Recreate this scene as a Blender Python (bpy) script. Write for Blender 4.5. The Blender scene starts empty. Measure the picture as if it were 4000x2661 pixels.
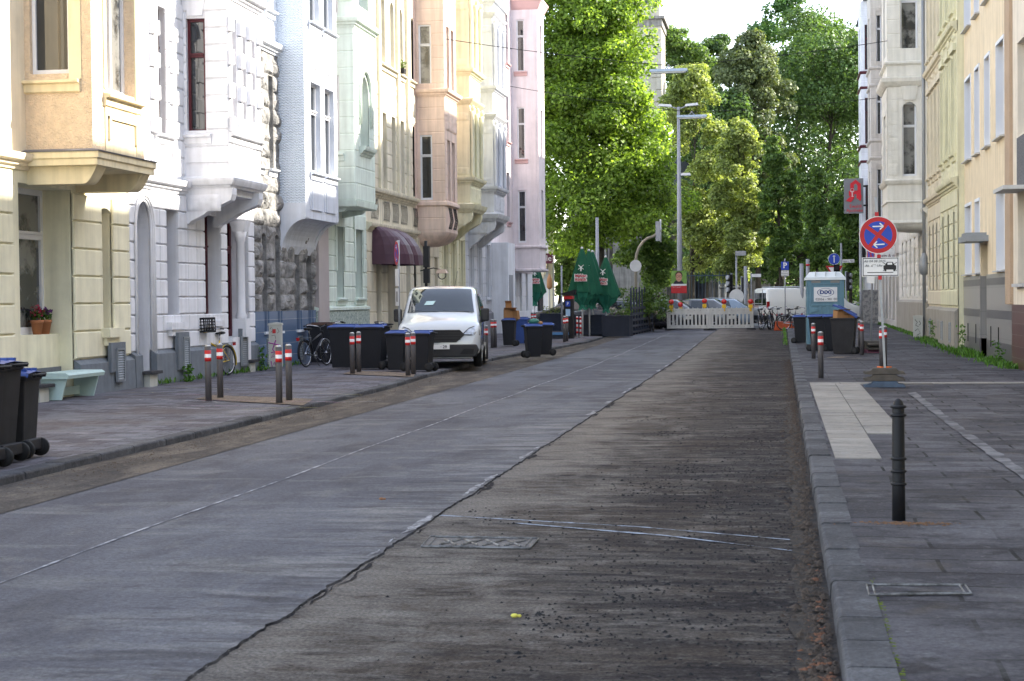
import bpy, bmesh, math, random
import numpy as np
from mathutils import Vector, Matrix, noise as MN
random.seed(7)
S = bpy.context.scene
COL = S.collection
R = math.radians
# ---------------------------------------------------------------- camera
FPX, YAW, PITCH, ROLL, CZ = 6600.0, R(9.04), R(1.384), -.0105, 1.72
cd = bpy.data.cameras.new('camera'); cam = bpy.data.objects.new('camera', cd); COL.objects.link(cam)
cd.sensor_width = 36; cd.lens = FPX / 4000 * 36; cd.clip_start = .1; cd.clip_end = 3000
CR = (Matrix.Rotation(YAW, 3, 'Z') @ Matrix.Rotation(R(90) - PITCH, 3, 'X') @ Matrix.Rotation(ROLL, 3, 'Z'))
cam.matrix_world = Matrix.Translation((0, 0, CZ)) @ CR.to_4x4()
cd.dof.use_dof = True; cd.dof.focus_distance = 45; cd.dof.aperture_fstop = 10
S.camera = cam
# ---------------------------------------------------------------- sky, sun, exposure
SUN_EL, SUN_AZ = R(36), R(24)        # azimuth measured from +X towards +Y
sd = Vector((math.cos(SUN_EL) * math.cos(SUN_AZ), math.cos(SUN_EL) * math.sin(SUN_AZ), math.sin(SUN_EL)))
w = bpy.data.worlds.new('World'); S.world = w; w.use_nodes = True
nt = w.node_tree; sky = nt.nodes.new('ShaderNodeTexSky'); sky.sky_type = 'NISHITA'; sky.sun_disc = False
sky.sun_elevation = SUN_EL; sky.sun_rotation = math.atan2(sd.x, sd.y); sky.air_density = 1.0; sky.dust_density = .6; sky.ozone_density = 1.0
bg = nt.nodes['Background']; hs = nt.nodes.new('ShaderNodeHueSaturation'); hs.inputs['Saturation'].default_value = .68; nt.links.new(sky.outputs[0], hs.inputs['Color']); tn = nt.nodes.new('ShaderNodeMixRGB'); tn.blend_type = 'MULTIPLY'; tn.inputs[0].default_value = 1; tn.inputs[2].default_value = (1.0, .955, .925, 1); nt.links.new(hs.outputs[0], tn.inputs[1]); nt.links.new(tn.outputs[0], bg.inputs[0]); bg.inputs[1].default_value = .15
sl = bpy.data.lights.new('sun', 'SUN'); sl.energy = 3.2; sl.angle = R(.5); sl.color = (1, .93, .8)
so = bpy.data.objects.new('sun', sl); COL.objects.link(so); so.rotation_euler = sd.to_track_quat('Z', 'Y').to_euler(); so.location = (0, 0, 40)
S.view_settings.view_transform = 'Standard'; S.view_settings.look = 'None'; S.view_settings.gamma = 1; S.view_settings.exposure = 2.35
# ---------------------------------------------------------------- places: from a pixel of the 4000 px picture to a point of the street
def ray(px, py):
    return (CR @ Vector(((px - 2000) / FPX, -(py - 1330.5) / FPX, -1))).normalized()
def gz(Y):                                    # road height along the street
    t = min(max((Y - 40) / 42, 0), 1); return .2 * t * t * (3 - 2 * t)
def G(px, py, dz=.1):                         # ground point (dz above the road)
    d = ray(px, py); z = dz
    for _ in range(6):
        t = (z - CZ) / d.z; z = gz(d.y * t) + dz
    return Vector((d.x * t, d.y * t, z))
def YX(px, X, py=1180):                       # Y where the ray of column px meets the plane x = X
    d = ray(px, py); return d.y * X / d.x
def AT(px, py, Y):                            # point at distance Y down the street
    d = ray(px, py); t = Y / d.y; return Vector((d.x * t, Y, CZ + d.z * t))
def ZX(px, py, X):
    d = ray(px, py); return CZ + d.z * X / d.x
LX, RX = -12.4, 5.1                           # facade planes
# ---------------------------------------------------------------- materials
MATS = {}
def mat(name, col, rough=.75, var=.12, scale=2.0, bump=0, bscale=60, metal=0, streak=0, coat=0, spec=.3, trans=0, col2=None, thresh=None, emit=0):
    if name in MATS: return MATS[name]
    if any(k in name for k in ('render', 'masonry', 'stone', 'white_blue', 'paint_wall', 'apricot_paint', 'ochre')) and col2 is None: var = max(var * 1.7, .09); streak = max(streak * 1.5, .14)
    m = bpy.data.materials.new(name); m.use_nodes = True; n = m.node_tree; b = n.nodes['Principled BSDF']
    L = n.links.new
    b.inputs['Roughness'].default_value = rough; b.inputs['Metallic'].default_value = metal
    b.inputs['Specular IOR Level'].default_value = spec; b.inputs['Coat Weight'].default_value = coat
    tc = n.nodes.new('ShaderNodeTexCoord')
    nz = n.nodes.new('ShaderNodeTexNoise'); nz.inputs['Scale'].default_value = scale; nz.inputs['Detail'].default_value = 6; nz.inputs['Roughness'].default_value = .65
    L(tc.outputs['Object'], nz.inputs['Vector'])
    cr = n.nodes.new('ShaderNodeValToRGB'); c = Vector(col[:3])
    lo = [max(x * (1 - var), 0) for x in c] if col2 is None else list(col2); hi = [min(x * (1 + var * .6), 1) for x in c] if col2 is None else list(c)
    e = cr.color_ramp.elements; e[0].position, e[1].position = thresh or (.3, .7); e[0].color = (*lo, 1); e[1].color = (*hi, 1)
    L(nz.outputs['Fac'], cr.inputs[0]); out = cr.outputs[0]
    if streak:
        mp = n.nodes.new('ShaderNodeMapping'); mp.inputs['Scale'].default_value = (5, 5, .35); L(tc.outputs['Object'], mp.inputs[0])
        n2 = n.nodes.new('ShaderNodeTexNoise'); n2.inputs['Scale'].default_value = 1.3; n2.inputs['Detail'].default_value = 5; L(mp.outputs[0], n2.inputs['Vector'])
        r2 = n.nodes.new('ShaderNodeValToRGB'); r2.color_ramp.elements[0].position = .32; r2.color_ramp.elements[1].position = .6
        r2.color_ramp.elements[0].color = (1 - streak, 1 - streak, 1 - streak * 1.05, 1); r2.color_ramp.elements[1].color = (1, 1, 1, 1); L(n2.outputs['Fac'], r2.inputs[0])
        mx = n.nodes.new('ShaderNodeMixRGB'); mx.blend_type = 'MULTIPLY'; mx.inputs[0].default_value = 1; L(out, mx.inputs[1]); L(r2.outputs[0], mx.inputs[2]); out = mx.outputs[0]
    L(out, b.inputs['Base Color'])
    if emit: L(out, b.inputs['Emission Color']); b.inputs['Emission Strength'].default_value = emit
    if bump:
        nb = n.nodes.new('ShaderNodeTexNoise'); nb.inputs['Scale'].default_value = bscale; nb.inputs['Detail'].default_value = 4; L(tc.outputs['Object'], nb.inputs['Vector'])
        bp = n.nodes.new('ShaderNodeBump'); bp.inputs['Strength'].default_value = min(bump, 1); bp.inputs['Distance'].default_value = .02 * max(bump, 1); L(nb.outputs['Fac'], bp.inputs['Height']); L(bp.outputs[0], b.inputs['Normal'])
    if trans:
        tr = n.nodes.new('ShaderNodeBsdfTranslucent'); ms = n.nodes.new('ShaderNodeMixShader'); ms.inputs[0].default_value = trans
        L(out, tr.inputs[0]); L(b.outputs[0], ms.inputs[1]); L(tr.outputs[0], ms.inputs[2]); L(ms.outputs[0], n.nodes['Material Output'].inputs[0])
    MATS[name] = m; return m
# ---------------------------------------------------------------- objects
def tag(o, label=None, cat=None, group=None, kind=None):
    if label: o['label'] = label
    if cat: o['category'] = cat
    if group: o['group'] = group
    if kind: o['kind'] = kind
    return o
def thing(name, label, cat, loc=(0, 0, 0), rz=0, group=None):
    o = bpy.data.objects.new(name, None); COL.objects.link(o); o.location = loc; o.rotation_euler = (0, 0, rz); o.empty_display_size = .2
    return tag(o, label, cat, group)
def copy_tree(o, parent=None):
    c = o.copy(); COL.objects.link(c); c.parent = parent
    for ch in list(o.children): copy_tree(ch, c)
    return c
def retag(o, label):
    o['label'] = label; return o
class MB:
    def __init__(s, F=None): s.v = []; s.f = []; s.mi = []; s.sm = []; s.F = F; s.m = 0; s.smooth = False; s.cuts = [(0, 0)]
    def cut(s): s.cuts.append((len(s.v), len(s.f)))
    def build_each(s, name, mats, parent=None, **k):     # one object for each piece closed with cut()
        s.cut(); out = []
        for (a, b), (c, d) in zip(s.cuts, s.cuts[1:]):
            if d > b:
                q = MB(); q.v = s.v[a:c]; q.f = [[i - a for i in f] for f in s.f[b:d]]; q.mi = s.mi[b:d]; q.sm = s.sm[b:d]; out.append(q.build(name, mats, parent, **k))
        return out
    def add(s, vs, fs):
        b = len(s.v)
        s.v += [tuple(s.F(*v)) if s.F else tuple(v) for v in vs]
        for f in fs: s.f.append([b + i for i in f]); s.mi.append(s.m); s.sm.append(s.smooth)
        return s
    def box(s, x0, x1, y0, y1, z0, z1):
        return s.add([(x0, y0, z0), (x1, y0, z0), (x1, y1, z0), (x0, y1, z0), (x0, y0, z1), (x1, y0, z1), (x1, y1, z1), (x0, y1, z1)],
                     [(0, 3, 2, 1), (4, 5, 6, 7), (0, 1, 5, 4), (1, 2, 6, 5), (2, 3, 7, 6), (3, 0, 4, 7)])
    def frus(s, c, a, b, z0, z1):            # tapered box, half sizes a below and b above
        x, y = c
        return s.add([(x - a[0], y - a[1], z0), (x + a[0], y - a[1], z0), (x + a[0], y + a[1], z0), (x - a[0], y + a[1], z0),
                      (x - b[0], y - b[1], z1), (x + b[0], y - b[1], z1), (x + b[0], y + b[1], z1), (x - b[0], y + b[1], z1)],
                     [(0, 3, 2, 1), (4, 5, 6, 7), (0, 1, 5, 4), (1, 2, 6, 5), (2, 3, 7, 6), (3, 0, 4, 7)])
    def quad(s, *p): return s.add(p, [tuple(range(len(p)))])
    def prism(s, pts, a, b, axis=0):         # polygon in the two other axes, extruded a..b along axis
        def P(t, p): return [(t, p[0], p[1]), (p[0], t, p[1]), (p[0], p[1], t)][axis]
        n = len(pts)
        return s.add([P(a, p) for p in pts] + [P(b, p) for p in pts], [tuple(range(n)), tuple(range(2 * n - 1, n - 1, -1))] + [(i, (i + 1) % n, n + (i + 1) % n, n + i) for i in range(n)])
    def tube(s, pts, r, seg=8, caps=True):
        pts = [Vector(p) for p in pts]; n = len(pts); rs = r if isinstance(r, (list, tuple)) else [r] * n
        t0 = (pts[1] - pts[0]).normalized(); up = Vector((0, 0, 1)) if abs(t0.z) < .9 else Vector((1, 0, 0)); vs = []; sm = s.smooth; s.smooth = seg > 5
        for i, p in enumerate(pts):
            t = ((pts[min(i + 1, n - 1)] - p).normalized() + (p - pts[max(i - 1, 0)]).normalized())
            t = t.normalized() if t.length > 1e-6 else t0
            a = t.cross(up); a = a.normalized() if a.length > 1e-5 else Vector((1, 0, 0)); bb = t.cross(a).normalized(); up = a.cross(t)
            vs += [p + a * math.cos(k * 2 * math.pi / seg) * rs[i] + bb * math.sin(k * 2 * math.pi / seg) * rs[i] for k in range(seg)]
        fs = [(i * seg + k, i * seg + (k + 1) % seg, (i + 1) * seg + (k + 1) % seg, (i + 1) * seg + k) for i in range(n - 1) for k in range(seg)]
        s.add(vs, fs)
        if caps: s.smooth = False; s.add(vs[:seg], [tuple(range(seg))]); s.add(vs[-seg:], [tuple(range(seg))])
        s.smooth = sm; return s
    def lathe(s, prof, c=(0, 0), seg=16, axis=2, z=0, ang=0):    # prof: (radius, height)
        sm = s.smooth; s.smooth = True; vs = []
        for r, h in prof:
            for k in range(seg):
                a = k * 2 * math.pi / seg + ang; x, y = c[0] + r * math.cos(a), c[1] + r * math.sin(a)
                vs.append((x, y, h + z) if axis == 2 else ((h + z, x, y) if axis == 0 else (x, h + z, y)))
        n = len(prof)
        s.add(vs, [(i * seg + k, i * seg + (k + 1) % seg, (i + 1) * seg + (k + 1) % seg, (i + 1) * seg + k) for i in range(n - 1) for k in range(seg)])
        s.smooth = False
        for q in (0, n - 1):
            if prof[q][0] > .004: s.add(vs[q * seg:(q + 1) * seg], [tuple(range(seg))])
        s.smooth = sm; return s
    def ring(s, c, rad, r, nrm=(1, 0, 0), seg=28, k=6, squash=1):         # torus
        nrm = Vector(nrm).normalized(); a = nrm.cross(Vector((0, 0, 1))); a = a.normalized() if a.length > .01 else Vector((1, 0, 0)); b = nrm.cross(a); c = Vector(c); vs = []; sm = s.smooth; s.smooth = True
        for i in range(seg):
            t = i * 2 * math.pi / seg; d = a * math.cos(t) + b * math.sin(t)
            vs += [c + d * (rad + r * math.cos(j * 2 * math.pi / k)) + nrm * r * squash * math.sin(j * 2 * math.pi / k) for j in range(k)]
        s.add(vs, [(i * k + j, i * k + (j + 1) % k, ((i + 1) % seg) * k + (j + 1) % k, ((i + 1) % seg) * k + j) for i in range(seg) for j in range(k)]); s.smooth = sm; return s
    def ball(s, c, r, seg=10, rings=6):
        r = r if isinstance(r, (tuple, list)) else (r, r, r); vs = []; sm = s.smooth; s.smooth = True
        for i in range(rings + 1):
            p = math.pi * i / rings
            for k in range(seg): vs.append((c[0] + r[0] * math.sin(p) * math.cos(k * 2 * math.pi / seg), c[1] + r[1] * math.sin(p) * math.sin(k * 2 * math.pi / seg), c[2] + r[2] * math.cos(p)))
        s.add(vs, [(i * seg + k, i * seg + (k + 1) % seg, (i + 1) * seg + (k + 1) % seg, (i + 1) * seg + k) for i in range(rings) for k in range(seg)]); s.smooth = sm; return s
    def build(s, name, mats, parent=None, fix=True, bevel=0, smooth=None):
        if not isinstance(mats, (list, tuple)): mats = [mats]
        off = Vector((0, 0, 0)); p = parent
        if p is not None and getattr(s, 'world', True) and parent.get('_world', 0):
            while p.parent: p = p.parent
            off = p.location
        me = bpy.data.meshes.new(name); me.from_pydata([(v[0] - off.x, v[1] - off.y, v[2] - off.z) for v in s.v], [], s.f)
        for m in mats: me.materials.append(m)
        me.polygons.foreach_set('material_index', s.mi); me.polygons.foreach_set('use_smooth', s.sm)
        if fix:
            bm = bmesh.new(); bm.from_mesh(me)
            bmesh.ops.remove_doubles(bm, verts=bm.verts, dist=1e-5)
            bmesh.ops.recalc_face_normals(bm, faces=bm.faces); bm.to_mesh(me); bm.free()
        me.validate(); me.update()
        o = bpy.data.objects.new(name, me); COL.objects.link(o)
        if parent is not None: o.parent = parent; 
        if parent is not None and parent.get('_world', 0): o['_world'] = 1
        if bevel:
            bv = o.modifiers.new('bevel', 'BEVEL'); bv.width = bevel; bv.segments = 2; bv.limit_method = 'ANGLE'; bv.angle_limit = R(40)
        return o
def wthing(*a, **k):                         # thing whose parts are written in street coordinates
    o = thing(*a, **k); o['_world'] = 1; return o
def text(body, size, parent, m, loc, rot, name='lettering', ext=.002, sx=1, align='CENTER', shear=0, bold=0):
    c = bpy.data.curves.new('t', 'FONT'); c.body = body; c.size = size; c.extrude = ext; c.align_x = align; c.align_y = 'CENTER'; c.resolution_u = 2; c.shear = shear; c.offset = bold
    t = bpy.data.objects.new('t', c); COL.objects.link(t); dg = bpy.context.evaluated_depsgraph_get(); me = bpy.data.meshes.new_from_object(t.evaluated_get(dg)); bpy.data.objects.remove(t); bpy.data.curves.remove(c)
    me.materials.clear(); me.materials.append(m)
    M = Matrix.Translation(loc) @ rot.to_4x4() @ Matrix.Diagonal((sx, 1, 1, 1)); me.transform(M)
    o = bpy.data.objects.new(name, me); COL.objects.link(o); o.parent = parent; return o
def facing(ang):                              # text plane facing the viewer who stands at direction ang (0 = looks along +Y)
    return Matrix.Rotation(ang, 3, 'Z') @ Matrix.Rotation(R(90), 3, 'X')
# ================================================================ ground
def ngroup(n, *a, **k): return n.nodes.new(*a, **k)
def ground_mat(name, base, layers, rough=.85, bump=.4, brick=None, fine=.25, k=1.0, spec=.35, zones=(), island=0):
    """layers: (scale, stretchX, stretchY, lo, hi, colour, amount) blotches laid over base"""
    m = bpy.data.materials.new(name); m.use_nodes = True; n = m.node_tree; b = n.nodes['Principled BSDF']; L = n.links.new
    b.inputs['Roughness'].default_value = rough; b.inputs['Specular IOR Level'].default_value = spec
    tc = n.nodes.new('ShaderNodeTexCoord'); cur = None; hts = []
    if brick:
        mp = n.nodes.new('ShaderNodeMapping'); mp.inputs['Location'].default_value = brick.get('loc', (0, 0, 0)); mp.inputs['Rotation'].default_value = (0, 0, brick.get('rot', 0)); L(tc.outputs['Object'], mp.inputs[0])
        wz = n.nodes.new('ShaderNodeTexNoise'); wz.inputs['Scale'].default_value = .8; L(tc.outputs['Object'], wz.inputs['Vector'])
        wm = n.nodes.new('ShaderNodeVectorMath'); wm.operation = 'MULTIPLY_ADD'; wm.inputs[1].default_value = (.09, .09, 0); L(wz.outputs['Color'], wm.inputs[0]); L(mp.outputs[0], wm.inputs[2])
        bk = n.nodes.new('ShaderNodeTexBrick'); L(wm.outputs[0], bk.inputs['Vector']); bk.offset = brick.get('off', .5)
        bk.inputs['Scale'].default_value = 1; bk.inputs['Brick Width'].default_value = brick['w']; bk.inputs['Row Height'].default_value = brick['h']; bk.inputs['Mortar Size'].default_value = brick.get('m', .006); bk.inputs['Mortar Smooth'].default_value = .1
        bk.inputs['Color1'].default_value = (*brick['c1'], 1); bk.inputs['Color2'].default_value = (*brick['c2'], 1); bk.inputs['Mortar'].default_value = (*brick['mc'], 1); bk.inputs['Bias'].default_value = brick.get('bias', 0)
        cur = bk.outputs['Color']; hts.append((bk.outputs['Fac'], -1.0))
    for (sc, sx, sy, lo, hi, col, amt) in layers:
        mp = n.nodes.new('ShaderNodeMapping'); mp.inputs['Scale'].default_value = (sx, sy, 1); mp.inputs['Location'].default_value = (random.random() * 9, random.random() * 9, 0); L(tc.outputs['Object'], mp.inputs[0])
        z = n.nodes.new('ShaderNodeTexNoise'); z.inputs['Scale'].default_value = sc; z.inputs['Detail'].default_value = 7; z.inputs['Roughness'].default_value = .62; z.inputs['Distortion'].default_value = .35; L(mp.outputs[0], z.inputs['Vector'])
        r = n.nodes.new('ShaderNodeMapRange'); r.inputs[1].default_value = lo; r.inputs[2].default_value = hi; r.inputs[4].default_value = amt; L(z.outputs['Fac'], r.inputs[0])
        x = n.nodes.new('ShaderNodeMixRGB'); L(r.outputs[0], x.inputs[0]); x.inputs[2].default_value = (*col, 1)
        if cur: L(cur, x.inputs[1])
        else: x.inputs[1].default_value = (*base, 1)
        cur = x.outputs[0]
    if island:
        gi = n.nodes.new('ShaderNodeNewGeometry'); im = n.nodes.new('ShaderNodeMapRange'); im.inputs[3].default_value = 1 - island; im.inputs[4].default_value = 1 + island; L(gi.outputs['Random Per Island'], im.inputs[0]); sv = n.nodes.new('ShaderNodeVectorMath'); sv.operation = 'SCALE'; L(cur, sv.inputs[0]); L(im.outputs[0], sv.inputs['Scale']); cur = sv.outputs[0]
    if zones: sp = n.nodes.new('ShaderNodeSeparateXYZ'); L(tc.outputs['Object'], sp.inputs[0])
    for (sc, sx, sy, lo, hi, col, amt, xa, xb) in zones:      # patches that thin out from x = xb (full) to x = xa (none)
        mp = n.nodes.new('ShaderNodeMapping'); mp.inputs['Scale'].default_value = (sx, sy, 1); mp.inputs['Location'].default_value = (random.random() * 9, random.random() * 9, 0); L(tc.outputs['Object'], mp.inputs[0])
        z = n.nodes.new('ShaderNodeTexNoise'); z.inputs['Scale'].default_value = sc; z.inputs['Detail'].default_value = 8; z.inputs['Roughness'].default_value = .68; z.inputs['Distortion'].default_value = .6; L(mp.outputs[0], z.inputs['Vector'])
        xr = n.nodes.new('ShaderNodeMapRange'); xr.inputs[1].default_value = xa; xr.inputs[2].default_value = xb; xr.inputs[3].default_value = -.16; xr.inputs[4].default_value = .04; L(sp.outputs[0], xr.inputs[0])
        ad = n.nodes.new('ShaderNodeMath'); L(z.outputs['Fac'], ad.inputs[0]); L(xr.outputs[0], ad.inputs[1])
        r = n.nodes.new('ShaderNodeMapRange'); r.inputs[1].default_value = lo; r.inputs[2].default_value = hi; r.inputs[4].default_value = amt; L(ad.outputs[0], r.inputs[0])
        x = n.nodes.new('ShaderNodeMixRGB'); L(r.outputs[0], x.inputs[0]); x.inputs[2].default_value = (*col, 1); L(cur, x.inputs[1]); cur = x.outputs[0]
    g = n.nodes.new('ShaderNodeTexNoise'); g.inputs['Scale'].default_value = 42; g.inputs['Detail'].default_value = 8; g.inputs['Roughness'].default_value = .75; L(tc.outputs['Object'], g.inputs['Vector'])
    gr = n.nodes.new('ShaderNodeMapRange'); gr.inputs[1].default_value = .34; gr.inputs[2].default_value = .66; gr.inputs[3].default_value = k * (1 - fine); gr.inputs[4].default_value = k * (1 + fine); L(g.outputs['Fac'], gr.inputs[0])
    vm = n.nodes.new('ShaderNodeVectorMath'); vm.operation = 'SCALE'; L(cur, vm.inputs[0]); L(gr.outputs[0], vm.inputs['Scale']); L(vm.outputs[0], b.inputs['Base Color'])
    bp = n.nodes.new('ShaderNodeBump'); bp.inputs['Strength'].default_value = bump; bp.inputs['Distance'].default_value = .012
    h = g.outputs['Fac']
    for (sck, amt) in hts:
        ma = n.nodes.new('ShaderNodeMath'); ma.operation = 'MULTIPLY_ADD'; ma.inputs[1].default_value = amt; L(sck, ma.inputs[0]); L(h, ma.inputs[2]); h = ma.outputs[0]
    L(h, bp.inputs['Height']); L(bp.outputs[0], b.inputs['Normal'])
    MATS[name] = m; return m
ASPH = ground_mat('old_asphalt', (.07, .07, .085), [(.22, 1, .6, .42, .62, (.125, .127, .145), .9), (.8, 1.6, .5, .5, .66, (.045, .042, .05), .75), (1.3, .5, 1.3, .53, .7, (.19, .185, .18), .55), (3, 1, .35, .55, .72, (.16, .15, .145), .5), (6, .7, 1, .6, .7, (.03, .028, .033), .5), (22, 1, 1, .6, .72, (.21, .2, .19), .3)], bump=.5, fine=.42, k=.93, rough=.8, spec=.16, zones=[(1.1, .5, 1.6, .46, .62, (.27, .26, .25), .4, -4.6, -2.7), (2.4, .4, 2, .5, .62, (.03, .028, .034), .6, -4.5, -2.8)])
MILL = ground_mat('milled_asphalt', (.07, .057, .048), [(.45, 1, 1, .45, .6, (.1, .09, .082), .8), (.7, .45, 2.2, .53, .64, (.02, .018, .021), .7), (1.7, .5, 2.4, .55, .66, (.02, .018, .022), .7), (1.1, 1.5, 1, .54, .68, (.22, .2, .18), .6), (2.8, .5, 1.6, .56, .7, (.26, .24, .215), .6), (5, .4, 3, .55, .66, (.02, .019, .021), .7), (10, 1, 1.3, .55, .68, (.028, .025, .026), .6), (28, 1, 1, .6, .7, (.006, .006, .007), .9)], bump=1, fine=.6, k=.95, rough=.9, spec=.06, zones=[(.9, 1, .9, .42, .58, (.25, .225, .2), .48, -.9, -2.5), (3.5, .7, 2, .44, .6, (.2, .185, .17), .5, -.6, -2.5), (2.2, .55, 2.4, .46, .58, (.02, .018, .02), .6, -2.6, .1), (.6, .4, 2.4, .47, .56, (.02, .018, .021), .5, -3.0, -.4), (9, 1, 1.2, .5, .6, (.13, .12, .11), .55, -4, 2)])
GUT = ground_mat('parking_lane_asphalt', (.085, .075, .068), [(1.2, 2, .5, .45, .7, (.2, .17, .14), .8), (4, 1, .6, .5, .7, (.06, .055, .055), .8), (12, 1, 1, .58, .7, (.28, .24, .19), .5)], bump=.8, fine=.4, k=.9, spec=.05)
PAVL = ground_mat('left_paving', (.1, .1, .1), [(.5, 1, 1, .47, .62, (.105, .085, .082), .6), (.9, 1, .6, .5, .62, (.16, .165, .185), .5), (2.5, .6, 1, .56, .68, (.24, .235, .25), .45), (6, 1, 1, .56, .68, (.05, .045, .05), .6)], brick=dict(w=.42, h=.3, m=.007, c1=(.075, .07, .082), c2=(.15, .147, .17), mc=(.022, .02, .022)), bump=.6, fine=.35, k=1.0, rough=.85, spec=.12)
PAVR = ground_mat('right_paving', (.1, .1, .1), [(.4, 1, 1, .45, .6, (.042, .038, .042), .7), (.9, .8, 1.1, .5, .62, (.17, .165, .18), .6), (2.2, .8, 1.2, .56, .66, (.2, .195, .2), .4), (3, 1, 1, .54, .66, (.032, .028, .03), .65), (9, 1, 1, .57, .68, (.19, .185, .19), .35), (1.4, 1, 1, .58, .68, (.1, .082, .065), .5), (18, 1, 1, .63, .72, (.3, .29, .28), .5)], brick=dict(w=.98, h=.48, m=.014, c1=(.055, .051, .06), c2=(.125, .12, .135), mc=(.014, .015, .012)), bump=.7, fine=.35, k=.78, rough=.8, spec=.12)
KERB = ground_mat('kerb_granite', (.15, .15, .16), [(.9, 1, 1, .44, .6, (.085, .082, .088), .8), (9, 1, 1, .5, .7, (.26, .26, .28), .5), (5, 1, 1, .6, .75, (.06, .06, .06), .5)], bump=.6, fine=.35, k=.6, spec=.12, island=.28)
LITE = ground_mat('light_slab', (.36, .335, .3), [(1.2, 1, 1, .45, .6, (.27, .255, .235), .8), (3, .5, 1.5, .5, .64, (.44, .42, .38), .6), (5, 1, 1, .55, .66, (.17, .155, .145), .55), (12, 1, 1, .6, .72, (.2, .18, .17), .4)], bump=.4, fine=.2, k=.7, island=.12)
SOIL = ground_mat('bare_soil', (.17, .125, .09), [(5, 1, 1, .4, .6, (.09, .07, .055), .8), (18, 1, 1, .55, .65, (.3, .24, .18), .7)], bump=1, fine=.5)
PLATZ = ground_mat('square_asphalt', (.13, .13, .13), [(.3, 1, 1, .4, .7, (.17, .17, .165), .8)], bump=.3)
def sheet(name, mt, edge0, edge1, ys, dz, nx=4, jitter=0, kind='structure'):
    m = MB(); P = []
    for y in ys:
        a, b = edge0(y), edge1(y)
        P.append([(a + (b - a) * i / nx, y, gz(y) + dz + (MN.noise(Vector((a + i, y * 1.1, 0))) * jitter)) for i in range(nx + 1)])
    vs = [p for r in P for p in r]; n = nx + 1
    m.smooth = True; m.add(vs, [(j * n + i, j * n + i + 1, (j + 1) * n + i + 1, (j + 1) * n + i) for j in range(len(ys) - 1) for i in range(nx)])
    o = m.build(name, mt, fix=False); tag(o, kind=kind); return o
def lk(Y):                                     # left kerb line
    K = [(-40, -7.25), (20, -7.28), (30, -7.45), (38, -7.75), (46, -7.9), (52, -7.6), (56, -7.2), (62, -6.9), (66, -6.9), (200, -6.9)]
    for (a, xa), (b, xb) in zip(K, K[1:]):
        if a <= Y <= b: t = (Y - a) / (b - a); t = t * t * (3 - 2 * t); return xa + (xb - xa) * t
RK = .27
def edge(y): return -2.66 + .03 * MN.noise(Vector((0, y * .7, 3))) + .022 * MN.noise(Vector((0, y * 2.3, 3))) + .024 * MN.noise(Vector((5, y * 9, 3))) - .0035 * y
ysf = [-5 + i * .05 for i in range(0, 600)] + [25 + .12 * i for i in range(0, 490)] 
big = MB(); big.box(-900, 900, -300, 1500, -3.2, -.25); tag(big.build('ground', PLATZ), kind='structure')
m_ = MB(); m_.add([(-70, 84, .19), (70, 84, .19), (70, 260, .19), (-70, 260, .19)], [(0, 1, 2, 3)]); tag(m_.build('square', PLATZ), kind='structure')
ysl = [-20 + i * 1.0 for i in range(0, 106)]
sheet('milled_road', MILL, lambda y: -3.1, lambda y: RK + .02, ysf, 0, nx=6, jitter=0)
o = sheet('asphalt_road', ASPH, lambda y: -6.45 + .08 * MN.noise(Vector((3, y * .8, 0))), edge, ysf, .013, nx=2)
sheet('parking_lane', GUT, lambda y: lk(y) - .1, lambda y: -6.3, [y * .5 for y in range(-40, 170)], .018, nx=4)
# broken edge between the two road surfaces
m = MB(); 
for a, b in zip(ysf, ysf[1:]):
    m.quad((edge(a), a, gz(a) + .013), (edge(b), b, gz(b) + .013), (edge(b) + .012 + .012 * MN.noise(Vector((1, b * 5, 0))), b, gz(b) - .004), (edge(a) + .012 + .012 * MN.noise(Vector((1, a * 5, 0))), a, gz(a) - .004))
CH = mat('crumbled_edge', (.075, .072, .076), .95, scale=5, col2=(.02, .02, .022), thresh=(.4, .6), spec=.05)
def edge_patch(name, mt, off, wd, th, dz, sd):      # irregular dust or dark stain lying along the broken edge
    m = MB(); ys = [6 + i * .06 for i in range(1000)]; P = None
    for y in ys:
        n1 = MN.noise(Vector((sd, y * .9, 0))) + .5 * MN.noise(Vector((sd, y * 3.1, 4))); w_ = max(n1 - th, 0) * wd * (1 + .6 * MN.noise(Vector((sd, y * 11, 8)))); c = edge(y) + off + .03 * MN.noise(Vector((sd, y * 4, 2)))
        q = ((c - w_ * .5, y, gz(y) + dz), (c + w_ * .5, y, gz(y) + dz)) if w_ > .004 else None
        if P and q: m.quad(P[0], q[0], q[1], P[1])
        P = q
    tag(m.build(name, mt, fix=False), kind='structure')
edge_patch('pale_dust', mat('edge_dust', (.34, .34, .36), .95, col2=(.12, .12, .125), scale=14, thresh=(.4, .6), bump=.6), -.04, .14, .08, .017, 3.3); edge_patch('dark_stain', mat('edge_tar', (.03, .028, .03), .95, .3, scale=10, spec=.05), .04, .12, .1, .0045, 7.7)
tag(m.build('road_edge', CH, fix=False), kind='structure')
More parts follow.
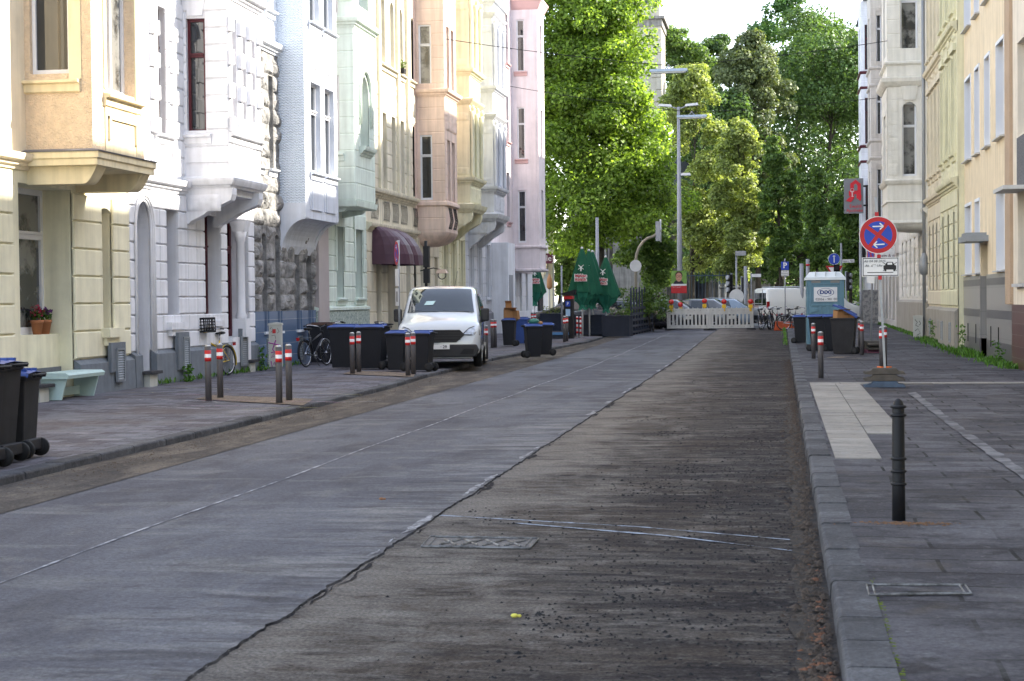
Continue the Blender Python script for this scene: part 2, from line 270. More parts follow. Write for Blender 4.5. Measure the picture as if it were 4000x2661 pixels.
def strip(name, mt, pts, w, dz, wob=.25, sc=3):
    m = MB(); r = random.Random(len(pts)); P = []
    for (x, y) in pts: P.append((x, y))
    Q = []
    for (a, b) in zip(P, P[1:]):
        n = max(2, int(math.hypot(b[0] - a[0], b[1] - a[1]) / .25))
        Q += [(a[0] + (b[0] - a[0]) * i / n, a[1] + (b[1] - a[1]) * i / n) for i in range(n)]
    Q.append(P[-1])
    for i in range(len(Q) - 1):
        (x0, y0), (x1, y1) = Q[i], Q[i + 1]; dx, dy = x1 - x0, y1 - y0; l = math.hypot(dx, dy); nx, ny = -dy / l, dx / l
        a = w * (1 + wob * MN.noise(Vector((x0 * sc, y0 * sc, 1)))) / 2; b = w * (1 + wob * MN.noise(Vector((x1 * sc, y1 * sc, 1)))) / 2
        m.quad((x0 - nx * a, y0 - ny * a, gz(y0) + dz), (x1 - nx * b, y1 - ny * b, gz(y1) + dz), (x1 + nx * b, y1 + ny * b, gz(y1) + dz), (x0 + nx * a, y0 + ny * a, gz(y0) + dz))
    return tag(m.build(name, mt, fix=False), kind='structure')
WL = mat('worn_white_line', (.42, .42, .44), .9, col2=(.14, .14, .155), scale=4, thresh=(.42, .6), bump=.3, spec=.1)
WB = mat('pale_blue_paint', (.34, .39, .47), .9, col2=(.1, .1, .11), scale=7, thresh=(.4, .56), spec=.1)
strip('lane_line', WL, [(-4.75 + .02 * math.sin(y * .9), y) for y in range(5, 74)], .02, .018, 1.5)
a, b, c = G(1720, 2015, 0), G(2500, 2060, 0), G(3110, 2112, 0); strip('paint_line', WB, [(a.x, a.y), (b.x, b.y), (c.x, c.y)], .04, .004, 1.6, 5)
a, b, c = G(2000, 2045, 0), G(2600, 2095, 0), G(3100, 2155, 0); strip('paint_line', WB, [(a.x, a.y), (b.x, b.y), (c.x, c.y)], .035, .006, 1.6, 5)
# kerbs: separate stones in one run
def kerb(name, line, ys, wd, side, top=.1, sl=1.0):
    m = MB(); r = random.Random(3); y = ys[0]
    while y < ys[1]:
        y2 = y + sl * r.uniform(.85, 1.1); dz = r.uniform(-.006, .006); j = r.uniform(-.008, .008); g = .011
        for q in range(2):
            a, b = (y + g, (y + y2) / 2) if q == 0 else ((y + y2) / 2, y2 - g)
            P = []
            for t in (a, b):
                x = line(t) + j; z = gz(t) + top + dz; s = side
                P.append([(x + s * .02, t, gz(t) - .2), (x, t, z - .022), (x - s * .01, t, z - .006), (x - s * .026, t, z), (x - s * wd, t, z), (x - s * wd, t, gz(t) - .2)])
            m.add(P[0] + P[1], [(i, i + 1, 7 + i, 6 + i) for i in range(5)] + [(0, 1, 2, 3, 4, 5), (6, 7, 8, 9, 10, 11)])
        y = y2
    return tag(m.build(name, KERB), kind='structure')
kerb('left_kerb', lk, (-20, 66), .2, 1)
kerb('right_kerb', lambda y: RK + .02 * MN.noise(Vector((9, y * .3, 0))), (-20, 108), .22, -1, top=.12, sl=.62)
sheet('left_pavement', PAVL, lambda y: -13.0, lambda y: lk(y) - .19, [y * .5 for y in range(-40, 134)] + [67.2], .092, nx=10, jitter=.012)
sheet('side_pavement', PAVL, lambda y: -13.0, lambda y: -8.6, [67.2, 70, 75, 80, 84, 90], .09, nx=3)
sheet('right_pavement', PAVR, lambda y: RK + .2, lambda y: 5.6, [y * .5 for y in range(-40, 216)], .112, nx=10, jitter=.012)
# light slabs in the right pavement (tactile field and guiding row)
m = MB(); r = random.Random(1)
def slab(x0, x1, y0, y1):
    z = gz(y0) + .1 + .022; g = .006; m.box(x0 + g, x1 - g, y0 + g, y1 - g, z - .05, z + r.uniform(0, .004))
y = 17.0
while y < 31.3:
    slab(.52, .98, y, y + .6)
    if y > 20: slab(.98, 1.42, y, y + .6)
    y += .6
x = .52
while x < 5.0: slab(x, x + .55, 31.4, 31.9); x += .55
tag(m.build('light_slabs', LITE), kind='structure')
a, b, c = G(3560, 1535, .112), G(3760, 1690, .112), G(4060, 1900, .112)
strip('worn_line', mat('worn_pale_line', (.17, .17, .18), .9, col2=(.06, .057, .065), scale=3.5, thresh=(.42, .6)), [(a.x, a.y), (b.x, b.y), (c.x, c.y)], .13, .1235, .5)
DRT = mat('kerb_dirt', (.055, .043, .034), .95, col2=(.02, .018, .018), scale=9, bump=1, bscale=30, thresh=(.35, .65))
sheet('gutter_dirt', DRT, lambda y: RK - .2 + .1 * MN.noise(Vector((1, y * 1.3, 7))), lambda y: RK + .02, ysf[:620], .012, nx=5, jitter=.014)
# ================================================================ facade kit: frames map (u along the wall, d outwards, z up) to the street
def FL(u, d, z): return (LX + d, u, z)
def FR(u, d, z): return (RX - d, u, z)
def bayF(sgn, X0, Y0, Y1, p):                 # side facing the camera, front, far side
    near = lambda u, d, z: (X0 + sgn * u, Y0 - d, z)
    front = lambda u, d, z: (X0 + sgn * (p + d), u, z)
    far = lambda u, d, z: (X0 + sgn * u, Y1 + d, z)
    return near, front, far
def hole(ops, u, z): return any(o[0] - 1e-6 < u < o[1] + 1e-6 and o[2] - 1e-6 < z < o[3] + 1e-6 for o in ops)
def wall(m, F, u0, u1, z0, z1, ops=(), depth=.25):
    m.F = F; ops = [o for o in ops if o[1] > u0 and o[0] < u1 and o[3] > z0 and o[2] < z1]
    us = sorted({u0, u1} | {min(max(v, u0), u1) for o in ops for v in o[:2]}); zs = sorted({z0, z1} | {min(max(v, z0), z1) for o in ops for v in o[2:4]})
    for a, b in zip(us, us[1:]):
        for c, d in zip(zs, zs[1:]):
            if b - a > 1e-4 and d - c > 1e-4 and not hole(ops, (a + b) / 2, (c + d) / 2): m.quad((a, 0, c), (b, 0, c), (b, 0, d), (a, 0, d))
    for o in ops:
        a, b, c, d = o[:4]; dp = o[5] if len(o) > 5 else depth; lo_, hi_ = c >= z0, d <= z1; c, d = max(c, z0), min(d, z1)
        m.quad((a, 0, c), (a, -dp, c), (a, -dp, d), (a, 0, d)); m.quad((b, 0, c), (b, -dp, c), (b, -dp, d), (b, 0, d))
        lo_ and m.quad((a, 0, c), (b, 0, c), (b, -dp, c), (a, -dp, c)); hi_ and m.quad((a, 0, d), (b, 0, d), (b, -dp, d), (a, -dp, d))
        if len(o) > 4 and o[4] and hi_:
            r = (b - a) / 2; h = o[4] * r; c0 = (a + b) / 2; N = 8; e = .002
            A = [(a, d - h)] + [(c0 - r * math.cos(i * math.pi / 2 / N), d - h + h * math.sin(i * math.pi / 2 / N)) for i in range(1, N)] + [(c0, d - e)] + [(a, d - e)]
            m.prism(A, -dp, -e, 1); m.prism([(2 * c0 - u, z) for u, z in A], -dp, -e, 1)
def clipspans(u0, u1, z, ops, pad=0):
    sp = [(u0, u1)]
    for o in ops:
        if o[2] < z < o[3]:
            n = []
            for a, b in sp:
                if o[1] + pad <= a or o[0] - pad >= b: n.append((a, b)); continue
                if o[0] - pad > a: n.append((a, o[0] - pad))
                if o[1] + pad < b: n.append((o[1] + pad, b))
            sp = n
    return [s for s in sp if s[1] - s[0] > .04]
def block(m, F, a, b, z0, z1, d, ch=.018):     # bevelled block lying on the wall
    m.F = F; c = min(ch, (b - a) / 3)
    m.add([(a, -.02, z0), (b, -.02, z0), (b, -.02, z1), (a, -.02, z1), (a, d - c, z0), (b, d - c, z0), (b, d - c, z1), (a, d - c, z1), (a + c, d, z0 + c), (b - c, d, z0 + c), (b - c, d, z1 - c), (a + c, d, z1 - c)],
          [(0, 1, 5, 4), (1, 2, 6, 5), (2, 3, 7, 6), (3, 0, 4, 7), (4, 5, 9, 8), (5, 6, 10, 9), (6, 7, 11, 10), (7, 4, 8, 11), (8, 9, 10, 11)])
def courses(m, F, u0, u1, z0, z1, h, d, ops=(), vj=0, gap=.012, pad=0, alt=0):
    n = max(1, round((z1 - z0) / h)); h = (z1 - z0) / n
    for i in range(n):
        z = z0 + i * h; dd = d + (alt if i % 2 else 0)
        for a, b in clipspans(u0, u1, z + h / 2, ops, pad):
            if vj:
                k = max(1, round((b - a) / vj)); w_ = (b - a) / k
                for j in range(k): block(m, F, a + j * w_ + .004, a + (j + 1) * w_ - .004, z + gap, z + h - gap, dd)
            else: block(m, F, a, b, z + gap, z + h - gap, dd)
def ledge(m, F, u0, u1, z, prof):              # profile of (d, dz) steps run along the wall
    m.F = F; m.prism([(-.02, z + prof[0][1])] + [(d, z + q) for d, q in prof] + [(-.02, z + prof[-1][1])], u0, u1, 0)
CORN = [(.03, 0), (.05, .05), (.09, .07), (.1, .12), (.17, .15), (.19, .2), (.2, .26), (.0, .3)]
SILL = [(.02, -.2), (.05, -.18), (.06, -.06), (.13, -.04), (.14, 0), (0, .03)]
def belt(m, sgn, X0, Y0, Y1, p, z, prof):      # profile run round the three sides of a bay
    m.F = None; vs = []
    for d, q in prof:
        vs += [(X0, Y0 - d, z + q), (X0 + sgn * (p + d), Y0 - d, z + q), (X0 + sgn * (p + d), Y1 + d, z + q), (X0, Y1 + d, z + q)]
    n = len(prof)
    m.add(vs, [(i * 4 + k, i * 4 + k + 1, i * 4 + k + 5, i * 4 + k + 4) for i in range(n - 1) for k in range(3)] + [(0, 1, 2, 3), tuple(4 * n - 4 + k for k in range(4))])
def rock(m, F, u0, u1, z0, z1, ops=(), h=.42, amp=.12, seed=1):
    r = random.Random(seed); n = round((z1 - z0) / h); h = (z1 - z0) / n; m.F = F
    for i in range(n):
        z = z0 + i * h
        for a, b in clipspans(u0, u1, z + h / 2, ops):
            k = max(1, round((b - a) / r.uniform(.55, .85))); cuts = [a] + [a + (b - a) * (j + (.15 * r.uniform(-1, 1) if k > 1 else 0)) / k for j in range(1, k)] + [b]
            for c, e in zip(cuts, cuts[1:]):
                nu, nz = max(4, int((e - c) / .06)), 8; g = .008; vs = []; o = r.random() * 50; A = amp * r.uniform(.6, 1.15); PL = [(r.uniform(.55, 1.3), r.uniform(-1, 1) * 1.6, r.uniform(-1, 1) * 1.6, r.random(), r.random()) for _ in range(7)]
                for q in range(nz + 1):
                    for p in range(nu + 1):
                        tu, tz = p / nu, q / nz; ed = min(tu, 1 - tu, tz * .8, (1 - tz) * .8) * 5; ed = min(ed, 1) ** .5
                        nn = min(h0 + gu * (tu - cu_) + gz_ * (tz - cz_) for h0, gu, gz_, cu_, cz_ in PL) + .35 * MN.noise(Vector((tu * 6 + o, tz * 5, o)))
                        ju, jz = (r.uniform(-.02, .02), r.uniform(-.02, .02)) if ed > .6 else (0, 0)
                        vs.append((c + g + (e - c - 2 * g) * tu + ju, .008 + ed * A * max(.35 + .9 * nn, .1), z + g + (h - 2 * g) * tz + jz))
                w_ = nu + 1; fs = []
                for q in range(nz):
                    for p in range(nu):
                        x = q * w_ + p; fs += [(x, x + 1, x + w_ + 1), (x, x + w_ + 1, x + w_)] if r.random() < .5 else [(x, x + 1, x + w_), (x + 1, x + w_ + 1, x + w_)]
                m.add(vs, fs)
def relief(m, F, u0, u1, z0, z1, amp=.05, freq=7, seed=0):
    m.F = F; nu, nz = max(4, int((u1 - u0) / .05)), max(4, int((z1 - z0) / .05)); vs = []
    for j in range(nz + 1):
        for i in range(nu + 1):
            u, z = u0 + (u1 - u0) * i / nu, z0 + (z1 - z0) * j / nz; uc = abs(2 * i / nu - 1)
            v = MN.noise(Vector((uc * (u1 - u0) * freq * .5 + seed, z * freq * .6, seed * 1.7))); v2 = abs(math.sin(v * 9)); e = 1 if 0 < i < nu and 0 < j < nz else 0
            vs.append((u, .004 + e * amp * v2 ** .6, z))
    sm = m.smooth; m.smooth = True; m.add(vs, [(j * (nu + 1) + i, j * (nu + 1) + i + 1, (j + 1) * (nu + 1) + i + 1, (j + 1) * (nu + 1) + i) for j in range(nz) for i in range(nu)]); m.smooth = sm
WFR = mat('white_window_paint', (.72, .72, .74), .45, .05)
RFR = mat('oxblood_window_paint', (.085, .012, .02), .4, .1)
GLS = mat('window_glass', (.02, .024, .028), .03, .3, scale=1.5, spec=.9)
GLC = mat('window_glass_with_curtain', (.2, .2, .19), .04, spec=.9, col2=(.025, .028, .03), scale=1.1, thresh=(.45, .55))
def window(root, F, o, fm=None, depth=.25, trans=.68, mull=True, curt=0, name='window', ft=.06, arch=None, lab=None):
    fm = fm or WFR; u0, u1, z0, z1 = o[:4]; ar = o[4] if len(o) > 4 else 0
    if len(o) > 5: depth = o[5]
    d0, d1 = -depth - .05, -depth + .02; m = MB(F)
    m.box(u0 - .02, u0 + ft, d0, d1, z0, z1); m.box(u1 - ft, u1 + .02, d0, d1, z0, z1); m.box(u0 + ft, u1 - ft, d0, d1, z0, z0 + ft * 1.3); m.box(u0 + ft, u1 - ft, d0, d1, z1 - ft, z1)
    if trans: zt = z0 + (z1 - z0) * trans; m.box(u0 + ft, u1 - ft, d0, d1 + .02, zt - ft * .7, zt + ft * .7); m.box(u0 + ft, u1 - ft, d1 + .02, d1 + .05, zt + ft * .2, zt + ft * .7)
    if mull and u1 - u0 > .7: uc = (u0 + u1) / 2; m.box(uc - ft * .55, uc + ft * .55, d0, d1 + .012, z0 + ft, z1 - ft)
    w_ = m.build(name, fm, root); m = MB(F); e = d0 + .025
    m.quad((u0, e, z0), (u1, e, z0), (u1, e, z1), (u0, e, z1)); m.build('pane', GLC if curt else GLS, w_, fix=False)
    if lab: w_['label'] = lab
    return w_
def shell(m, Fs, Y0, Y1, z0, z1, back=10):     # side, back walls and top of a house behind its street front
    X0 = Fs(0, 0, 0)[0]; s = -1 if X0 < 0 else 1; m.F = None; xb = X0 + s * back
    m.quad((X0, Y0, z0), (xb, Y0, z0), (xb, Y0, z1), (X0, Y0, z1)); m.quad((X0, Y1, z0), (xb, Y1, z0), (xb, Y1, z1), (X0, Y1, z1)); m.quad((xb, Y0, z0), (xb, Y1, z0), (xb, Y1, z1), (xb, Y0, z1))
SLATE = mat('roof_slate', (.06, .062, .07), .6, .3, scale=8, bump=.4)
def roof(root, Fs, Y0, Y1, z, h=3.2, back=10):
    m = MB(Fs); m.prism([(.35, z), (.35, z + .12), (-back * .5, z + h * .75), (-back, z)], Y0, Y1, 0)
    r_ = m.build('roof', SLATE, root)
    return r_
def console(m, F, u0, u1, z, L_, H_, curl=1):   # scrolled bracket under a bay: (d, z) outline
    P = [(-.02, z)] + [(L_, z), (L_, z - .14)]
    for i in range(1, 9):
        t = i / 8; P.append((L_ * (1 - t) ** 1.4 + .1 + .035 * math.sin(t * 12), z - .14 - (H_ - .14) * t ** .75))
    P.append((-.02, z - H_)); m.F = F; m.prism(P, u0, u1, 0)
def grate(root, F, u0, u1, z0, z1, d=.13):
    m = MB(F); m.box(u0 - .04, u1 + .04, d - .03, d + .01, z0 - .04, z0); m.box(u0 - .04, u1 + .04, d - .03, d + .01, z1, z1 + .04); m.box(u0 - .04, u0, d - .03, d + .01, z0, z1); m.box(u1, u1 + .04, d - .03, d + .01, z0, z1)
    z = z0 + .01
    while z < z1: m.quad((u0, d - .02, z + .03), (u1, d - .02, z + .03), (u1, d + .005, z), (u0, d + .005, z)); z += .045
    return m.build('cellar_grate', MATS['grey_metal'], root)
mat('grey_metal', (.28, .3, .32), .5, metal=.5)
def plinth(m, F, u0, u1, z0, z1, d=.12, ops=(), sl=.09):
    m.F = F
    for a, b in clipspans(u0, u1, (z0 + z1) / 2, ops): m.prism([(-.02, z0 - .1), (d + .02, z0 - .1), (d, z1 - sl), (.0, z1), (-.02, z1)], a, b, 0)
# ================================================================ houses on the left
def house(label, Y0, Y1, Fs, z=0):
    X = Fs(0, 0, 0)[0]; g = gz((Y0 + Y1) / 2) + .09
    return wthing('town_house', label, 'house', (X, (Y0 + Y1) / 2, g), group=None), g
# ---- A: cream ground floor, roughcast oriel
CRM = mat('cream_render', (.82, .77, .57), .85, .06, streak=.06, bump=.25, bscale=90)
APR = mat('apricot_paint', (.83, .72, .54), .8, .05, streak=.08)
RGH = mat('apricot_roughcast', (.79, .62, .44), .95, .14, scale=9, bump=2.2, bscale=38, streak=.08)
GRY = mat('grey_plinth_paint', (.17, .19, .215), .8, .14, scale=4, bump=.3, streak=.15)
YA, YB = 17.0, YX(503, LX, 1300)
A, g = house('cream house with a rusticated ground floor and an apricot roughcast oriel', YA, YB, FL)
o1 = (YX(78, LX), YX(285, LX), .1, 3.74, 0, .56); o2 = (YX(394, LX), YX(438, LX), 1.25, 3.5, .35, .24); o0 = (20.3, 21.4, 1.25, 3.5, .35, .24)
U = [(YX(-130, LX), YX(-20, LX), 5.3, 7.6, 0, .2), (29.2, 30.3, 5.3, 7.6, 0, .2), (18.5, 19.8, 5.3, 7.6, 0, .2)]
U2 = [(a, b, c + 3.9, d + 3.9, e, f) for a, b, c, d, e, f in U]; U3 = [(a, b, c + 7.6, d + 7.5, e, f) for a, b, c, d, e, f in U]
m = MB(); wall(m, FL, YA, YB, 0, 3.95, [o1, o2, o0]); shell(m, FL, YA, YB, 0, 16.2)
courses(m, FL, YA, YB, .74, 3.7, .46, .05, [(o1[0] - .28, o1[1], 0, 4), o2, o0])
m.F = FL; m.box(o1[0], o1[1], -.56, -.27, .6, 1.2); m.box(o2[1] - .62, o2[1] + .12, -.05, .2, 1.1, 1.27); m.box(o2[1] - .55, o2[1] + .05, 0, .12, .95, 1.1)
m.build('ground_floor_wall', CRM, A)
m = MB(); wall(m, FL, YA, YB, 3.95, 16.2, U + U2 + U3); ledge(m, FL, YA, YB, 3.95, CORN)
for u in U + U2 + U3:
    ledge(m, FL, u[0] - .12, u[1] + .12, u[2], SILL); m.F = FL; m.box(u[0] - .16, u[0] - .04, -.01, .05, u[2], u[3]); m.box(u[1] + .04, u[1] + .16, -.01, .05, u[2], u[3]); ledge(m, FL, u[0] - .25, u[1] + .25, u[3] + .1, CORN)
    m.F = FL; m.box(u[0], u[1], -.01, .04, u[2] - .75, u[2] - .3)
for q in (25.2, 29.0, 31.0): m.F = FL; m.box(q - .18, q + .1, -.01, .06, 4.3, 16)
m.build('upper_wall', APR, A)
m = MB(); plinth(m, FL, YA, YB, g, .73, .12, [o1, (YX(395, LX), YX(420, LX), 1.2, 2)]); m.F = FL; m.box(o1[0], o1[1], -.57, -.24, g - .1, .62); m.box(YX(398, LX), YX(455, LX), .1, .17, .45, 1.0); m.build('plinth', GRY, A)
grate(A, FL, YX(418, LX) + .02, YX(446, LX) - .02, .3, .85, .19)
window(A, FL, (o1[0], o1[1], 1.2, 3.74, 0, .56), curt=1, ft=.1); window(A, FL, o2, curt=1); window(A, FL, o0)
for u in U + U2 + U3: window(A, FL, u, curt=random.random() < .4)
# the oriel
Yn, Xc = YX(100, LX, 500), None; bx = ray(360, 450); Xc = bx.x / bx.y * Yn; p = Xc - LX; Ye = YX(561, Xc, 450)
N_, Fr, Fa = bayF(1, LX, Yn, Ye, p); m = MB()
w1 = (.1, .78, 5.55, 8.25); wf = (Yn + .62, Ye - .42, 5.35, 8.1)
sw = [(a, b, c + k * 3.7, d + k * 3.7, 0, .12) for k in range(3) for a, b, c, d in [w1] if d + k * 3.7 < 15.6]; fw = [(a, b, c + k * 3.7, d + k * 3.7, 0, .2) for k in range(3) for a, b, c, d in [wf] if d + k * 3.7 < 15.6]
wall(m, N_, 0, p, 4.25, 15.8, sw); wall(m, Fr, Yn, Ye, 4.25, 15.8, fw); wall(m, Fa, 0, p, 4.25, 15.8); m.F = None; m.quad((LX, Yn, 15.8), (LX + p, Yn, 15.8), (LX + p, Ye, 15.8), (LX, Ye, 15.8))
bay = m.build('oriel', RGH, A)
m = MB()
for q in sw: ledge(m, N_, q[0] - .1, q[1] + .2, q[2] - .12, SILL); m.F = N_; m.box(q[1] + .005, q[1] + .22, -.01, .015, q[2] - .1, q[3] + .2); m.box(0, q[1] + .2, -.01, .03, q[3] + .04, q[3] + .3)
for q in fw:
    ledge(m, Fr, q[0] - .15, q[1] + .2, q[2] - .1, SILL); m.F = Fr; m.box(q[0] - .12, q[0] - .003, -.01, .02, q[2], q[3]); m.box(q[1] + .003, q[1] + .22, -.01, .03, q[2] - 1.15, q[3]); m.box(q[0] - .1, q[1] + .2, -.01, .02, q[2] - 1.15, q[2] - .3)
    for a, b in ((.0, .07), (q[1] - q[0] - .07, q[1] - q[0])): m.box(q[0] + a, q[0] + b, 0, .06, q[2] - .85, q[2] - .45)
    m.box(q[0], q[1], 0, .05, q[2] - .5, q[2] - .44)
belt(m, 1, LX, Yn, Ye, p, 4.02, [(.13, 0), (.13, .1), (.16, .12), (.16, .22)])
for a, b in ((Yn + .02, Yn + .42), (Ye - .3, Ye + .1)):
    m.F = FL; P = [(0, 4.02), (p + .06, 4.02)] + [(p + .06 - .03 * i, 4.02 - .3 * math.sin(i * math.pi / 16)) for i in range(1, 9)] + [(0, 3.72)]; m.prism(P, a, b, 0)
m.build('oriel_base', mat('ochre_paint', (.78, .67, .45), .8, .06, streak=.12), bay)
m = MB(); m.F = None; belt(m, 1, LX, Yn, Ye, p, 4.24, [(.18, .0), (.19, .02), (.02, .06)]); m.build('lead_flashing', mat('lead_sheet', (.17, .17, .19), .55, .2), bay)
for q in sw: window(bay, N_, q, mull=False, curt=0, depth=.12)
for q in fw: window(bay, Fr, q, curt=1)
roof(A, FL, YA, YB, 16.2)
# ---- B: white house, oxblood windows
WHT = mat('white_masonry_paint', (.78, .785, .82), .8, .04, streak=.05, bump=.15, bscale=70)
Y0, Y1 = YB, YX(992, LX, 1300); B, g = house('white house with oxblood window frames and a scrolled bracket under its oriel', Y0, Y1, FL)
P = lambda x: YX(x, LX, 1150)
od = (P(530), P(584), .1, 3.75, 1.5, .4); w1 = (P(648), P(694), 1.33, 3.7, 0, .3); w2 = (P(797), P(860), 1.33, 3.7, 0, .3); dd = (P(884), P(966), .93, 3.75, 0, .4)
ops = [od, w1, w2, dd]
UB = [(P(628), P(668), 5.15, 7.75, 0, .2), (P(500), P(538), 5.15, 7.75, 0, .2)]; UB += [(a, b, c + 3.8, d + 3.8, e, f) for a, b, c, d, e, f in UB] + [(a, b, c + 7.4, d + 7.3, e, f) for a, b, c, d, e, f in UB]
m = MB(); wall(m, FL, Y0, Y1, 0, 16.2, ops + UB); shell(m, FL, Y0, Y1, 0, 16.2)
courses(m, FL, Y0, Y1, .78, 3.98, .366, .045, [(od[0] - .04, od[1] + .12, 0, 4)] + ops, vj=.5)
ledge(m, FL, Y0, Y1, 4.0, CORN)
for u in UB:
    ledge(m, FL, u[0] - .2, u[1] + .2, u[2], SILL)
    for a, b in ((u[0] - .42, u[0] - .03), (u[1] + .03, u[1] + .42)):
        courses(m, FL, a, b, u[2], u[3], .33, .09, alt=-.05); m.F = FL; m.box(a + .1, b - .1, 0, .07, u[2], u[3]); m.box(a, b, 0, .1, u[2] - .8, u[2] - .25)
    ledge(m, FL, u[0] - .5, u[1] + .5, u[3] + .35, CORN); relief(m, FL, u[0] - .4, u[1] + .4, u[3] + .05, u[3] + .35, .06); m.F = FL; m.box(u[0], u[1], -.01, .05, u[2] - .65, u[2] - .3)
courses(m, FL, P(660), P(735), 4.4, 8, .36, .03); 
m.F = FL; m.box(P(884), P(955), -.1, .14, .1, .93)
# arch moulding of the niche door
for k in range(3):
    c, r0, h0 = (od[0] + od[1]) / 2, (od[1] - od[0]) / 2 + .03 + .05 * k, 1.5 * (od[1] - od[0]) / 2
    pts = [FL(c - r0, .03 + .02 * k, .3)] + [FL(c - r0 * math.cos(i * math.pi / 14), .03 + .02 * k, od[3] - h0 + (h0 + .05 * k) * math.sin(i * math.pi / 14)) for i in range(15)] + [FL(c + r0, .03 + .02 * k, .3)]
    m.F = None; m.tube(pts, .03, 6)
m.build('wall', WHT, B)
m = MB(); plinth(m, FL, Y0, Y1, g, .8, .13, [(od[0], od[1], 0, 4)]); m.F = FL
for a, b in ((P(662), P(705)), (P(912), P(938))): m.box(a, b, .1, .18, .35, 1.12)
m.build('plinth', GRY, B)
grate(B, FL, P(680) + .03, P(700), .35, .98, .2); grate(B, FL, P(912), P(930), .3, .9, .2)
m = MB(FL); m.box(w1[0] - .1, w1[1] + .14, 0, .16, 1.18, 1.33); m.box(w1[0] - .02, w1[1] + .06, 0, .12, 1.05, 1.18); m.cut(); m.box(w2[0] - .06, w2[1] + .03, -.05, .1, 1.2, 1.33); m.build_each('window_sill', WHT, B)
window(B, FL, w1, RFR, ft=.08, lab=None); window(B, FL, w2, RFR, ft=.08, curt=1)
d_ = window(B, FL, dd, RFR, name='door', ft=.12, trans=.72); m = MB(FL); m.box(od[0], od[1], -.42, -.36, .1, 3.7); m.build('niche_door', mat('grey_door_paint', (.3, .31, .34), .6), B)
for u in UB: window(B, FL, u, RFR, ft=.08)
m = MB(); cc = (P(925), .1); m.F = lambda x, y, z: FL(x, y, z)
m.frus((cc[0], cc[1]), (.17, .17), (.15, .15), .93, 1.35); m.lathe([(.13, 1.35), (.14, 1.4), (.1, 1.5), (.095, 3.1), (.12, 3.15), (.12, 3.2), (.16, 3.35)], cc, 12); m.frus(cc, (.14, .14), (.2, .2), 3.35, 3.6); m.build('porch_column', WHT, B)
Yn = P(727); bx = ray(893, 400); Xc = bx.x / bx.y * Yn; p = Xc - LX; Ye = YX(1014, Xc, 400); N_, Fr, Fa = bayF(1, LX, Yn, Ye, p); m = MB()
sw = [(.09, .5, 5.3 + 3.8 * k, 7.7 + 3.8 * k, 0, .1) for k in range(3)]; L_ = Ye - Yn; fw = []
for k in range(3):
    for t in (.2, .5, .8): fw.append((Yn + L_ * t - .15, Yn + L_ * t + .15, 5.3 + 3.8 * k, 7.75 + 3.8 * k, 0, .18))
wall(m, N_, 0, p, 4.2, 16, sw); wall(m, Fr, Yn, Ye, 4.2, 16, fw); wall(m, Fa, 0, p, 4.2, 16)
courses(m, N_, 0, p, 4.65, 8.2, .355, .03, sw); courses(m, N_, 0, p, 8.7, 15.8, .355, .03, sw)
for k in range(3):
    for t in (.02, .35, .65, .96): a = Yn + L_ * t; courses(m, Fr, a - (.04 if t == .02 else .13), a + (.08 if t == .96 else .13), 5.3 + 3.8 * k, 7.75 + 3.8 * k, .35, .1, alt=-.06)
    ledge(m, Fr, Yn - .02, Ye, 5.28 + 3.8 * k, SILL); ledge(m, N_, 0, .62, 5.25 + 3.8 * k, SILL); relief(m, Fr, Yn + .1, Ye - .1, 4.5 + 3.8 * k, 4.98 + 3.8 * k, .06, 6)
    belt(m, 1, LX, Yn, Ye, p, 8.1 + 3.8 * k, CORN)
m.F = N_; m.prism([(.15, 7.75), (.45, 7.75), (.52, 8.1), (.08, 8.1)], 0, .05, 1)
belt(m, 1, LX, Yn, Ye, p, 4.15, [(.02, -.01), (.04, .03), (.08, .05), (.1, .09), (.12, .14), (.13, .19), (.02, .24)]); m.F = None; 
bay = m.build('oriel', WHT, B); m = MB()
for a, b in ((Yn + .0, Yn + .3), (Ye - .3, Ye)): console(m, FL, a, b, 4.14, p + .05, .75)
m.F = FL; m.box(Yn + .3, Ye - .3, 0, p - .1, 4.0, 4.14); relief(m, lambda u, d, z: (LX + u, Yn - d, z), .05, p - .2, 3.65, 4.0, .04, 9)
m.build('bracket', WHT, bay)
for q in sw: window(bay, N_, q, RFR, mull=False, depth=.1)
for q in fw: window(bay, Fr, q, RFR, mull=False)
roof(B, FL, Y0, Y1, 16.2)
# ---- C: rough stone front with the pale blue oriel
STN = mat('weathered_sandstone', (.36, .35, .34), .95, scale=3, col2=(.15, .148, .145), thresh=(.38, .62), bump=1, bscale=25)
BLU = mat('pale_blue_paint_wall', (.66, .69, .76), .8, .04, bump=.2, bscale=90, streak=.04)
LBL = mat('white_blue_paint', (.72, .75, .8), .8, .04, streak=.05)
Y0, Y1 = Y1, YX(1229, LX, 1300); C_, g = house('house of rough grey stone with blue tiled base and pale blue oriel', Y0, Y1, FL)
P = lambda x: YX(x, LX, 1100)
sl = [(P(1024), P(1042), 1.0, 3.4, .6, .25), (P(1076), P(1093), 1.0, 3.4, .6, .25), (P(1151), P(1170), 1.0, 3.4, .6, .25), (P(1196), P(1216), 1.0, 3.4, .6, .25)]
up = [(P(1008), P(1026), 5.0, 7.3, 0, .25), (P(1058), P(1074), 5.0, 7.3, 0, .25)]; up2 = [(a - .1, b + .1, c + 3.9, d + 3.8, e, f) for a, b, c, d, e, f in up]; up2 += [(a, b, c + 3.7, d + 3.6, e, f) for a, b, c, d, e, f in up2]
m = MB(); wall(m, FL, Y0, Y1, 1.5, 7.9, sl + up); rock(m, FL, Y0, Y1, 1.5, 7.75, sl + up, .42, .10); m.build('stone_wall', STN, C_)
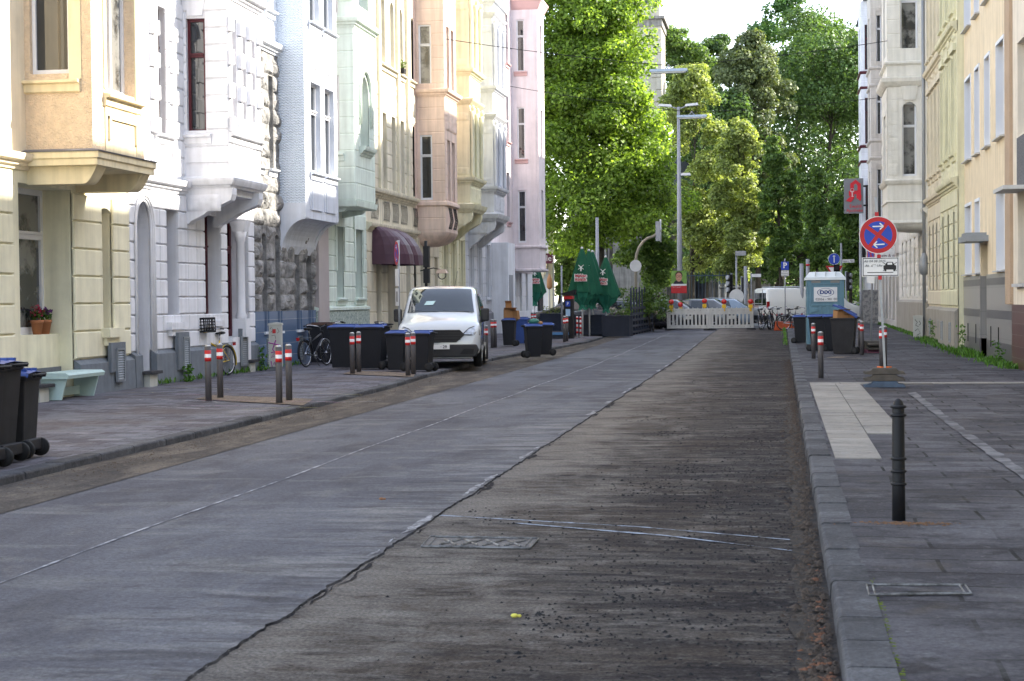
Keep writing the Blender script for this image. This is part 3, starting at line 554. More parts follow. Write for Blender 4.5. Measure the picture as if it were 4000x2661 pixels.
m = MB(); wall(m, FL, Y0, Y1, 7.9, 16.4, up2); shell(m, FL, Y0, Y1, 0, 16.4); ledge(m, FL, Y0, Y1, 7.85, CORN)
for u in up2: ledge(m, FL, u[0] - .12, u[1] + .12, u[2], SILL); relief(m, FL, u[0] - .1, u[1] + .1, u[2] - .75, u[2] - .3, .03)
for u in up: ledge(m, FL, u[0] - .15, u[1] + .15, u[2], SILL)
m.build('upper_wall', LBL, C_)
TIL = bpy.data.materials.new('blue_glazed_tile'); TIL.use_nodes = True; n = TIL.node_tree; b = n.nodes['Principled BSDF']; b.inputs['Roughness'].default_value = .16
tc = n.nodes.new('ShaderNodeTexCoord'); mp = n.nodes.new('ShaderNodeMapping'); mp.inputs['Rotation'].default_value = (R(90), 0, R(90)); n.links.new(tc.outputs['Object'], mp.inputs[0])
bk = n.nodes.new('ShaderNodeTexBrick'); bk.inputs['Scale'].default_value = 1; bk.inputs['Brick Width'].default_value = .3; bk.inputs['Row Height'].default_value = .3; bk.inputs['Mortar Size'].default_value = .005; bk.offset = 0
bk.inputs['Color1'].default_value = (.10, .16, .27, 1); bk.inputs['Color2'].default_value = (.19, .24, .34, 1); bk.inputs['Mortar'].default_value = (.4, .42, .45, 1)
n.links.new(mp.outputs[0], bk.inputs['Vector']); n.links.new(bk.outputs[0], b.inputs['Base Color'])
m = MB(); lo = [(a, b, 1.0, 2, 0, .25) for a, b, *_ in sl]; wall(m, FL, Y0, Y1, g - .2, 1.5, lo); m.F = FL
for (a, b, *_r) in zip([Y0] + [s[1] for s in sl], [s[0] for s in sl] + [Y1]): m.box(a + .01, b - .01, .002, .05, 1.0, 1.5)
m.box(Y0 + .01, Y1 - .01, .002, .052, g - .1, .998)
m.build('tiled_base', TIL, C_)
m = MB(FL)
for s in sl: m.box(s[0] - .05, s[1] + .05, -.2, .1, .94, 1.0); m.cut()
m.build_each('window_sill', LBL, C_)
grate(C_, FL, P(1032), P(1046), .25, .8, .07); grate(C_, FL, P(1156), P(1168), .25, .8, .07)
for s in sl + up + up2: window(C_, FL, s, mull=False)
Yn = P(1095) ; bx = ray(1190, 500); Xc = bx.x / bx.y * Yn; p = Xc - LX; Ye = YX(1318, Xc, 500); N_, Fr, Fa = bayF(1, LX, Yn, Ye, p); L_ = Ye - Yn
WAV = bpy.data.materials.new('wave_plaster'); WAV.use_nodes = True; n = WAV.node_tree; b = n.nodes['Principled BSDF']; b.inputs['Roughness'].default_value = .85; b.inputs['Base Color'].default_value = (.6, .66, .74, 1)
tc = n.nodes.new('ShaderNodeTexCoord'); sx = n.nodes.new('ShaderNodeSeparateXYZ'); n.links.new(tc.outputs['Object'], sx.inputs[0])
def mth(n, op, a, b=0, c=0):
    x = n.nodes.new('ShaderNodeMath'); x.operation = op
    for i, v in enumerate((a, b, c)):
        if isinstance(v, (int, float)): x.inputs[i].default_value = v
        else: n.links.new(v, x.inputs[i])
    return x.outputs[0]
sn = mth(n, 'SINE', mth(n, 'MULTIPLY', mth(n, 'ADD', sx.outputs[0], sx.outputs[1]), 60)); hh = mth(n, 'SINE', mth(n, 'MULTIPLY_ADD', sn, 1.3, mth(n, 'MULTIPLY', sx.outputs[2], 95)))
bp = n.nodes.new('ShaderNodeBump'); bp.inputs['Distance'].default_value = .012; bp.inputs['Strength'].default_value = .7; n.links.new(hh, bp.inputs['Height']); n.links.new(bp.outputs[0], b.inputs['Normal'])
fw = []
for k in range(3):
    for a, b in ((.5, 1.5), (1.85, 2.85)): fw.append((Yn + a, Yn + b, 5.0 + 3.8 * k, 7.3 + 3.7 * k, 0, .14))
m = MB(); m.F = None; wall(m, N_, 0, p, 4.2, 16); m.build('wave_patterned_side', WAV, C_, fix=False)
m = MB(); wall(m, Fr, Yn, Ye, 4.0, 16, fw); wall(m, Fa, 0, p, 4.0, 16); wall(m, N_, 0, p, 4.0, 4.2)
for u in fw:
    ledge(m, Fr, u[0] - .1, u[1] + .1, u[2], SILL); m.F = Fr; m.box(u[0] + .02, u[1] - .02, -.01, .04, u[2] - .95, u[2] - .3); m.box(u[0] - .1, u[0], -.01, .02, u[2] - .95, u[3]); 
    relief(m, Fr, u[0] - .05, u[1] + .05, u[3] + .35, u[3] + 1.35, .06, 5)
m.F = FL; Q = [(-.02, 4.0), (p, 4.0)] + [(p - .06 + .06 * math.cos(t), 3.85 - .06 * math.sin(t)) for t in (0, .8, 1.57)] + [(p * (1 - math.sin(t)) , 2.5 + 1.3 * (math.cos(t)) ** .8) for t in [i * math.pi / 2 / 10 for i in range(1, 10)]] + [(-.02, 2.5)]
for a, b in ((Yn, Yn + .28), (Ye - .28, Ye)): m.prism(Q, a, b, 0)
m.prism([(-.02, 4.0), (p, 4.0), (p, 3.82)] + [(p * (1 - math.sin(t)) + .06, 2.95 + .9 * (math.cos(t)) ** .8) for t in [i * math.pi / 2 / 10 for i in range(1, 10)]] + [(-.02, 2.95)], Yn + .28, Ye - .28, 0)
bay = m.build('oriel', BLU, C_)
for u in fw: window(bay, Fr, u, mull=False, ft=.07)
roof(C_, FL, Y0, Y1, 16.4)
# ---- D: mint green
GRN = mat('mint_render', (.69, .77, .69), .85, .05, streak=.12)
MRB = mat('veined_green_stone', (.5, .55, .5), .7, scale=14, col2=(.2, .26, .23), thresh=(.4, .6))
TAU = mat('taupe_paint', (.42, .37, .36), .8, .08)
Y0, Y1 = Y1, YX(1434, LX, 1300); D, g = house('mint green house with a boxy oriel and an arched oriel window', Y0, Y1, FL); P = lambda x: YX(x, LX, 1000)
w_g = [(P(1313), P(1341), 1.8, 3.95, 0, .3), (P(1386), P(1414), 1.8, 3.95, 0, .3)]; ups = [(Y1 - 1.2, Y1 - .5, 5.4 + k * 3.8, 7.8 + k * 3.8, 0, .2) for k in range(3)]
m = MB(); wall(m, FL, Y0, Y1, 1.5, 16.4, w_g + ups); shell(m, FL, Y0, Y1, 0, 16.4); courses(m, FL, P(1268), Y1, 1.7, 4.3, .45, .02, w_g)
for u in w_g: m.F = FL; m.box(u[0] - .2, u[1] + .2, .0, .06, u[3] - .1, u[3] + .3); m.box(u[0] - .14, u[0] - .02, 0, .05, 2.6, u[3]); m.box(u[1] + .02, u[1] + .14, 0, .05, 2.6, u[3]); ledge(m, FL, u[0] - .1, u[1] + .1, 1.8, SILL)
ledge(m, FL, Y0, Y1, 1.45, [(.03, 0), (.12, .03), (.12, .1), (0, .14)]); m.build('wall', GRN, D)
m = MB(FL); m.box(Y0, Y1, -.05, .09, g - .2, 1.45); m.build('stone_base', MRB, D)
m = MB(FL); m.box(Y0 + .02, P(1266), 0, .135, 0, 16); m.build('corner_pilaster', TAU, D)
for u in w_g + ups: window(D, FL, u, mull=False)
Yn = P(1260); bx = ray(1385, 500); Xc = bx.x / bx.y * Yn; p = Xc - LX; Ye = YX(1462, Xc, 500); N_, Fr, Fa = bayF(1, LX, Yn, Ye, p); L_ = Ye - Yn; c = (Yn + Ye) / 2
m = MB(); sw = [(.1, .52, 5.75 + 3.8 * k, 7.9 + 3.8 * k, 0, .1) for k in range(3)]; fw = [(c - .5, c + .5, 5.75, 8.0, 1, .3), (c - .55, c + .55, 9.7, 11.8, 0, .25), (c - .55, c + .55, 13.3, 15.4, 0, .25)]
wall(m, N_, 0, p, 4.35, 16, sw); wall(m, Fr, Yn, Ye, 4.35, 16, fw); wall(m, Fa, 0, p, 4.35, 16); m.F = None; m.quad((LX, Yn, 4.35), (LX + p, Yn, 4.35), (LX + p, Ye, 4.35), (LX, Ye, 4.35))
for z in np.arange(4.5, 15.9, .45): 
    for F_, a, b, o_ in ((N_, 0, p, sw), (Fr, Yn, Ye, fw)): courses(m, F_, a, b, z, min(z + .45, 16), .45, .012, o_, gap=.006)
ledge(m, N_, 0, .65, 5.75, SILL); ledge(m, Fr, c - .65, c + .65, 5.75, CORN[:-1]); belt(m, 1, LX, Yn, Ye, p, 9.2, CORN); belt(m, 1, LX, Yn, Ye, p, 4.33, [(0, -.03), (.04, 0), (.06, .15)])
m.F = None; pts = [Fr(c - .62 * math.cos(t), .04, 7.5 + .65 * math.sin(t)) for t in [i * math.pi / 12 for i in range(13)]]; m.tube([Fr(c - .62, .04, 6.6)] + pts + [Fr(c + .62, .04, 6.6)], .05, 6)
m.F = FL; 
for a, b in ((Yn + .1, Yn + .35), (Ye - .35, Ye - .1)): m.prism([(0, 4.34), (p - .2, 4.34), (p - .35, 4.2), (0, 4.1)], a, b, 0)
bay = m.build('oriel', GRN, D)
for q in sw: window(bay, N_, q, mull=False, depth=.1)
for q in fw: window(bay, Fr, q)
roof(D, FL, Y0, Y1, 16.4)
# ---- E: cream stone front with the awning
CST = mat('cream_stone', (.72, .66, .52), .85, .08, streak=.16)
Y0, Y1 = Y1, YX(1626, LX, 1200); E_, g = house('cream stone house with slim window slots above a burgundy awning', Y0, Y1, FL); P = lambda x: YX(x, LX, 700)
cols = [(P(1496), P(1511)), (P(1531), P(1546)), (P(1564), P(1580)), (P(1612), P(1621))]
ops = [(a, b, 5.3, 7.7, 0, .3) for a, b in cols] + [(a, b, 9.3, 11.4, 1, .3) for a, b in cols] + [(a, b, 12.9, 14.9, 0, .3) for a, b in cols]
gnd = [(P(1462), P(1483), .95, 3.6, 0, .35), (P(1507), P(1553), .12, 2.95, 0, .7), (P(1580), P(1597), 1.0, 3.4, 0, .35), (P(1610), P(1622), 1.0, 3.4, 0, .35)]
m = MB(); wall(m, FL, Y0, Y1, 0, 16.6, ops + gnd); shell(m, FL, Y0, Y1, 0, 16.6); courses(m, FL, Y0, Y1, g, 3.85, .62, .03, gnd, vj=.9, gap=.008); courses(m, FL, Y0, Y1, 5.1, 8.6, .42, .02, ops, vj=.7, gap=.007)
ledge(m, FL, Y0, Y1, 3.85, CORN); ledge(m, FL, Y0, Y1, 4.95, CORN); ledge(m, FL, P(1490), P(1550), 9.2, SILL); ledge(m, FL, P(1560), P(1584), 9.2, SILL); ledge(m, FL, P(1602), P(1624), 9.2, SILL); ledge(m, FL, Y0, Y1, 12.2, CORN)
for (a, b) in cols: relief(m, FL, a - .1, b + .1, 7.75, 8.8, .05, 6, a)
for q in (P(1480), P(1553), P(1590)): m.F = FL; m.box(q - .1, q + .15, 0, .1, 5.2, 16.4)
m.build('wall', CST, E_)
m = MB()
for (a, b) in cols + [(P(1448), P(1466))]:
    m.F = None
    for i in range(6): u = a - .1 + (b - a + .2) * i / 5; m.tube([FL(u, .04, 4.25), FL(u, .07, 4.55), FL(u, .04, 4.9)], .008, 4)
    m.tube([FL(a - .1, .04, 4.3), FL(b + .1, .04, 4.3)], .008, 4); m.tube([FL(a - .1, .04, 4.85), FL(b + .1, .04, 4.85)], .008, 4); m.cut()
m.build_each('grille', mat('black_iron', (.02, .02, .022), .5), E_)
for o in ops + gnd[:1] + gnd[2:]: window(E_, FL, o, mull=False)
window(E_, FL, gnd[1], mat('dark_brown_wood', (.05, .035, .03), .5), name='shop_door', ft=.1)
roof(E_, FL, Y0, Y1, 16.6)
# ---- F: salmon
SAL = mat('salmon_render', (.78, .60, .50), .85, .05, streak=.14)
Y0, Y1 = Y1, YX(1716, LX, 1200); F_, g = house('salmon pink house with a round bellied oriel beside the cream house', Y0, Y1, FL); P = lambda x: YX(x, LX, 1000)
gnd = [(P(1640), P(1653), .9, 3.2, 0, .3), (P(1664), P(1677), .9, 3.2, 0, .3), (P(1694), P(1708), .3, 3.4, 1, .4)]
m = MB(); wall(m, FL, Y0, Y1, 0, 4.6, gnd); shell(m, FL, Y0, Y1, 0, 16.6); courses(m, FL, Y0, Y1, g, 3.9, .62, .03, gnd, vj=.9, gap=.008); relief(m, FL, P(1640), P(1655), 3.3, 4.1, .07); m.build('ground_floor_wall', CST, F_)
m = MB(); wall(m, FL, Y0, Y1, 4.6, 16.6); m.build('upper_wall', SAL, F_)
for o in gnd: window(F_, FL, o, mull=False)
Yn = YX(1628, LX, 600); bx = ray(1737, 500); Xc = bx.x / bx.y * Yn; p = Xc - LX; Ye = YX(1783, Xc, 500); N_, Fr, Fa = bayF(1, LX, Yn, Ye, p); L_ = Ye - Yn; c = (Yn + Ye) / 2
m = MB(); sw = [(.12, .55, 5.2, 7.45, 0, .06), (.1, .55, 9.05, 11.25, 0, .06), (.1, .55, 12.8, 15, 0, .06)]; fw = [(c + q - .25, c + q + .25, z, z + 2.2, 0, .25) for q in (-.42, .42) for z in (5.2, 9.05, 12.8)]
wall(m, N_, 0, p, 4.1, 16.4, sw); wall(m, Fr, Yn, Ye, 4.1, 16.4, fw); wall(m, Fa, 0, p, 4.1, 16.4); courses(m, N_, 0, p, 4.15, 16, .42, .01, sw, gap=.006); courses(m, Fr, Yn, Ye, 5.2, 16, .42, .01, fw, gap=.006)
belt(m, 1, LX, Yn, Ye, p, 4.98, [(.03, 0), (.08, .04), (.08, .14), (0, .18)]); belt(m, 1, LX, Yn, Ye, p, 8.75, CORN); relief(m, Fr, Yn + .1, Ye - .1, 7.6, 8.7, .05, 6)
m.F = None; vs = []; ns = 7
for i in range(ns):
    t = i / (ns - 1); q = math.cos(t * math.pi / 2) ** .7; z = 4.1 - .5 * math.sin(t * math.pi / 2) ** 1.3; e = (1 - q) * L_ * .35
    vs += [(LX, Yn + e, z), (LX + p * q + .01, Yn + e, z), (LX + p * q + .01, Ye - e, z), (LX, Ye - e, z)]
m.smooth = True; m.add(vs, [(i * 4 + k, i * 4 + k + 1, i * 4 + k + 5, i * 4 + k + 4) for i in range(ns - 1) for k in range(3)]); m.smooth = False
bay = m.build('oriel', SAL, F_)
for q in sw: window(bay, N_, q, mull=False, depth=.06, curt=q[2] > 9)
for q in fw: window(bay, Fr, q, mull=False)
m = MB()
for q in (-.42, .42):
    for i in range(5): u = c + q - .25 + .12 * i; m.tube([Fr(u, .03, 4.2), Fr(u, .1, 4.5), Fr(u, .03, 4.95)], .01, 4)
    m.tube([Fr(c + q - .25, .03, 4.25), Fr(c + q + .23, .03, 4.25)], .01, 4); m.tube([Fr(c + q - .25, .03, 4.9), Fr(c + q + .23, .03, 4.9)], .01, 4); m.cut()
m.build_each('grille', MATS['black_iron'], bay); roof(F_, FL, Y0, Y1, 16.6)
# ---- G and H: the pair with carved brackets
def pair(label, col, Y0, Y1, pxc, pxe, Yn, wl, zb):
    root, g = house(label, Y0, Y1, FL); n_ = Y1 - Y0
    bx = ray(pxc, 600); Xc = bx.x / bx.y * Yn; p = Xc - LX; Ye = YX(pxe, Xc, 600); N_, Fr, Fa = bayF(1, LX, Yn, Ye, p); L_ = Ye - Yn; c = (Yn + Ye) / 2
    gnd = [(Y0 + n_ * t - .38, Y0 + n_ * t + .38, 1.75, 4.1, .0, .3) for t in (.2, .52, .85)]; up = [(Y1 - 1.6, Y1 - .8, z, z + 2.3, 0, .25) for z in (6.2, 10.2, 13.6)]
    m = MB(); wall(m, FL, Y0, Y1, 0, 17, gnd + up); shell(m, FL, Y0, Y1, 0, 17); courses(m, FL, Y0, Y1, 1.3, 4.6, .55, .03, gnd, gap=.008, vj=.95)
    for u in gnd + up: ledge(m, FL, u[0] - .12, u[1] + .12, u[2], SILL); m.F = FL; m.box(u[0] - .15, u[0] - .05, 0, .07, u[2], u[3]); m.box(u[1] + .05, u[1] + .15, 0, .07, u[2], u[3])
    ledge(m, FL, Y0, Y1, 4.7, CORN); m.build('wall', col, root)
    m = MB(); plinth(m, FL, Y0, Y1, g, 1.25, .1); m.build('plinth', mat('mid_grey_plinth', (.26, .25, .27), .85), root)
    for u in gnd + up: window(root, FL, u, mull=False, depth=.3)
    m = MB(); zz = ((6.25, 2.35), (10.25, 2.4), (13.7, 2.2)); sw = [(.06, .42, z, z + h, 0, .08) for z, h in zz]; fw = [(c + q - .27, c + q + .27, z, z + h, 0, .22) for z, h in zz for q in (-.5, .5)]
    wall(m, N_, 0, p, zb, 16.6, sw); wall(m, Fr, Yn, Ye, zb, 16.6, fw); wall(m, Fa, 0, p, zb, 16.6)
    for z, h in zz:
        belt(m, 1, LX, Yn, Ye, p, z - .25, CORN[:-1] + [(0, .27)]); belt(m, 1, LX, Yn, Ye, p, z + h + .35, [(.03, 0), (.14, .12), (.18, .2), (0, .24)]); relief(m, N_, .52, p - .04, z + h - .25, z + h + .05, .03, 9); relief(m, N_, .52, p - .04, z + .1, z + .38, .03, 9)
        relief(m, Fr, Yn + .15, c - .08, z - .95, z - .32, .05, 8); relief(m, Fr, c + .08, Ye - .15, z - .95, z - .32, .05, 8); m.F = N_; m.box(p * .1, p * .4, 0, .02, z - .9, z - .35)
        m.F = None
        for q in (Yn + .12, c, Ye - .12): m.lathe([(.09, z), (.07, z + .15), (.06, z + h * .75), (.09, z + h * .8), (.08, z + h * .95), (.12, z + h + .1)], (LX + p + .06, q), 8); m.ball((LX + p + .1, q, z + h + .2), (.08, .08, .13), 6, 4)
    belt(m, 1, LX, Yn, Ye, p, zb - .3, [(.06, -.02), (.1, .04), (.16, .1), (.2, .2), (.22, .26), (0, .32)]); m.F = FL
    bay = m.build('oriel', col, root); m = MB()
    for a, b in ((Yn, Yn + .28), (Ye - .28, Ye)):
        console(m, FL, a, b, zb - .32, p + .05, 1.1)
        if a == Yn: relief(m, lambda u, d, z: (LX + u, Yn - d, z), .03, p - .2, zb - .85, zb - .36, .05, 9)
        m.cut()
    m.build_each('bracket', col, bay)
    for q in sw: window(bay, N_, q, mull=False, depth=.08, curt=q[2] > 9)
    for q in fw: window(bay, Fr, q, mull=False)
    roof(root, FL, Y0, Y1, 17); return root
pair('pale yellow house with carved brackets and leafy relief panels', mat('pale_yellow_render', (.77, .73, .52), .85, .05, streak=.12), Y1, 66.2, 1836, 1877, 61.5, 0, 5.3)
pair('light grey house with carved brackets beyond the yellow one', mat('light_grey_render', (.63, .64, .68), .85, .05, streak=.08), 66.2, 72.3, 1927, 1967, 66.8, 0, 5.2)
# ---- I: pale pink corner house
PNK = mat('pale_pink_render', (.76, .68, .69), .85, .04, streak=.07); PTR = mat('rose_trim', (.6, .4, .39), .85, .05)
Y0, Y1 = 72.3, 84.6; I_, g = house('pale pink corner house with a white ground floor and ledged oriel', Y0, Y1, FL); P = lambda x: YX(x, LX, 1100)
gnd = [(P(t), P(t + 9), 1.0 if i else .25, 3.3 if i < 3 else 3.4, 0, .4) for i, t in enumerate((1978, 2005, 2028, 2052))]; up = [(74.9, 75.9, z, z + 2.3, 0, .25) for z in (5.3, 9.0, 12.6)] + [(76.9, 77.7, z, z + 2.3, 0, .25) for z in (5.3, 9.0, 12.6)]
m = MB(); wall(m, FL, Y0, Y1, 0, 4.1, gnd); m.F = FL; m.box(Y0 + .02, Y0 + 2.0, 0, .75, 0, 4.2); 
courses(m, FL, Y0 + 2, Y1, .5, 3.9, .62, .02, gnd, gap=.01, vj=1.0); m.build('ground_floor_wall', WHT, I_)
m = MB(FL); m.box(Y0 + .3, Y0 + 1.3, .7, .77, .2, 2.8); m.build('porch_door', mat('grey_door_paint', (.3, .3, .3)), I_); m = MB(FL); m.box(Y0, Y1, .0, .06, g - .2, .5); m.build('plinth', GRY, I_)
m = MB(); wall(m, FL, Y0, Y1, 4.1, 17, up); shell(m, FL, Y0, Y1, 0, 17, 14); ledge(m, FL, Y0 + 2, Y1, 4.15, SILL); ledge(m, FL, Y0 + 2, Y1, 3.2, SILL); m.build('upper_wall', PNK, I_)
m = MB(); 
for u in up: ledge(m, FL, u[0] - .12, u[1] + .12, u[2], SILL); m.cut()
m.build_each('window_sill', PTR, I_)
Yn = P(2007); bx = ray(2105, 600); Xc = bx.x / bx.y * Yn; p = Xc - LX; Ye = YX(2128, Xc, 600); N_, Fr, Fa = bayF(1, LX, Yn, Ye, p); c = (Yn + Ye) / 2
m = MB(); sw = [(.24, .62, z, z + 2.45, 0, .08) for z in (4.4, 8.3, 12.4)]; fw = [(c - .3, c + .3, z, z + 2.3, 0, .25) for z in (4.6, 8.4, 12.4)]
wall(m, N_, 0, p, 3.1, 16.8, sw); wall(m, Fr, Yn, Ye, 3.1, 16.8, fw); wall(m, Fa, 0, p, 3.1, 16.8); m.F = None; m.quad((LX, Yn, 3.1), (LX + p, Yn, 3.1), (LX + p, Ye, 3.1), (LX, Ye, 3.1)); m.F = N_; m.box(p * .86, p * .9, 0, .03, 4.3, 15); 
belt(m, 1, LX, Yn, Ye, p, 4.12, [(.03, 0), (.1, .05), (.1, .12), (0, .15)]); belt(m, 1, LX, Yn, Ye, p, 3.05, [(.02, -.02), (.12, .03), (.12, .1), (0, .13)])
bay = m.build('oriel', PNK, I_); m = MB(); belt(m, 1, LX, Yn, Ye, p, 15.3, [(0, 0), (.06, .1), (.18, .35), (.22, .4), (.22, .5), (0, .6)]); m.build('cornice', PTR, bay); m = MB()
for q in sw[1:]: ledge(m, N_, q[0] - .12, q[1] + .12, q[2], SILL); m.cut()
m.build_each('window_sill', PTR, bay)
for q in sw: window(bay, N_, q, mull=False, depth=.08)
for q in fw: window(bay, Fr, q)
roof(I_, FL, Y0, Y1, 17, back=14)
# ================================================================ houses on the right
OR = mat('peach_render', (.82, .68, .48), .88, .05, streak=.12, bump=.3); TAN = mat('tan_roughcast', (.50, .37, .26), .95, .1, bump=1.5, bscale=40)
BEI = mat('beige_render', (.74, .66, .50), .85, .06, streak=.12); YEL = mat('sand_yellow_render', (.73, .69, .48), .85, .06, streak=.12)
IVO = mat('ivory_masonry', (.78, .75, .68), .85, .05, streak=.1, bump=.3); CRW = mat('cream_white_render', (.76, .68, .56), .85, .05, streak=.1)
def rough(label, Y0, Y1, z1=16.5): r_, g = house(label, Y0, Y1, FR); return r_, g
P = lambda x: YX(x, RX, 1000)
# R0: the houses beside the camera (they shade the street)
R0, g = rough('plain sand coloured house nearest the camera on the right side of the street', -16, 30.5); m = MB()
ops = [(y, y + 1.1, z, z + 1.9, 0, .2) for y in np.arange(-14, 29, 2.6) for z in (1.2, 4.8, 8.3, 11.8)]
wall(m, FR, -16, 30.5, 0, 15.4, ops); shell(m, FR, -16, 30.5, 0, 15.4); m.build('wall', BEI, R0)
for o in ops[:]: 
    if o[0] > 5: window(R0, FR, o)
roof(R0, FR, -16, 30.5, 15.4, 2.4)
# R1 cream with glazed brick base
Y0, Y1 = 30.5, P(3958); R1, g = rough('cream white house with brown brick base and grey speckled panels', Y0, Y1); m = MB()
ops = [(Y1 - 2.2 - 2.6 * k, Y1 - .75 - 2.6 * k, z, z + 2.0, 0, .22) for k in range(2) for z in (1.95, 5.15, 8.6, 12.1)]
wall(m, FR, Y0, Y1, 1.5, 17, ops); shell(m, FR, Y0, Y1, 0, 17); m.build('wall', CRW, R1)
BRK = bpy.data.materials.new('brown_glazed_brick'); BRK.use_nodes = True; n = BRK.node_tree; b = n.nodes['Principled BSDF']; b.inputs['Roughness'].default_value = .3
tc = n.nodes.new('ShaderNodeTexCoord'); mp = n.nodes.new('ShaderNodeMapping'); mp.inputs['Rotation'].default_value = (R(90), 0, R(90)); n.links.new(tc.outputs['Object'], mp.inputs[0])
bk = n.nodes.new('ShaderNodeTexBrick'); bk.inputs['Scale'].default_value = 1; bk.inputs['Brick Width'].default_value = .25; bk.inputs['Row Height'].default_value = .09; bk.inputs['Mortar Size'].default_value = .005
bk.inputs['Color1'].default_value = (.09, .04, .035, 1); bk.inputs['Color2'].default_value = (.14, .07, .06, 1); bk.inputs['Mortar'].default_value = (.25, .22, .2, 1); n.links.new(mp.outputs[0], bk.inputs['Vector']); n.links.new(bk.outputs[0], b.inputs['Base Color'])
m = MB(FR); m.box(Y0, Y1 - .02, -.05, .04, g - .2, 1.5); m.build('brick_base', BRK, R1)
m = MB(FR)
for k in range(2): m.box(Y1 - 2.2 - 2.6 * k, Y1 - .75 - 2.6 * k, -.02, .02, 4.0, 5.1); m.cut()
m.build_each('speckled_panel', mat('grey_speckle', (.2, .2, .21), .9, scale=30, col2=(.08, .08, .085), bump=1), R1)
m = MB(FR); m.box(Y1 - 2.3, Y1 - .6, 0, .5, 3.92, 4.0); m.cut(); m.box(Y1 - 2.3, Y1 - .6, -.2, .12, 1.88, 1.95); m.build_each('window_ledge', mat('pale_metal', (.5, .5, .5), .5), R1)
for o in ops: window(R1, FR, o)
roof(R1, FR, Y0, Y1, 17)
# R2 peach plain facade
Y0, Y1 = Y1, P(3768); R2, g = rough('peach rendered house with white window reveals and grey tiled base', Y0, Y1); m = MB()
cl = [(P(3896 + 30), P(3896)), (P(3870), P(3851)), (P(3829), P(3812)), (P(3796), P(3773))]
cl = [(min(a, b), max(a, b)) for a, b in cl]
up = [(a, b, z, z + 2.2, 0, .22) for a, b in cl for z in (5.4, 9.0, 12.5)]; gn = [(a, b, 2.3, 4.15, 0, .22) for a, b in cl if True]
dr = (P(3858), P(3832), .15, 3.0, 0, .35); dr = (min(dr[:2]), max(dr[:2])) + dr[2:]
gn = [o for o in gn if o[1] < dr[0] or o[0] > dr[1]]
wall(m, FR, Y0, Y1, 2.2, 17.2, up + gn + [dr]); shell(m, FR, Y0, Y1, 0, 17.2); m.build('wall', OR, R2)
m = MB(FR); m.box(Y0, Y0 + .85, 0, .07, 1.5, 16); m.build('pilaster', TAN, R2)
REV = mat('white_reveal', (.75, .77, .82), .7, .03); m = MB(FR)
for o in up + gn:
    for a in (o[0], o[1]): s_ = .01 if a == o[0] else -.01; m.box(min(a, a + s_), max(a, a + s_), -.2, .03, o[2], o[3])
    m.box(o[0] - .02, o[1] + .02, -.02, .03, o[3] - .002, o[3] + .08); m.cut()
m.build_each('white_reveal', REV, R2)
m = MB()
for o in up + gn: ledge(m, FR, o[0] - .06, o[1] + .06, o[2], [(.0, -.05), (.12, -.05), (.12, -.02), (0, 0)]); m.cut()
m.build_each('metal_sill', MATS['pale_metal'], R2)
TG = bpy.data.materials.new('grey_tile_bands'); TG.use_nodes = True; n = TG.node_tree; b = n.nodes['Principled BSDF']; b.inputs['Roughness'].default_value = .28
tc = n.nodes.new('ShaderNodeTexCoord'); mp = n.nodes.new('ShaderNodeMapping'); mp.inputs['Rotation'].default_value = (R(90), 0, R(90)); n.links.new(tc.outputs['Object'], mp.inputs[0])
bk = n.nodes.new('ShaderNodeTexBrick'); bk.inputs['Scale'].default_value = 1; bk.inputs['Brick Width'].default_value = .6; bk.inputs['Row Height'].default_value = .3; bk.inputs['Mortar Size'].default_value = .004; bk.offset = 0
bk.inputs['Color1'].default_value = (.27, .26, .25, 1); bk.inputs['Color2'].default_value = (.31, .29, .27, 1); bk.inputs['Mortar'].default_value = (.15, .15, .15, 1); n.links.new(mp.outputs[0], bk.inputs['Vector']); n.links.new(bk.outputs[0], b.inputs['Base Color'])
DT = mat('dark_grey_tile', (.115, .11, .115), .3, .08)
def span(z0, z1, m, d): 
    q = -.36 if d < .033 else .001; m.F = FR; m.box(Y0 + .01, dr[0] - .004 - (q > 0) * .01, q, d, z0, z1); m.box(dr[1] + .004 + (q > 0) * .01, Y1 - .01, q, d, z0, z1)
m = MB(); span(.6, 2.22, m, .03); m.build('tiled_base', TG, R2); m = MB(); span(g - .2, .6, m, .034); span(1.15, 1.35, m, .034); span(1.95, 2.12, m, .034); m.build('dark_tile_band', DT, R2)
m = MB(FR)
for q in (P(3785), P(3816), P(3875), P(3905)): m.box(q - .06, q + .06, .01, .04, .45, .95); m.cut()
m.build_each('vent_slot', mat('black_void', (.01, .01, .01), .9), R2)
m = MB(FR); m.box(dr[0] - .2, dr[1] + .2, 0, .55, 3.05, 3.2); m.box(dr[0] + .2, dr[1] - .2, .0, .5, 3.2, 3.28); m.build('door_canopy', MATS['grey_metal'], R2)
for o in up + gn: window(R2, FR, o)
window(R2, FR, dr, mat('dark_brown_wood', (.05, .035, .03), .5), name='door', depth=.35)
roof(R2, FR, Y0, Y1, 17.2)
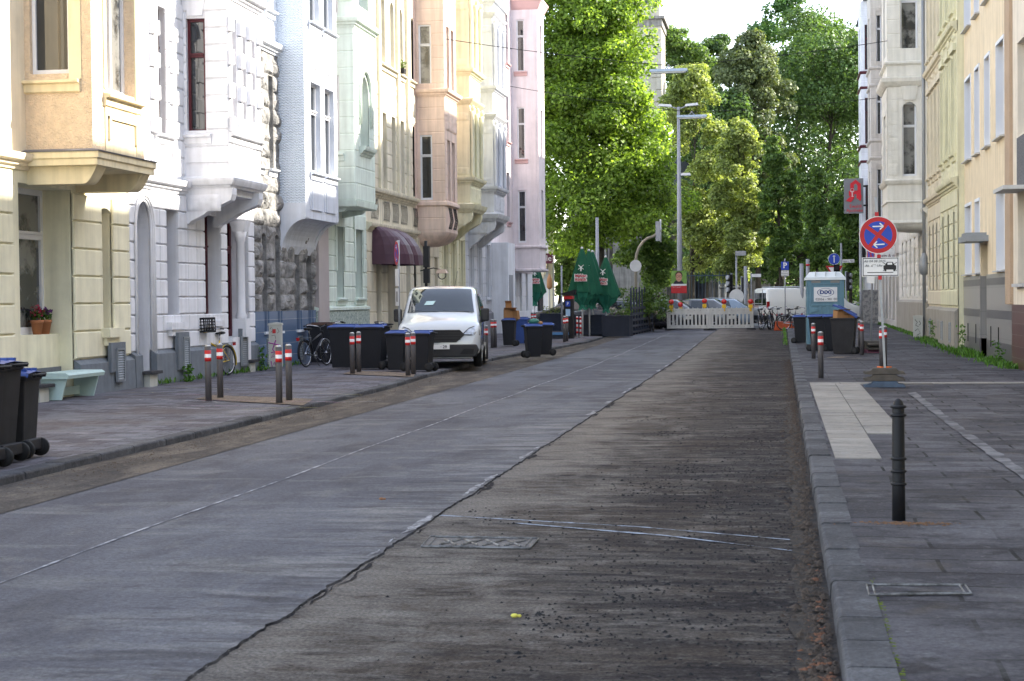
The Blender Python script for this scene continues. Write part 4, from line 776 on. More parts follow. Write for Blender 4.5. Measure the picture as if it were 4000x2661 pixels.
# R3 yellow / beige pair
def r3(label, Y0, Y1, col, nw, proud, zt=16.5):
    root, g = rough(label, Y0, Y1); F = lambda u, d, z: (RX - proud - d, u, z); L_ = Y1 - Y0
    ops = [(Y0 + L_ * (i + .5) / nw - .38, Y0 + L_ * (i + .5) / nw + .38, z, z + h, 0, .25) for i in range(nw) for z, h in ((1.9, 2.2), (5.7, 2.8), (9.7, 2.4), (13.2, 2.0))]
    m = MB(); wall(m, F, Y0, Y1, 0, zt, ops); shell(m, FR, Y0, Y1, 0, zt); courses(m, F, Y0, Y1, 1.4, 4.7, .5, .04, ops, gap=.014)
    ledge(m, F, Y0, Y1, 4.75, CORN); ledge(m, F, Y0, Y1, 9.1, CORN); ledge(m, F, Y0, Y1, 12.6, SILL)
    for o in ops:
        if o[2] > 5: ledge(m, F, o[0] - .1, o[1] + .1, o[2], SILL); relief(m, F, o[0], o[1], o[2] - .75, o[2] - .25, .05, 7, o[0]); m.F = F; m.box(o[0] - .16, o[0] - .04, 0, .06, o[2], o[3]); m.box(o[1] + .04, o[1] + .16, 0, .06, o[2], o[3]); m.box(o[0] - .2, o[1] + .2, 0, .1, o[3] + .1, o[3] + .3)
    if proud: m.F = None; m.quad((RX, Y0, 0), (RX - proud, Y0, 0), (RX - proud, Y0, zt), (RX, Y0, zt))
    m.build('wall', col, root); m = MB(); plinth(m, F, Y0, Y1, g, 1.35, .1); m.build('plinth', mat('warm_grey_plinth', (.36, .33, .28), .85, .12, streak=.2), root)
    for o in ops: window(root, F, o, mull=False)
    for k in range(2): grate(root, F, Y0 + L_ * (.25 + .5 * k) - .2, Y0 + L_ * (.25 + .5 * k) + .2, .4, .9, .12)
    roof(root, FR, Y0, Y1, zt); return root
Ya = P(3701); Yb = P(3628)
r3('sand yellow house with rusticated lower floor beside the peach house', Y1, Ya, YEL, 3, .18, 17.5)
r3('beige house with relief panels under its tall windows', Ya, Yb, BEI, 5, 0, 20)
# R4 ivory oriel house
Y0, Y1 = Yb, 75.0; R4, g = rough('ivory house with a deep stone oriel and an arched window', Y0, Y1)
gnd = [(Y0 + 1.2 + i * 2.2, Y0 + 2.1 + i * 2.2, 1.7, 4.0, .3, .3) for i in range(6)]; up = [(Y0 + 5 + i * 2.4, Y0 + 6.1 + i * 2.4, z, z + 2.5, 0, .25) for i in range(4) for z in (5.7, 9.9, 13.4)]
m = MB(); wall(m, FR, Y0, Y1, 0, 21, gnd + up); shell(m, FR, Y0, Y1, 0, 21); rock(m, FR, Y0, Y1, 1.6, 4.4, gnd, .47, .05, 5); ledge(m, FR, Y0, Y1, 4.5, CORN); m.build('wall', IVO, R4)
m = MB(); plinth(m, FR, Y0, Y1, g, 1.55, .12); m.build('plinth', mat('warm_grey_plinth', (.36, .33, .28)), R4)
for o in gnd + up: window(R4, FR, o, mull=False)
Yn = Y0 + 1.0; bx = ray(3466, 500); Xc = bx.x / bx.y * Yn; p = RX - Xc; Ye = Yn + 3.0; N_, Fr, Fa = bayF(-1, RX, Yn, Ye, p); cu = p - (p * (3556 - 3466) / (3622 - 3466))
zb = 4.35; sw = [(cu - .25, cu + .25, 5.95, 8.55, 1, .2), (cu - .3, cu + .3, 10.25, 13.0, 0, .2), (cu - .3, cu + .3, 14.2, 16.4, 0, .2)]; c = (Yn + Ye) / 2; fw = [(c - .6, c + .6, z, z + 2.4, 0, .25) for z in (5.9, 10.3, 14)]
m = MB(); wall(m, N_, 0, p, zb, 17, sw); wall(m, Fr, Yn, Ye, zb, 17, fw); wall(m, Fa, 0, p, zb, 17); m.F = None; m.quad((RX, Yn, zb), (RX - p, Yn, zb), (RX - p, Ye, zb), (RX, Ye, zb))
rock(m, N_, .03, p - .02, 5.95, 9.1, [(sw[0][0] - .12, sw[0][1] + .12, 5.9, 8.7)], .45, .022, 8); courses(m, N_, 0, p, 9.95, 17, .5, .012, sw, gap=.006); rock(m, Fr, Yn, Ye, 5.95, 9.1, [(fw[0][0] - .1, fw[0][1] + .1, 5.8, 8.4)], .45, .03, 9)
belt(m, -1, RX, Yn, Ye, p, 5.65, [(.05, 0), (.1, .06), (.14, .14), (0, .2)]); belt(m, -1, RX, Yn, Ye, p, 9.15, [(.04, -.05), (.12, .02), (.2, .12), (.22, .25), (0, .3)]); belt(m, -1, RX, Yn, Ye, p, 9.85, [(.02, 0), (.1, .06), (.1, .12), (0, .16)]); belt(m, -1, RX, Yn, Ye, p, 5.0, [(0, 0), (.05, .03), (.05, .06), (0, .08)])
m.F = N_; m.prism([(cu - .2, 8.62), (cu + .2, 8.62), (cu + .3, 9.12), (cu - .3, 9.12)], 0, .06, 1); belt(m, -1, RX, Yn, Ye, p, 4.3, [(0, -.06), (.06, 0), (0, .1)])
ns = 8; vs = []; m.F = None
for i in range(ns):
    t = i / (ns - 1); q = math.cos(t * math.pi / 2) ** .8; z = zb - .05 - .28 * math.sin(t * math.pi / 2) ** 1.3; e = (1 - q) * .5
    vs += [(RX, Yn + e, z), (RX - p * q, Yn + e, z), (RX - p * q, Ye - e, z), (RX, Ye - e, z)]
m.smooth = True; m.add(vs, [(i * 4 + k, i * 4 + k + 1, i * 4 + k + 5, i * 4 + k + 4) for i in range(ns - 1) for k in range(3)]); m.smooth = False
bay = m.build('oriel', IVO, R4)
for q in sw: window(bay, N_, q, mull=False, curt=1, depth=.2)
for q in fw: window(bay, Fr, q)
m = MB(); m.tube([FR(Y0 + .1, .15, 15), FR(Y0 + .1, .15, .2)], .06, 8); m.lathe([(.05, 2.4), (.16, 2.5), (.18, 2.8), (.1, 3.1), (.06, 3.2)], (RX - .15, Y0 + .1), 10); m.build('downpipe', mat('zinc', (.3, .31, .32), .5, metal=.3), R4)
roof(R4, FR, Y0, Y1, 21)
# R5 and R6
def r5(label, Y0, Y1, col, tr, Yn, pxc, Ye, zt, frm, zz, shop):
    root, g = rough(label, Y0, Y1); L_ = Y1 - Y0
    n_ = int(L_ / 2.4); up = [(Y0 + L_ * (i + .5) / n_ - .5, Y0 + L_ * (i + .5) / n_ + .5, z, z + 2.5, 0, .25) for i in range(n_) for z in zz]; gn = [(Y0 + L_ * (i + .5) / n_ - .8, Y0 + L_ * (i + .5) / n_ + .8, .6, 3.6, 0, .5) for i in range(n_)]
    m = MB(); wall(m, FR, Y0, Y1, 0, zt, up + gn); shell(m, FR, Y0, Y1, 0, zt)
    for u in up: ledge(m, FR, u[0] - .15, u[1] + .15, u[2], SILL); ledge(m, FR, u[0] - .2, u[1] + .2, u[3] + .1, CORN)
    m.build('wall', col, root)
    for u in up: window(root, FR, u, frm)
    for u in gn: window(root, FR, u, shop, name='shop_window', depth=.5)
    bx = ray(pxc, 500); Xc = bx.x / bx.y * Yn; p = RX - Xc; N_, Fr, Fa = bayF(-1, RX, Yn, Ye, p); c = (Yn + Ye) / 2
    sw = [(p * .12, p * .55, z, z + 2.6, 0, .1) for z in zz]; fw = [(c - .5, c + .5, z, z + 2.5, 0, .25) for z in zz]
    m = MB(); wall(m, N_, 0, p, 4.3, zt, sw); wall(m, Fr, Yn, Ye, 4.3, zt, fw); wall(m, Fa, 0, p, 4.3, zt); m.F = None; m.quad((RX, Yn, 4.3), (RX - p, Yn, 4.3), (RX - p, Ye, 4.3), (RX, Ye, 4.3)); courses(m, N_, 0, p, 4.4, zt, .45, .01, sw, gap=.006)
    for q in sw: m.F = N_; m.box(q[1] + .01, q[1] + .1, 0, .05, q[2], q[3] + .2); m.box(q[0], q[1], 0, .05, q[3] + .05, q[3] + .2)
    bay = m.build('oriel', col, root); m = MB()
    for z in zz: belt(m, -1, RX, Yn, Ye, p, z - .25, [(.02, 0), (.09, .06), (.09, .14), (0, .18)]); belt(m, -1, RX, Yn, Ye, p, z - 1.1, [(.02, 0), (.07, .05), (.07, .12), (0, .16)]); m.cut()
    m.build_each('belt_course', tr, bay)
    for q in sw: window(bay, N_, q, frm, mull=False, depth=.1)
    for q in fw: window(bay, Fr, q, frm)
    roof(root, FR, Y0, Y1, zt)
SHP = mat('brown_shop_frame', (.12, .09, .08), .5)
r5('greyish beige house with dark shopfronts behind the ivory oriel', 75.0, 95.5, mat('grey_beige_render', (.58, .54, .49), .85, .06, streak=.1), mat('grey_beige_render', (.6, .56, .5)), 86, 3402, 89, 21, WFR, (5.5, 9.6, 13.2), SHP)
r5('white corner house with thin dark red belts by the pharmacy sign', 95.5, 108, WHT, RFR, 98.5, 3364, 101.5, 18.5, RFR, (5.6, 10.4, 14.6), SHP)
# ================================================================ street objects
DGR = mat('bollard_grey', (.085, .08, .085), .55, .08); RED = mat('reflective_red', (.5, .02, .02), .4, .05); RWH = mat('reflective_white', (.7, .7, .72), .4, .04); ALU = mat('worn_aluminium', (.45, .45, .46), .4, metal=.6)
BLK = mat('black_cast_iron', (.01, .01, .012), .55); GALV = mat('galvanised_steel', (.32, .33, .34), .45, .15, metal=.5, scale=12)
def band(m, r, z0, z1, c=(0, 0), seg=16): m.lathe([(r, z0), (r, z1)], c, seg)
def make_bollard():
    t = thing('bollard', '', 'bollard', group='red and white banded bollards')
    m = MB(); m.lathe([(.053, 0), (.053, .9)]); m.build('post', DGR, t); m = MB(); m.lathe([(.053, .9), (.05, .915), (.03, .93), (.0, .932)]); m.build('cap', ALU, t)
    m = MB(); band(m, .0548, .66, .72); band(m, .0548, .78, .84); m.m = 1; band(m, .0548, .72, .78); m.build('reflective_band', [RED, RWH], t); return t
BL = make_bollard(); first = [1]
def clone(proto, pos, label, rz=0, cnt=first, tilt=0, scale=1):
    o = copy_tree(proto); o.location = pos; o.rotation_euler = (tilt, 0, rz); o['label'] = label
    if scale != 1: o.scale = (scale,) * 3
    return o
bl = [(815, 1568, 'bollard in front of the yellow bicycle wheel, left one of its pair'), (861, 1555, 'bollard under the handlebar of the yellow bicycle, right one of its pair'), (1091, 1576, 'bollard before the graffiti cabinet, left one of its pair'), (1130, 1565, 'bollard between the graffiti cabinet and the kerb, right one of its pair'),
      (1377, 1461, 'bollard in front of the tall blue lidded bin, left one of the pair'), (1402, 1455, 'bollard between the two tall blue lidded bins, right one of the pair'), (1594, 1469, 'bollard left of the small bin before the van bumper'), (1615, 1463, 'bollard touching the small blue lidded bin before the van bumper'),
      (1884, 1409, 'bollard beside the rear wheel of the parked white van, nearer the van'), (1900, 1405, 'bollard beside the parked white van, farther from the van'), (1923, 1359, 'bollard left of the bin with cardboard, before the grey house, left of pair'), (1935, 1358, 'bollard left of the bin with cardboard, before the grey house, right of pair'),
      (2205, 1336, 'bollard in front of the parking ticket machine, left of the pair'), (2215, 1333, 'bollard in front of the parking ticket machine, right of the pair'), (2079, 1306, 'bollard by the white shop wall behind the bins, left of pair'), (2090, 1305, 'bollard by the white shop wall behind the bins, right of pair'),
      (3178, 1403, 'bollard standing close before the portable toilet'), (3207, 1479, 'bollard at the corner of the light paving slabs on the right pavement'), (3367, 1389, 'bollard right of the open waste bin on the right pavement'), (3360, 1380, 'bollard half hidden behind the one beside the open waste bin'), (3444, 1437, 'bollard behind the pole of the no stopping sign'), (3456, 1430, 'bollard half hidden behind the pole of the no stopping sign, farther back')]
for x, y, lb in bl: clone(BL, G(x, y, .1), lb, random.random() * 6, tilt=random.uniform(-.006, .006))
def kill(o):
    for c in list(o.children): kill(c)
    bpy.data.objects.remove(o)
kill(BL)
t = thing('cast_iron_bollard', 'black cast iron bollard with rings and a domed top on the near right pavement', 'bollard', G(3511, 2037, .11))
m = MB(); m.lathe([(.047, 0), (.046, .3), (.043, .8), (.04, .83), (.03, .86), (.012, .876), (0, .88)], seg=24); m.build('post', BLK, t)
for z in (.27, .36, .45, .76, .82): m = MB(); m.lathe([(.045, z - .012), (.056, z - .008), (.058, z), (.056, z + .008), (.045, z + .012)], seg=24); m.build('ring', BLK, t)
for x, y, lb in ((2255, 1318, 'thin white and red striped post before the navy planter, shorter and scuffed'), (2268, 1320, 'thin white and red striped post before the navy planter, brighter striped')):
    t = thing('striped_post', lb, 'post', G(x, y, .1), group='striped posts by the planter'); m = MB(); m.lathe([(.04, 0), (.04, .8), (.0, .83)]); m.build('post', RWH, t); m = MB(); [band(m, .042, z, z + .09) for z in (.15, .33, .51, .69)]; m.build('red_stripe', RED, t)
# ---- wheeled bins
BIN = mat('bin_plastic', (.010, .011, .016), .6, .2, bump=.15, scale=3); BING = mat('worn_bin_plastic', (.026, .025, .028), .65, .3, scale=4, streak=.2); LIDB = mat('blue_bin_lid', (.04, .08, .27), .42, .15); LIDN = mat('brown_bin_lid', (.07, .035, .025), .5); RUB = mat('black_rubber', (.015, .015, .016), .75); LIDK = mat('black_bin_lid', (.03, .03, .034), .45)
def make_bin(w, d, h, lid, body, open_=0):
    t = thing('waste_bin', '', 'waste bin', group='wheeled waste bins'); m = MB()
    a, b = (w * .39, d * .36), (w * .48, d * .46); m.frus((0, .02), a, b, .03, h - .09); m.frus((0, .02), (b[0] + .015, b[1] + .015), (b[0] + .02, b[1] + .02), h - .13, h - .075)
    m.box(-b[0] * .8, b[0] * .8, -d * .46, -d * .3, .08, .2)
    bd = m.build('body', body, t, bevel=.012)
    m = MB(); n = 8; vs = []
    for i in range(n + 1):
        y = -d * .5 + d * 1.0 * i / n; e = math.sin(math.pi * i / n) ** .6
        for k, s_ in enumerate((-1, -.96, -.7, 0, .7, .96, 1)): vs.append((s_ * w * .5, y, (-.03, 0, .018, .03, .018, 0, -.03)[k] + .025 * e))
    m.smooth = True; m.add(vs, [(i * 7 + k, i * 7 + k + 1, i * 7 + k + 8, i * 7 + k + 7) for i in range(n) for k in range(6)]); m.smooth = False
    for s_ in (-.3, 0, .3): m.box(s_ * w - .02, s_ * w + .02, -d * .4, d * .35, .03, .062)
    m.box(-w * .5, w * .5, d * .49, d * .52, -.05, .01)
    if open_: v = [(x, (y + d * .5) * math.cos(open_) - z * math.sin(open_) - d * .5, (y + d * .5) * math.sin(open_) + z * math.cos(open_)) for x, y, z in m.v]; m.v = v
    m.v = [(x, y, z + h - .065) for x, y, z in m.v]; m.build('lid', lid, t, fix=False)
    m = MB(); m.tube([(-w * .42, -d * .5 - .03, h - .07), (w * .42, -d * .5 - .03, h - .07)], .014, 6)
    for s_ in (-.42, -.2, .2, .42): m.box(s_ * w - .012, s_ * w + .012, -d * .5 - .03, -d * .42, h - .1, h - .05)
    m.build('handle', body, t)
    for s_ in (-1, 1):
        m = MB(); m.lathe([(.03, -.03), (.095, -.028), (.1, -.015), (.1, .015), (.095, .028), (.03, .03)], (-d * .4, .1), 18, axis=0, z=s_ * w * .45); wh = m.build('wheel', RUB, t)
        m = MB(); m.lathe([(.05, -.034), (.05, .034)], (-d * .4, .1), 12, axis=0, z=s_ * w * .45); m.build('hub', BING, wh)
    return t
def put(t, pos, lb, rz=90, tilt=0): t.location = pos; t.rotation_euler = (tilt, 0, R(rz)); t['label'] = lb; return t
big = lambda lid=LIDB, body=BIN, **k: make_bin(.58, .73, 1.08, lid, body, **k); sml = lambda lid=LIDB, body=BIN, **k: make_bin(.47, .48, .95, lid, body, **k)
put(big(body=BING), (-7.98, 15.6, .1), 'tall blue lidded dark bin cut by the left picture edge, nearest of its row', 88)
put(big(body=BING), (-8.09, 16.22, .1), 'tall blue lidded dark bin second in the row at the left picture edge', 90)
put(sml(body=BING), (-8.03, 16.85, .1), 'lower blue lidded bin at the far end of the row at the left edge', 94)
put(big(lid=LIDN), G(1262, 1420), 'brown lidded black bin next to the black bicycle', 95); put(big(), G(1351, 1440), 'tall blue lidded bin right of the brown lidded one', 92); put(big(), G(1459, 1442), 'tall blue lidded bin with wheels showing, nearest the small bins', 86)
put(sml(), G(1556, 1449), 'small blue lidded bin left of the van number plate', 88); put(sml(), G(1655, 1451), 'small blue lidded bin directly before the van bumper', 84)
b6 = put(sml(), G(1992, 1352), 'blue lidded bin stacked with brown cardboard by the pink house', 90); put(sml(), G(2080, 1398), 'blue lidded bin standing askew at the kerb with rubbish on its lid', -70); put(sml(lid=LIDB), G(2132, 1389), 'black bin behind the askew one at the kerb', 100)
put(sml(body=LIDB), G(2040, 1345), 'all blue bin mostly hidden behind the cardboard bin', 90)
put(sml(), G(3126, 1341), 'blue lidded bin left of the portable toilet', -95); put(big(), G(3203, 1372), 'blue lidded bin before the right half of the portable toilet', -92); put(big(body=BIN), G(3262, 1372), 'dark bin tucked between the blue lidded and the open bin', -90); put(big(body=BING, open_=.5), G(3300, 1384), 'open worn bin with cardboard sticking out of it', 82)
CBD = mat('cardboard', (.38, .2, .09), .85, .12)
def cardboard(pos, boxes, lb):
    t = thing('cardboard_box', lb, 'cardboard', pos)
    for (x, y, z, a, b, c, rz, ti) in boxes:
        m = MB(); m.box(-a, a, -b, b, 0, c); m.quad((-a, -b, c), (a, -b, c), (a * 1.1, -b - .12, c + .08), (-a * 1.1, -b - .12, c + .08))
        m.v = [tuple(Matrix.Rotation(rz, 3, 'Z') @ Matrix.Rotation(ti, 3, 'X') @ Vector(v) + Vector((x, y, z))) for v in m.v]; m.build('flattened_box', CBD, t)
p = G(1992, 1352); cardboard((p.x, p.y, p.z + .93), [(0, 0, 0, .2, .06, .3, .3, .1), (-.05, .1, .02, .1, .1, .5, .1, .05), (.24, -.03, -.02, .12, .05, .28, -.6, .2)], 'brown cardboard pieces standing up out of the bin by the pink house')
p = G(3300, 1384); cardboard((p.x - .12, p.y, p.z + .96), [(0, 0, -.05, .16, .14, .3, .4, .15), (.3, .05, -.05, .12, .1, .2, -.3, .3)], 'brown carton jammed under the open blue bin lid')
p = G(2080, 1398); t = thing('rubbish', 'green bag and scraps lying on the askew bin', 'rubbish', (p.x, p.y, p.z + .93)); m = MB(); m.ball((.05, 0, .07), (.16, .12, .09), 9, 6); m.build('green_bag', mat('green_bag_film', (.03, .14, .11), .4), t); m = MB(); m.ball((.2, .05, .03), (.1, .09, .05)); m.build('paper_scrap', CBD, t)
# ---- portable toilet
TB = mat('toilet_blue', (.12, .23, .30), .5, .1, streak=.15); TW = mat('toilet_white_roof', (.66, .7, .73), .45, .05)
p = G(3226, 1360, .1); t = thing('portable_toilet', 'grey blue portable toilet cabin with a white roof on the right pavement', 'portable toilet', (p.x, p.y, p.z), R(1))
m = MB(); W_, D_ = .56, .58; m.box(-W_, W_, 0, 2 * D_, .12, 2.1)
for a, b, c, d in ((-.5, .5, .16, .2), (-.5, -.42, .2, 2.05), (.42, .5, .2, 2.05), (-.42, .42, 1.28, 1.34), (-.42, .42, 1.93, 1.98), (-.2, -.12, .2, 1.28), (.02, .1, .2, 1.28)): m.box(a, b, -.02, 0, c, d)
for s_ in (-1, 1): m.prism([(s_ * .5, 1.28), (s_ * .22, 1.2), (s_ * .22, 1.14), (s_ * .5, 1.05)], -.03, 0, 1)
m.build('cabin', TB, t, bevel=.01)
m = MB(); m.frus((0, D_), (W_ + .05, D_ + .05), (W_ + .04, D_ + .04), 2.08, 2.16); m.frus((0, D_), (W_ + .03, D_ + .03), (W_ * .8, D_ * .7), 2.16, 2.33)
for x in (-.3, 0, .3): m.box(x - .015, x + .015, 0, 2 * D_, 2.2, 2.335)
m.build('roof', TW, t); m = MB(); m.box(-W_ - .02, W_ + .02, -.03, 2 * D_ + .03, 0, .12); m.build('skid_base', mat('dark_plastic', (.05, .06, .07), .6), t)
for x in (-.3, .3): m = MB(); m.box(x - .15, x + .15, -.015, 0, 1.99, 2.06); m.build('vent_grille', mat('vent_grey', (.25, .25, .24), .7), t)
m = MB(); m.box(-.35, .35, -.03, -.005, 1.42, 1.86); sg = m.build('sign_panel', RWH, t); NVY = mat('sign_navy', (.02, .05, .2), .5)
fr = facing(0); text('DiXi', .155, sg, NVY, (0, -.034, 1.7), fr, sx=1.2, bold=.007); text('02056 - 981 00', .105, sg, mat('sign_black', (.02, .02, .02), .5), (.02, -.034, 1.49), fr)
m = MB(); m.ring((0, -.034, 1.7), .125, .005, (0, 1, 0), 32, 4); m.v = [(x * 1.95, y, z) for x, y, z in m.v]; m.build('oval_emblem', NVY, sg)
# ---- traffic signs
SRD, SBL, SWH, SBK = mat('sign_red', (.42, .015, .02), .4), mat('sign_blue', (.02, .06, .4), .4), mat('sign_white', (.72, .72, .72), .4), MATS['sign_black']
def disc(name, r, mt, parent, y, seg=40, inner=0, th=.003, z=0):
    m = MB()
    if inner: m.add([(q * math.cos(a), yy, z + q * math.sin(a)) for yy in (y, y - th) for q in (inner, r) for a in [i * 2 * math.pi / seg for i in range(seg)]], [(i, (i + 1) % seg, seg + (i + 1) % seg, seg + i) for i in range(seg)] + [(2 * seg + i, 2 * seg + (i + 1) % seg, 3 * seg + (i + 1) % seg, 3 * seg + i) for i in range(seg)])
    else: m.lathe([(r, y - th), (r, y)], (0, z), seg, axis=1)
    return m.build(name, mt, parent)
def arrow(parent, cx, cz, L_, dirx, dirz, mt, y, w_=.022):
    m = MB(); d = Vector((dirx, 0, dirz)); n_ = Vector((-dirz, 0, dirx)); c = Vector((cx, y, cz)); a, b = c - d * L_ / 2, c + d * L_ / 2
    def bar(p, q): 
        e = (q - p).normalized(); n2 = Vector((-e.z, 0, e.x)) * w_ / 2; m.quad(p - n2, q - n2, q + n2, p + n2)
    bar(a, b - d * w_ * .3)
    for s_ in (-1, 1): q = b - d * .06 + n_ * s_ * .055; bar(b + d * .0, q)
    return m.build('arrow', mt, parent, fix=False)
def nostop(t, z, tilt=.12, r=.3, back=None):   # face looks along -Y of t
    f = bpy.data.objects.new('no_stopping_disc', None); COL.objects.link(f); bpy.data.objects.remove(f)
    def at(o): o.location = (0, -.045, z); return o
    base = at(disc('sign_disc', r, SWH, t, 0)); disc('red_ring', r * .965, SRD, base, -.003, inner=r * .73); disc('blue_field', r * .735, SBL, base, -.0035)
    m = MB(); w_ = r * .1
    for a in (R(55) , R(145)):
        a -= tilt * 0; u = Vector((math.cos(a), 0, math.sin(a))) * r * .78; n_ = Vector((-math.sin(a), 0, math.cos(a))) * w_; y = Vector((0, -.0085 - (.0007 if a > 2 else 0), 0)); m.quad(-u - n_ + y, u - n_ + y, u + n_ + y, -u + n_ + y)
    m.build('red_cross', SRD, base, fix=False)
    arrow(base, -.01, r * .46, r * .56, 1, .05, SWH, -.012, r * .065); arrow(base, .02, -r * .5, r * .56, -1, -.08, SWH, -.012, r * .065); return base
def footplates(t, z, n, cols):
    for i in range(n):
        m = MB(); m.prism([(-.36, 0), (.36, 0), (.33, .05), (.24, .065), (.2, .11), (-.2, .11), (-.24, .065), (-.33, .05)], -.2, .2, 1); m.box(-.37, -.28, -.14, -.05, .02, .055); m.v = [(x, y, q + z + i * .115) for x, y, q in m.v]; m.build('foot_plate', cols[i], t, bevel=.008)
RCY = mat('recycled_plastic', (.09, .08, .07), .85, .3, scale=6, bump=.5); RCB = mat('faded_blue_plastic', (.07, .1, .15), .8, .3, scale=6); RCP = mat('faded_purple_plastic', (.14, .05, .08), .8, .3, scale=6)
p = G(3456, 1512, .11); t = thing('no_stopping_sign', 'mobile no stopping sign on a leaning square post with handwritten dates', 'traffic sign', p, R(-3)); footplates(t, 0, 3, [RCB, RCY, RCY])
tp = Vector((-.14, 0, 3.35)); m = MB(); v = [(-.02, -.02), (.02, -.02), (.02, .02), (-.02, .02)]; m.add([(x + .015, y, .1) for x, y in v] + [(x + tp.x, y, tp.z) for x, y in v], [(0, 1, 2, 3), (4, 5, 6, 7)] + [(i, (i + 1) % 4, 4 + (i + 1) % 4, 4 + i) for i in range(4)]); m.build('post', GALV, t)
sx_ = lambda z: .015 + (tp.x - .015) * z / 3.35
nd = nostop(t, 2.68, r=.33); nd.location.x = sx_(2.68) + .01; nd.rotation_euler = (0, R(2), R(2))
m = MB(); m.box(-.32, .32, -.003, .0, -.17, .17); pl = m.build('time_plate', SWH, t, bevel=.002); pl.location = (sx_(2.1) + .02, -.045, 2.12)
m = MB(); 
for a, b, c, d in ((-.305, .305, .145, .158), (-.305, .305, -.158, -.145), (-.305, -.293, -.158, .158), (.293, .305, -.158, .158), (-.23, .22, -.105, -.092)): m.box(a, b, -.006, -.003, c, d)
m.build('plate_border', SBK, pl); m = MB(); m.prism([(.05, .02), (.08, .03), (.11, .085), (.21, .085), (.24, .03), (.27, .02), (.27, -.05), (.25, -.05), (.25, -.08), (.22, -.08), (.22, -.05), (.1, -.05), (.1, -.08), (.07, -.08), (.07, -.05), (.05, -.05)], -.006, -.004, 1); c_ = m.build('car_symbol', SBK, pl)
m = MB(); m.box(.12, .2, -.0075, -.0062, .035, .072); m.build('car_symbol_window', SWH, pl)
m = MB()
for s_ in (-1, 1): m.quad((.04, -.008, -.075 * s_ - .006), (.28, -.008, .075 * s_ - .006), (.28, -.008, .075 * s_ + .006), (.04, -.008, -.075 * s_ + .006))
m.build('crossed_lines', SBK, pl, fix=False); text('Ab 04 08 2025', .062, pl, SBK, (-.1, -.006, .1), fr, shear=.2, name='handwriting'); text('Ab  6°° Uhr', .062, pl, SBK, (-.12, -.006, .02), fr, shear=.2, name='handwriting')
for z in (2.3, 3.05, 1.93): m = MB(); m.box(sx_(z) - .03, sx_(z) + .035, -.05, .03, z - .035, z + .035); m.build('red_clamp', SRD, t)
t = thing('painted_mark', 'orange painted letter on the foot plates of the near sign', 'paint mark', (p.x, p.y, p.z + .347)); 
m = MB(); P_ = [(-.12, .06), (-.06, -.05), (0, .04), (.06, -.05), (.12, .06)]; m.tube([(x, y, .003) for x, y in P_], .014, 4); m.build('orange_letter', mat('marker_orange', (.7, .16, .03), .6), t)
p = G(3402, 1378, .11); t = thing('no_stopping_sign', 'second mobile no stopping sign turned edge on behind the near one', 'traffic sign', p, R(-72)); footplates(t, 0, 3, [RCP, RCY, RCY]); m = MB(); m.box(-.02, .02, -.02, .02, .1, 3.2); m.build('post', GALV, t)
for c in t.children: pass
nd = nostop(t, 2.75); m = MB(); m.box(-.3, .3, -.05, -.045, 1.95, 2.3); m.build('time_plate', SWH, t); t.rotation_euler = (R(0), R(3.5), R(-72))
p = G(1562, 1435, .1); t = thing('no_stopping_sign', 'narrow looking no stopping sign on a grey post between van and awning', 'traffic sign', p, R(-66)); m = MB(); m.tube([(0, 0, 0), (0, 0, 3.1)], .03, 10); m.build('post', GALV, t); nostop(t, 2.78)
m = MB(); m.box(-.21, .21, -.05, -.045, 1.98, 2.4); m.box(-.21, .21, -.05, -.045, 1.5, 1.93); m.build('time_plate', SWH, t); m = MB(); m.box(-.05, .05, -.053, -.05, 1.6, 1.85); m.build('pictogram', SBK, t)
p = G(1668, 1395, .1); t = thing('signal_post', 'dark post with slim backs of signal heads right of the awning', 'signal post', p); m = MB(); m.tube([(0, 0, 0), (0, 0, 3.3)], .045, 10); m.build('post', BLK, t)
for z in (2.75, 2.3): m = MB(); m.box(-.06, .1, -.1, .1, z - .2, z + .4 if z > 2.5 else z + .2); m.build('signal_head', BLK, t)
m = MB(); m.lathe([(.075, -.06), (.075, -.055)], (0, 1.62), 18, axis=1); m.build('round_sticker', SWH, t)
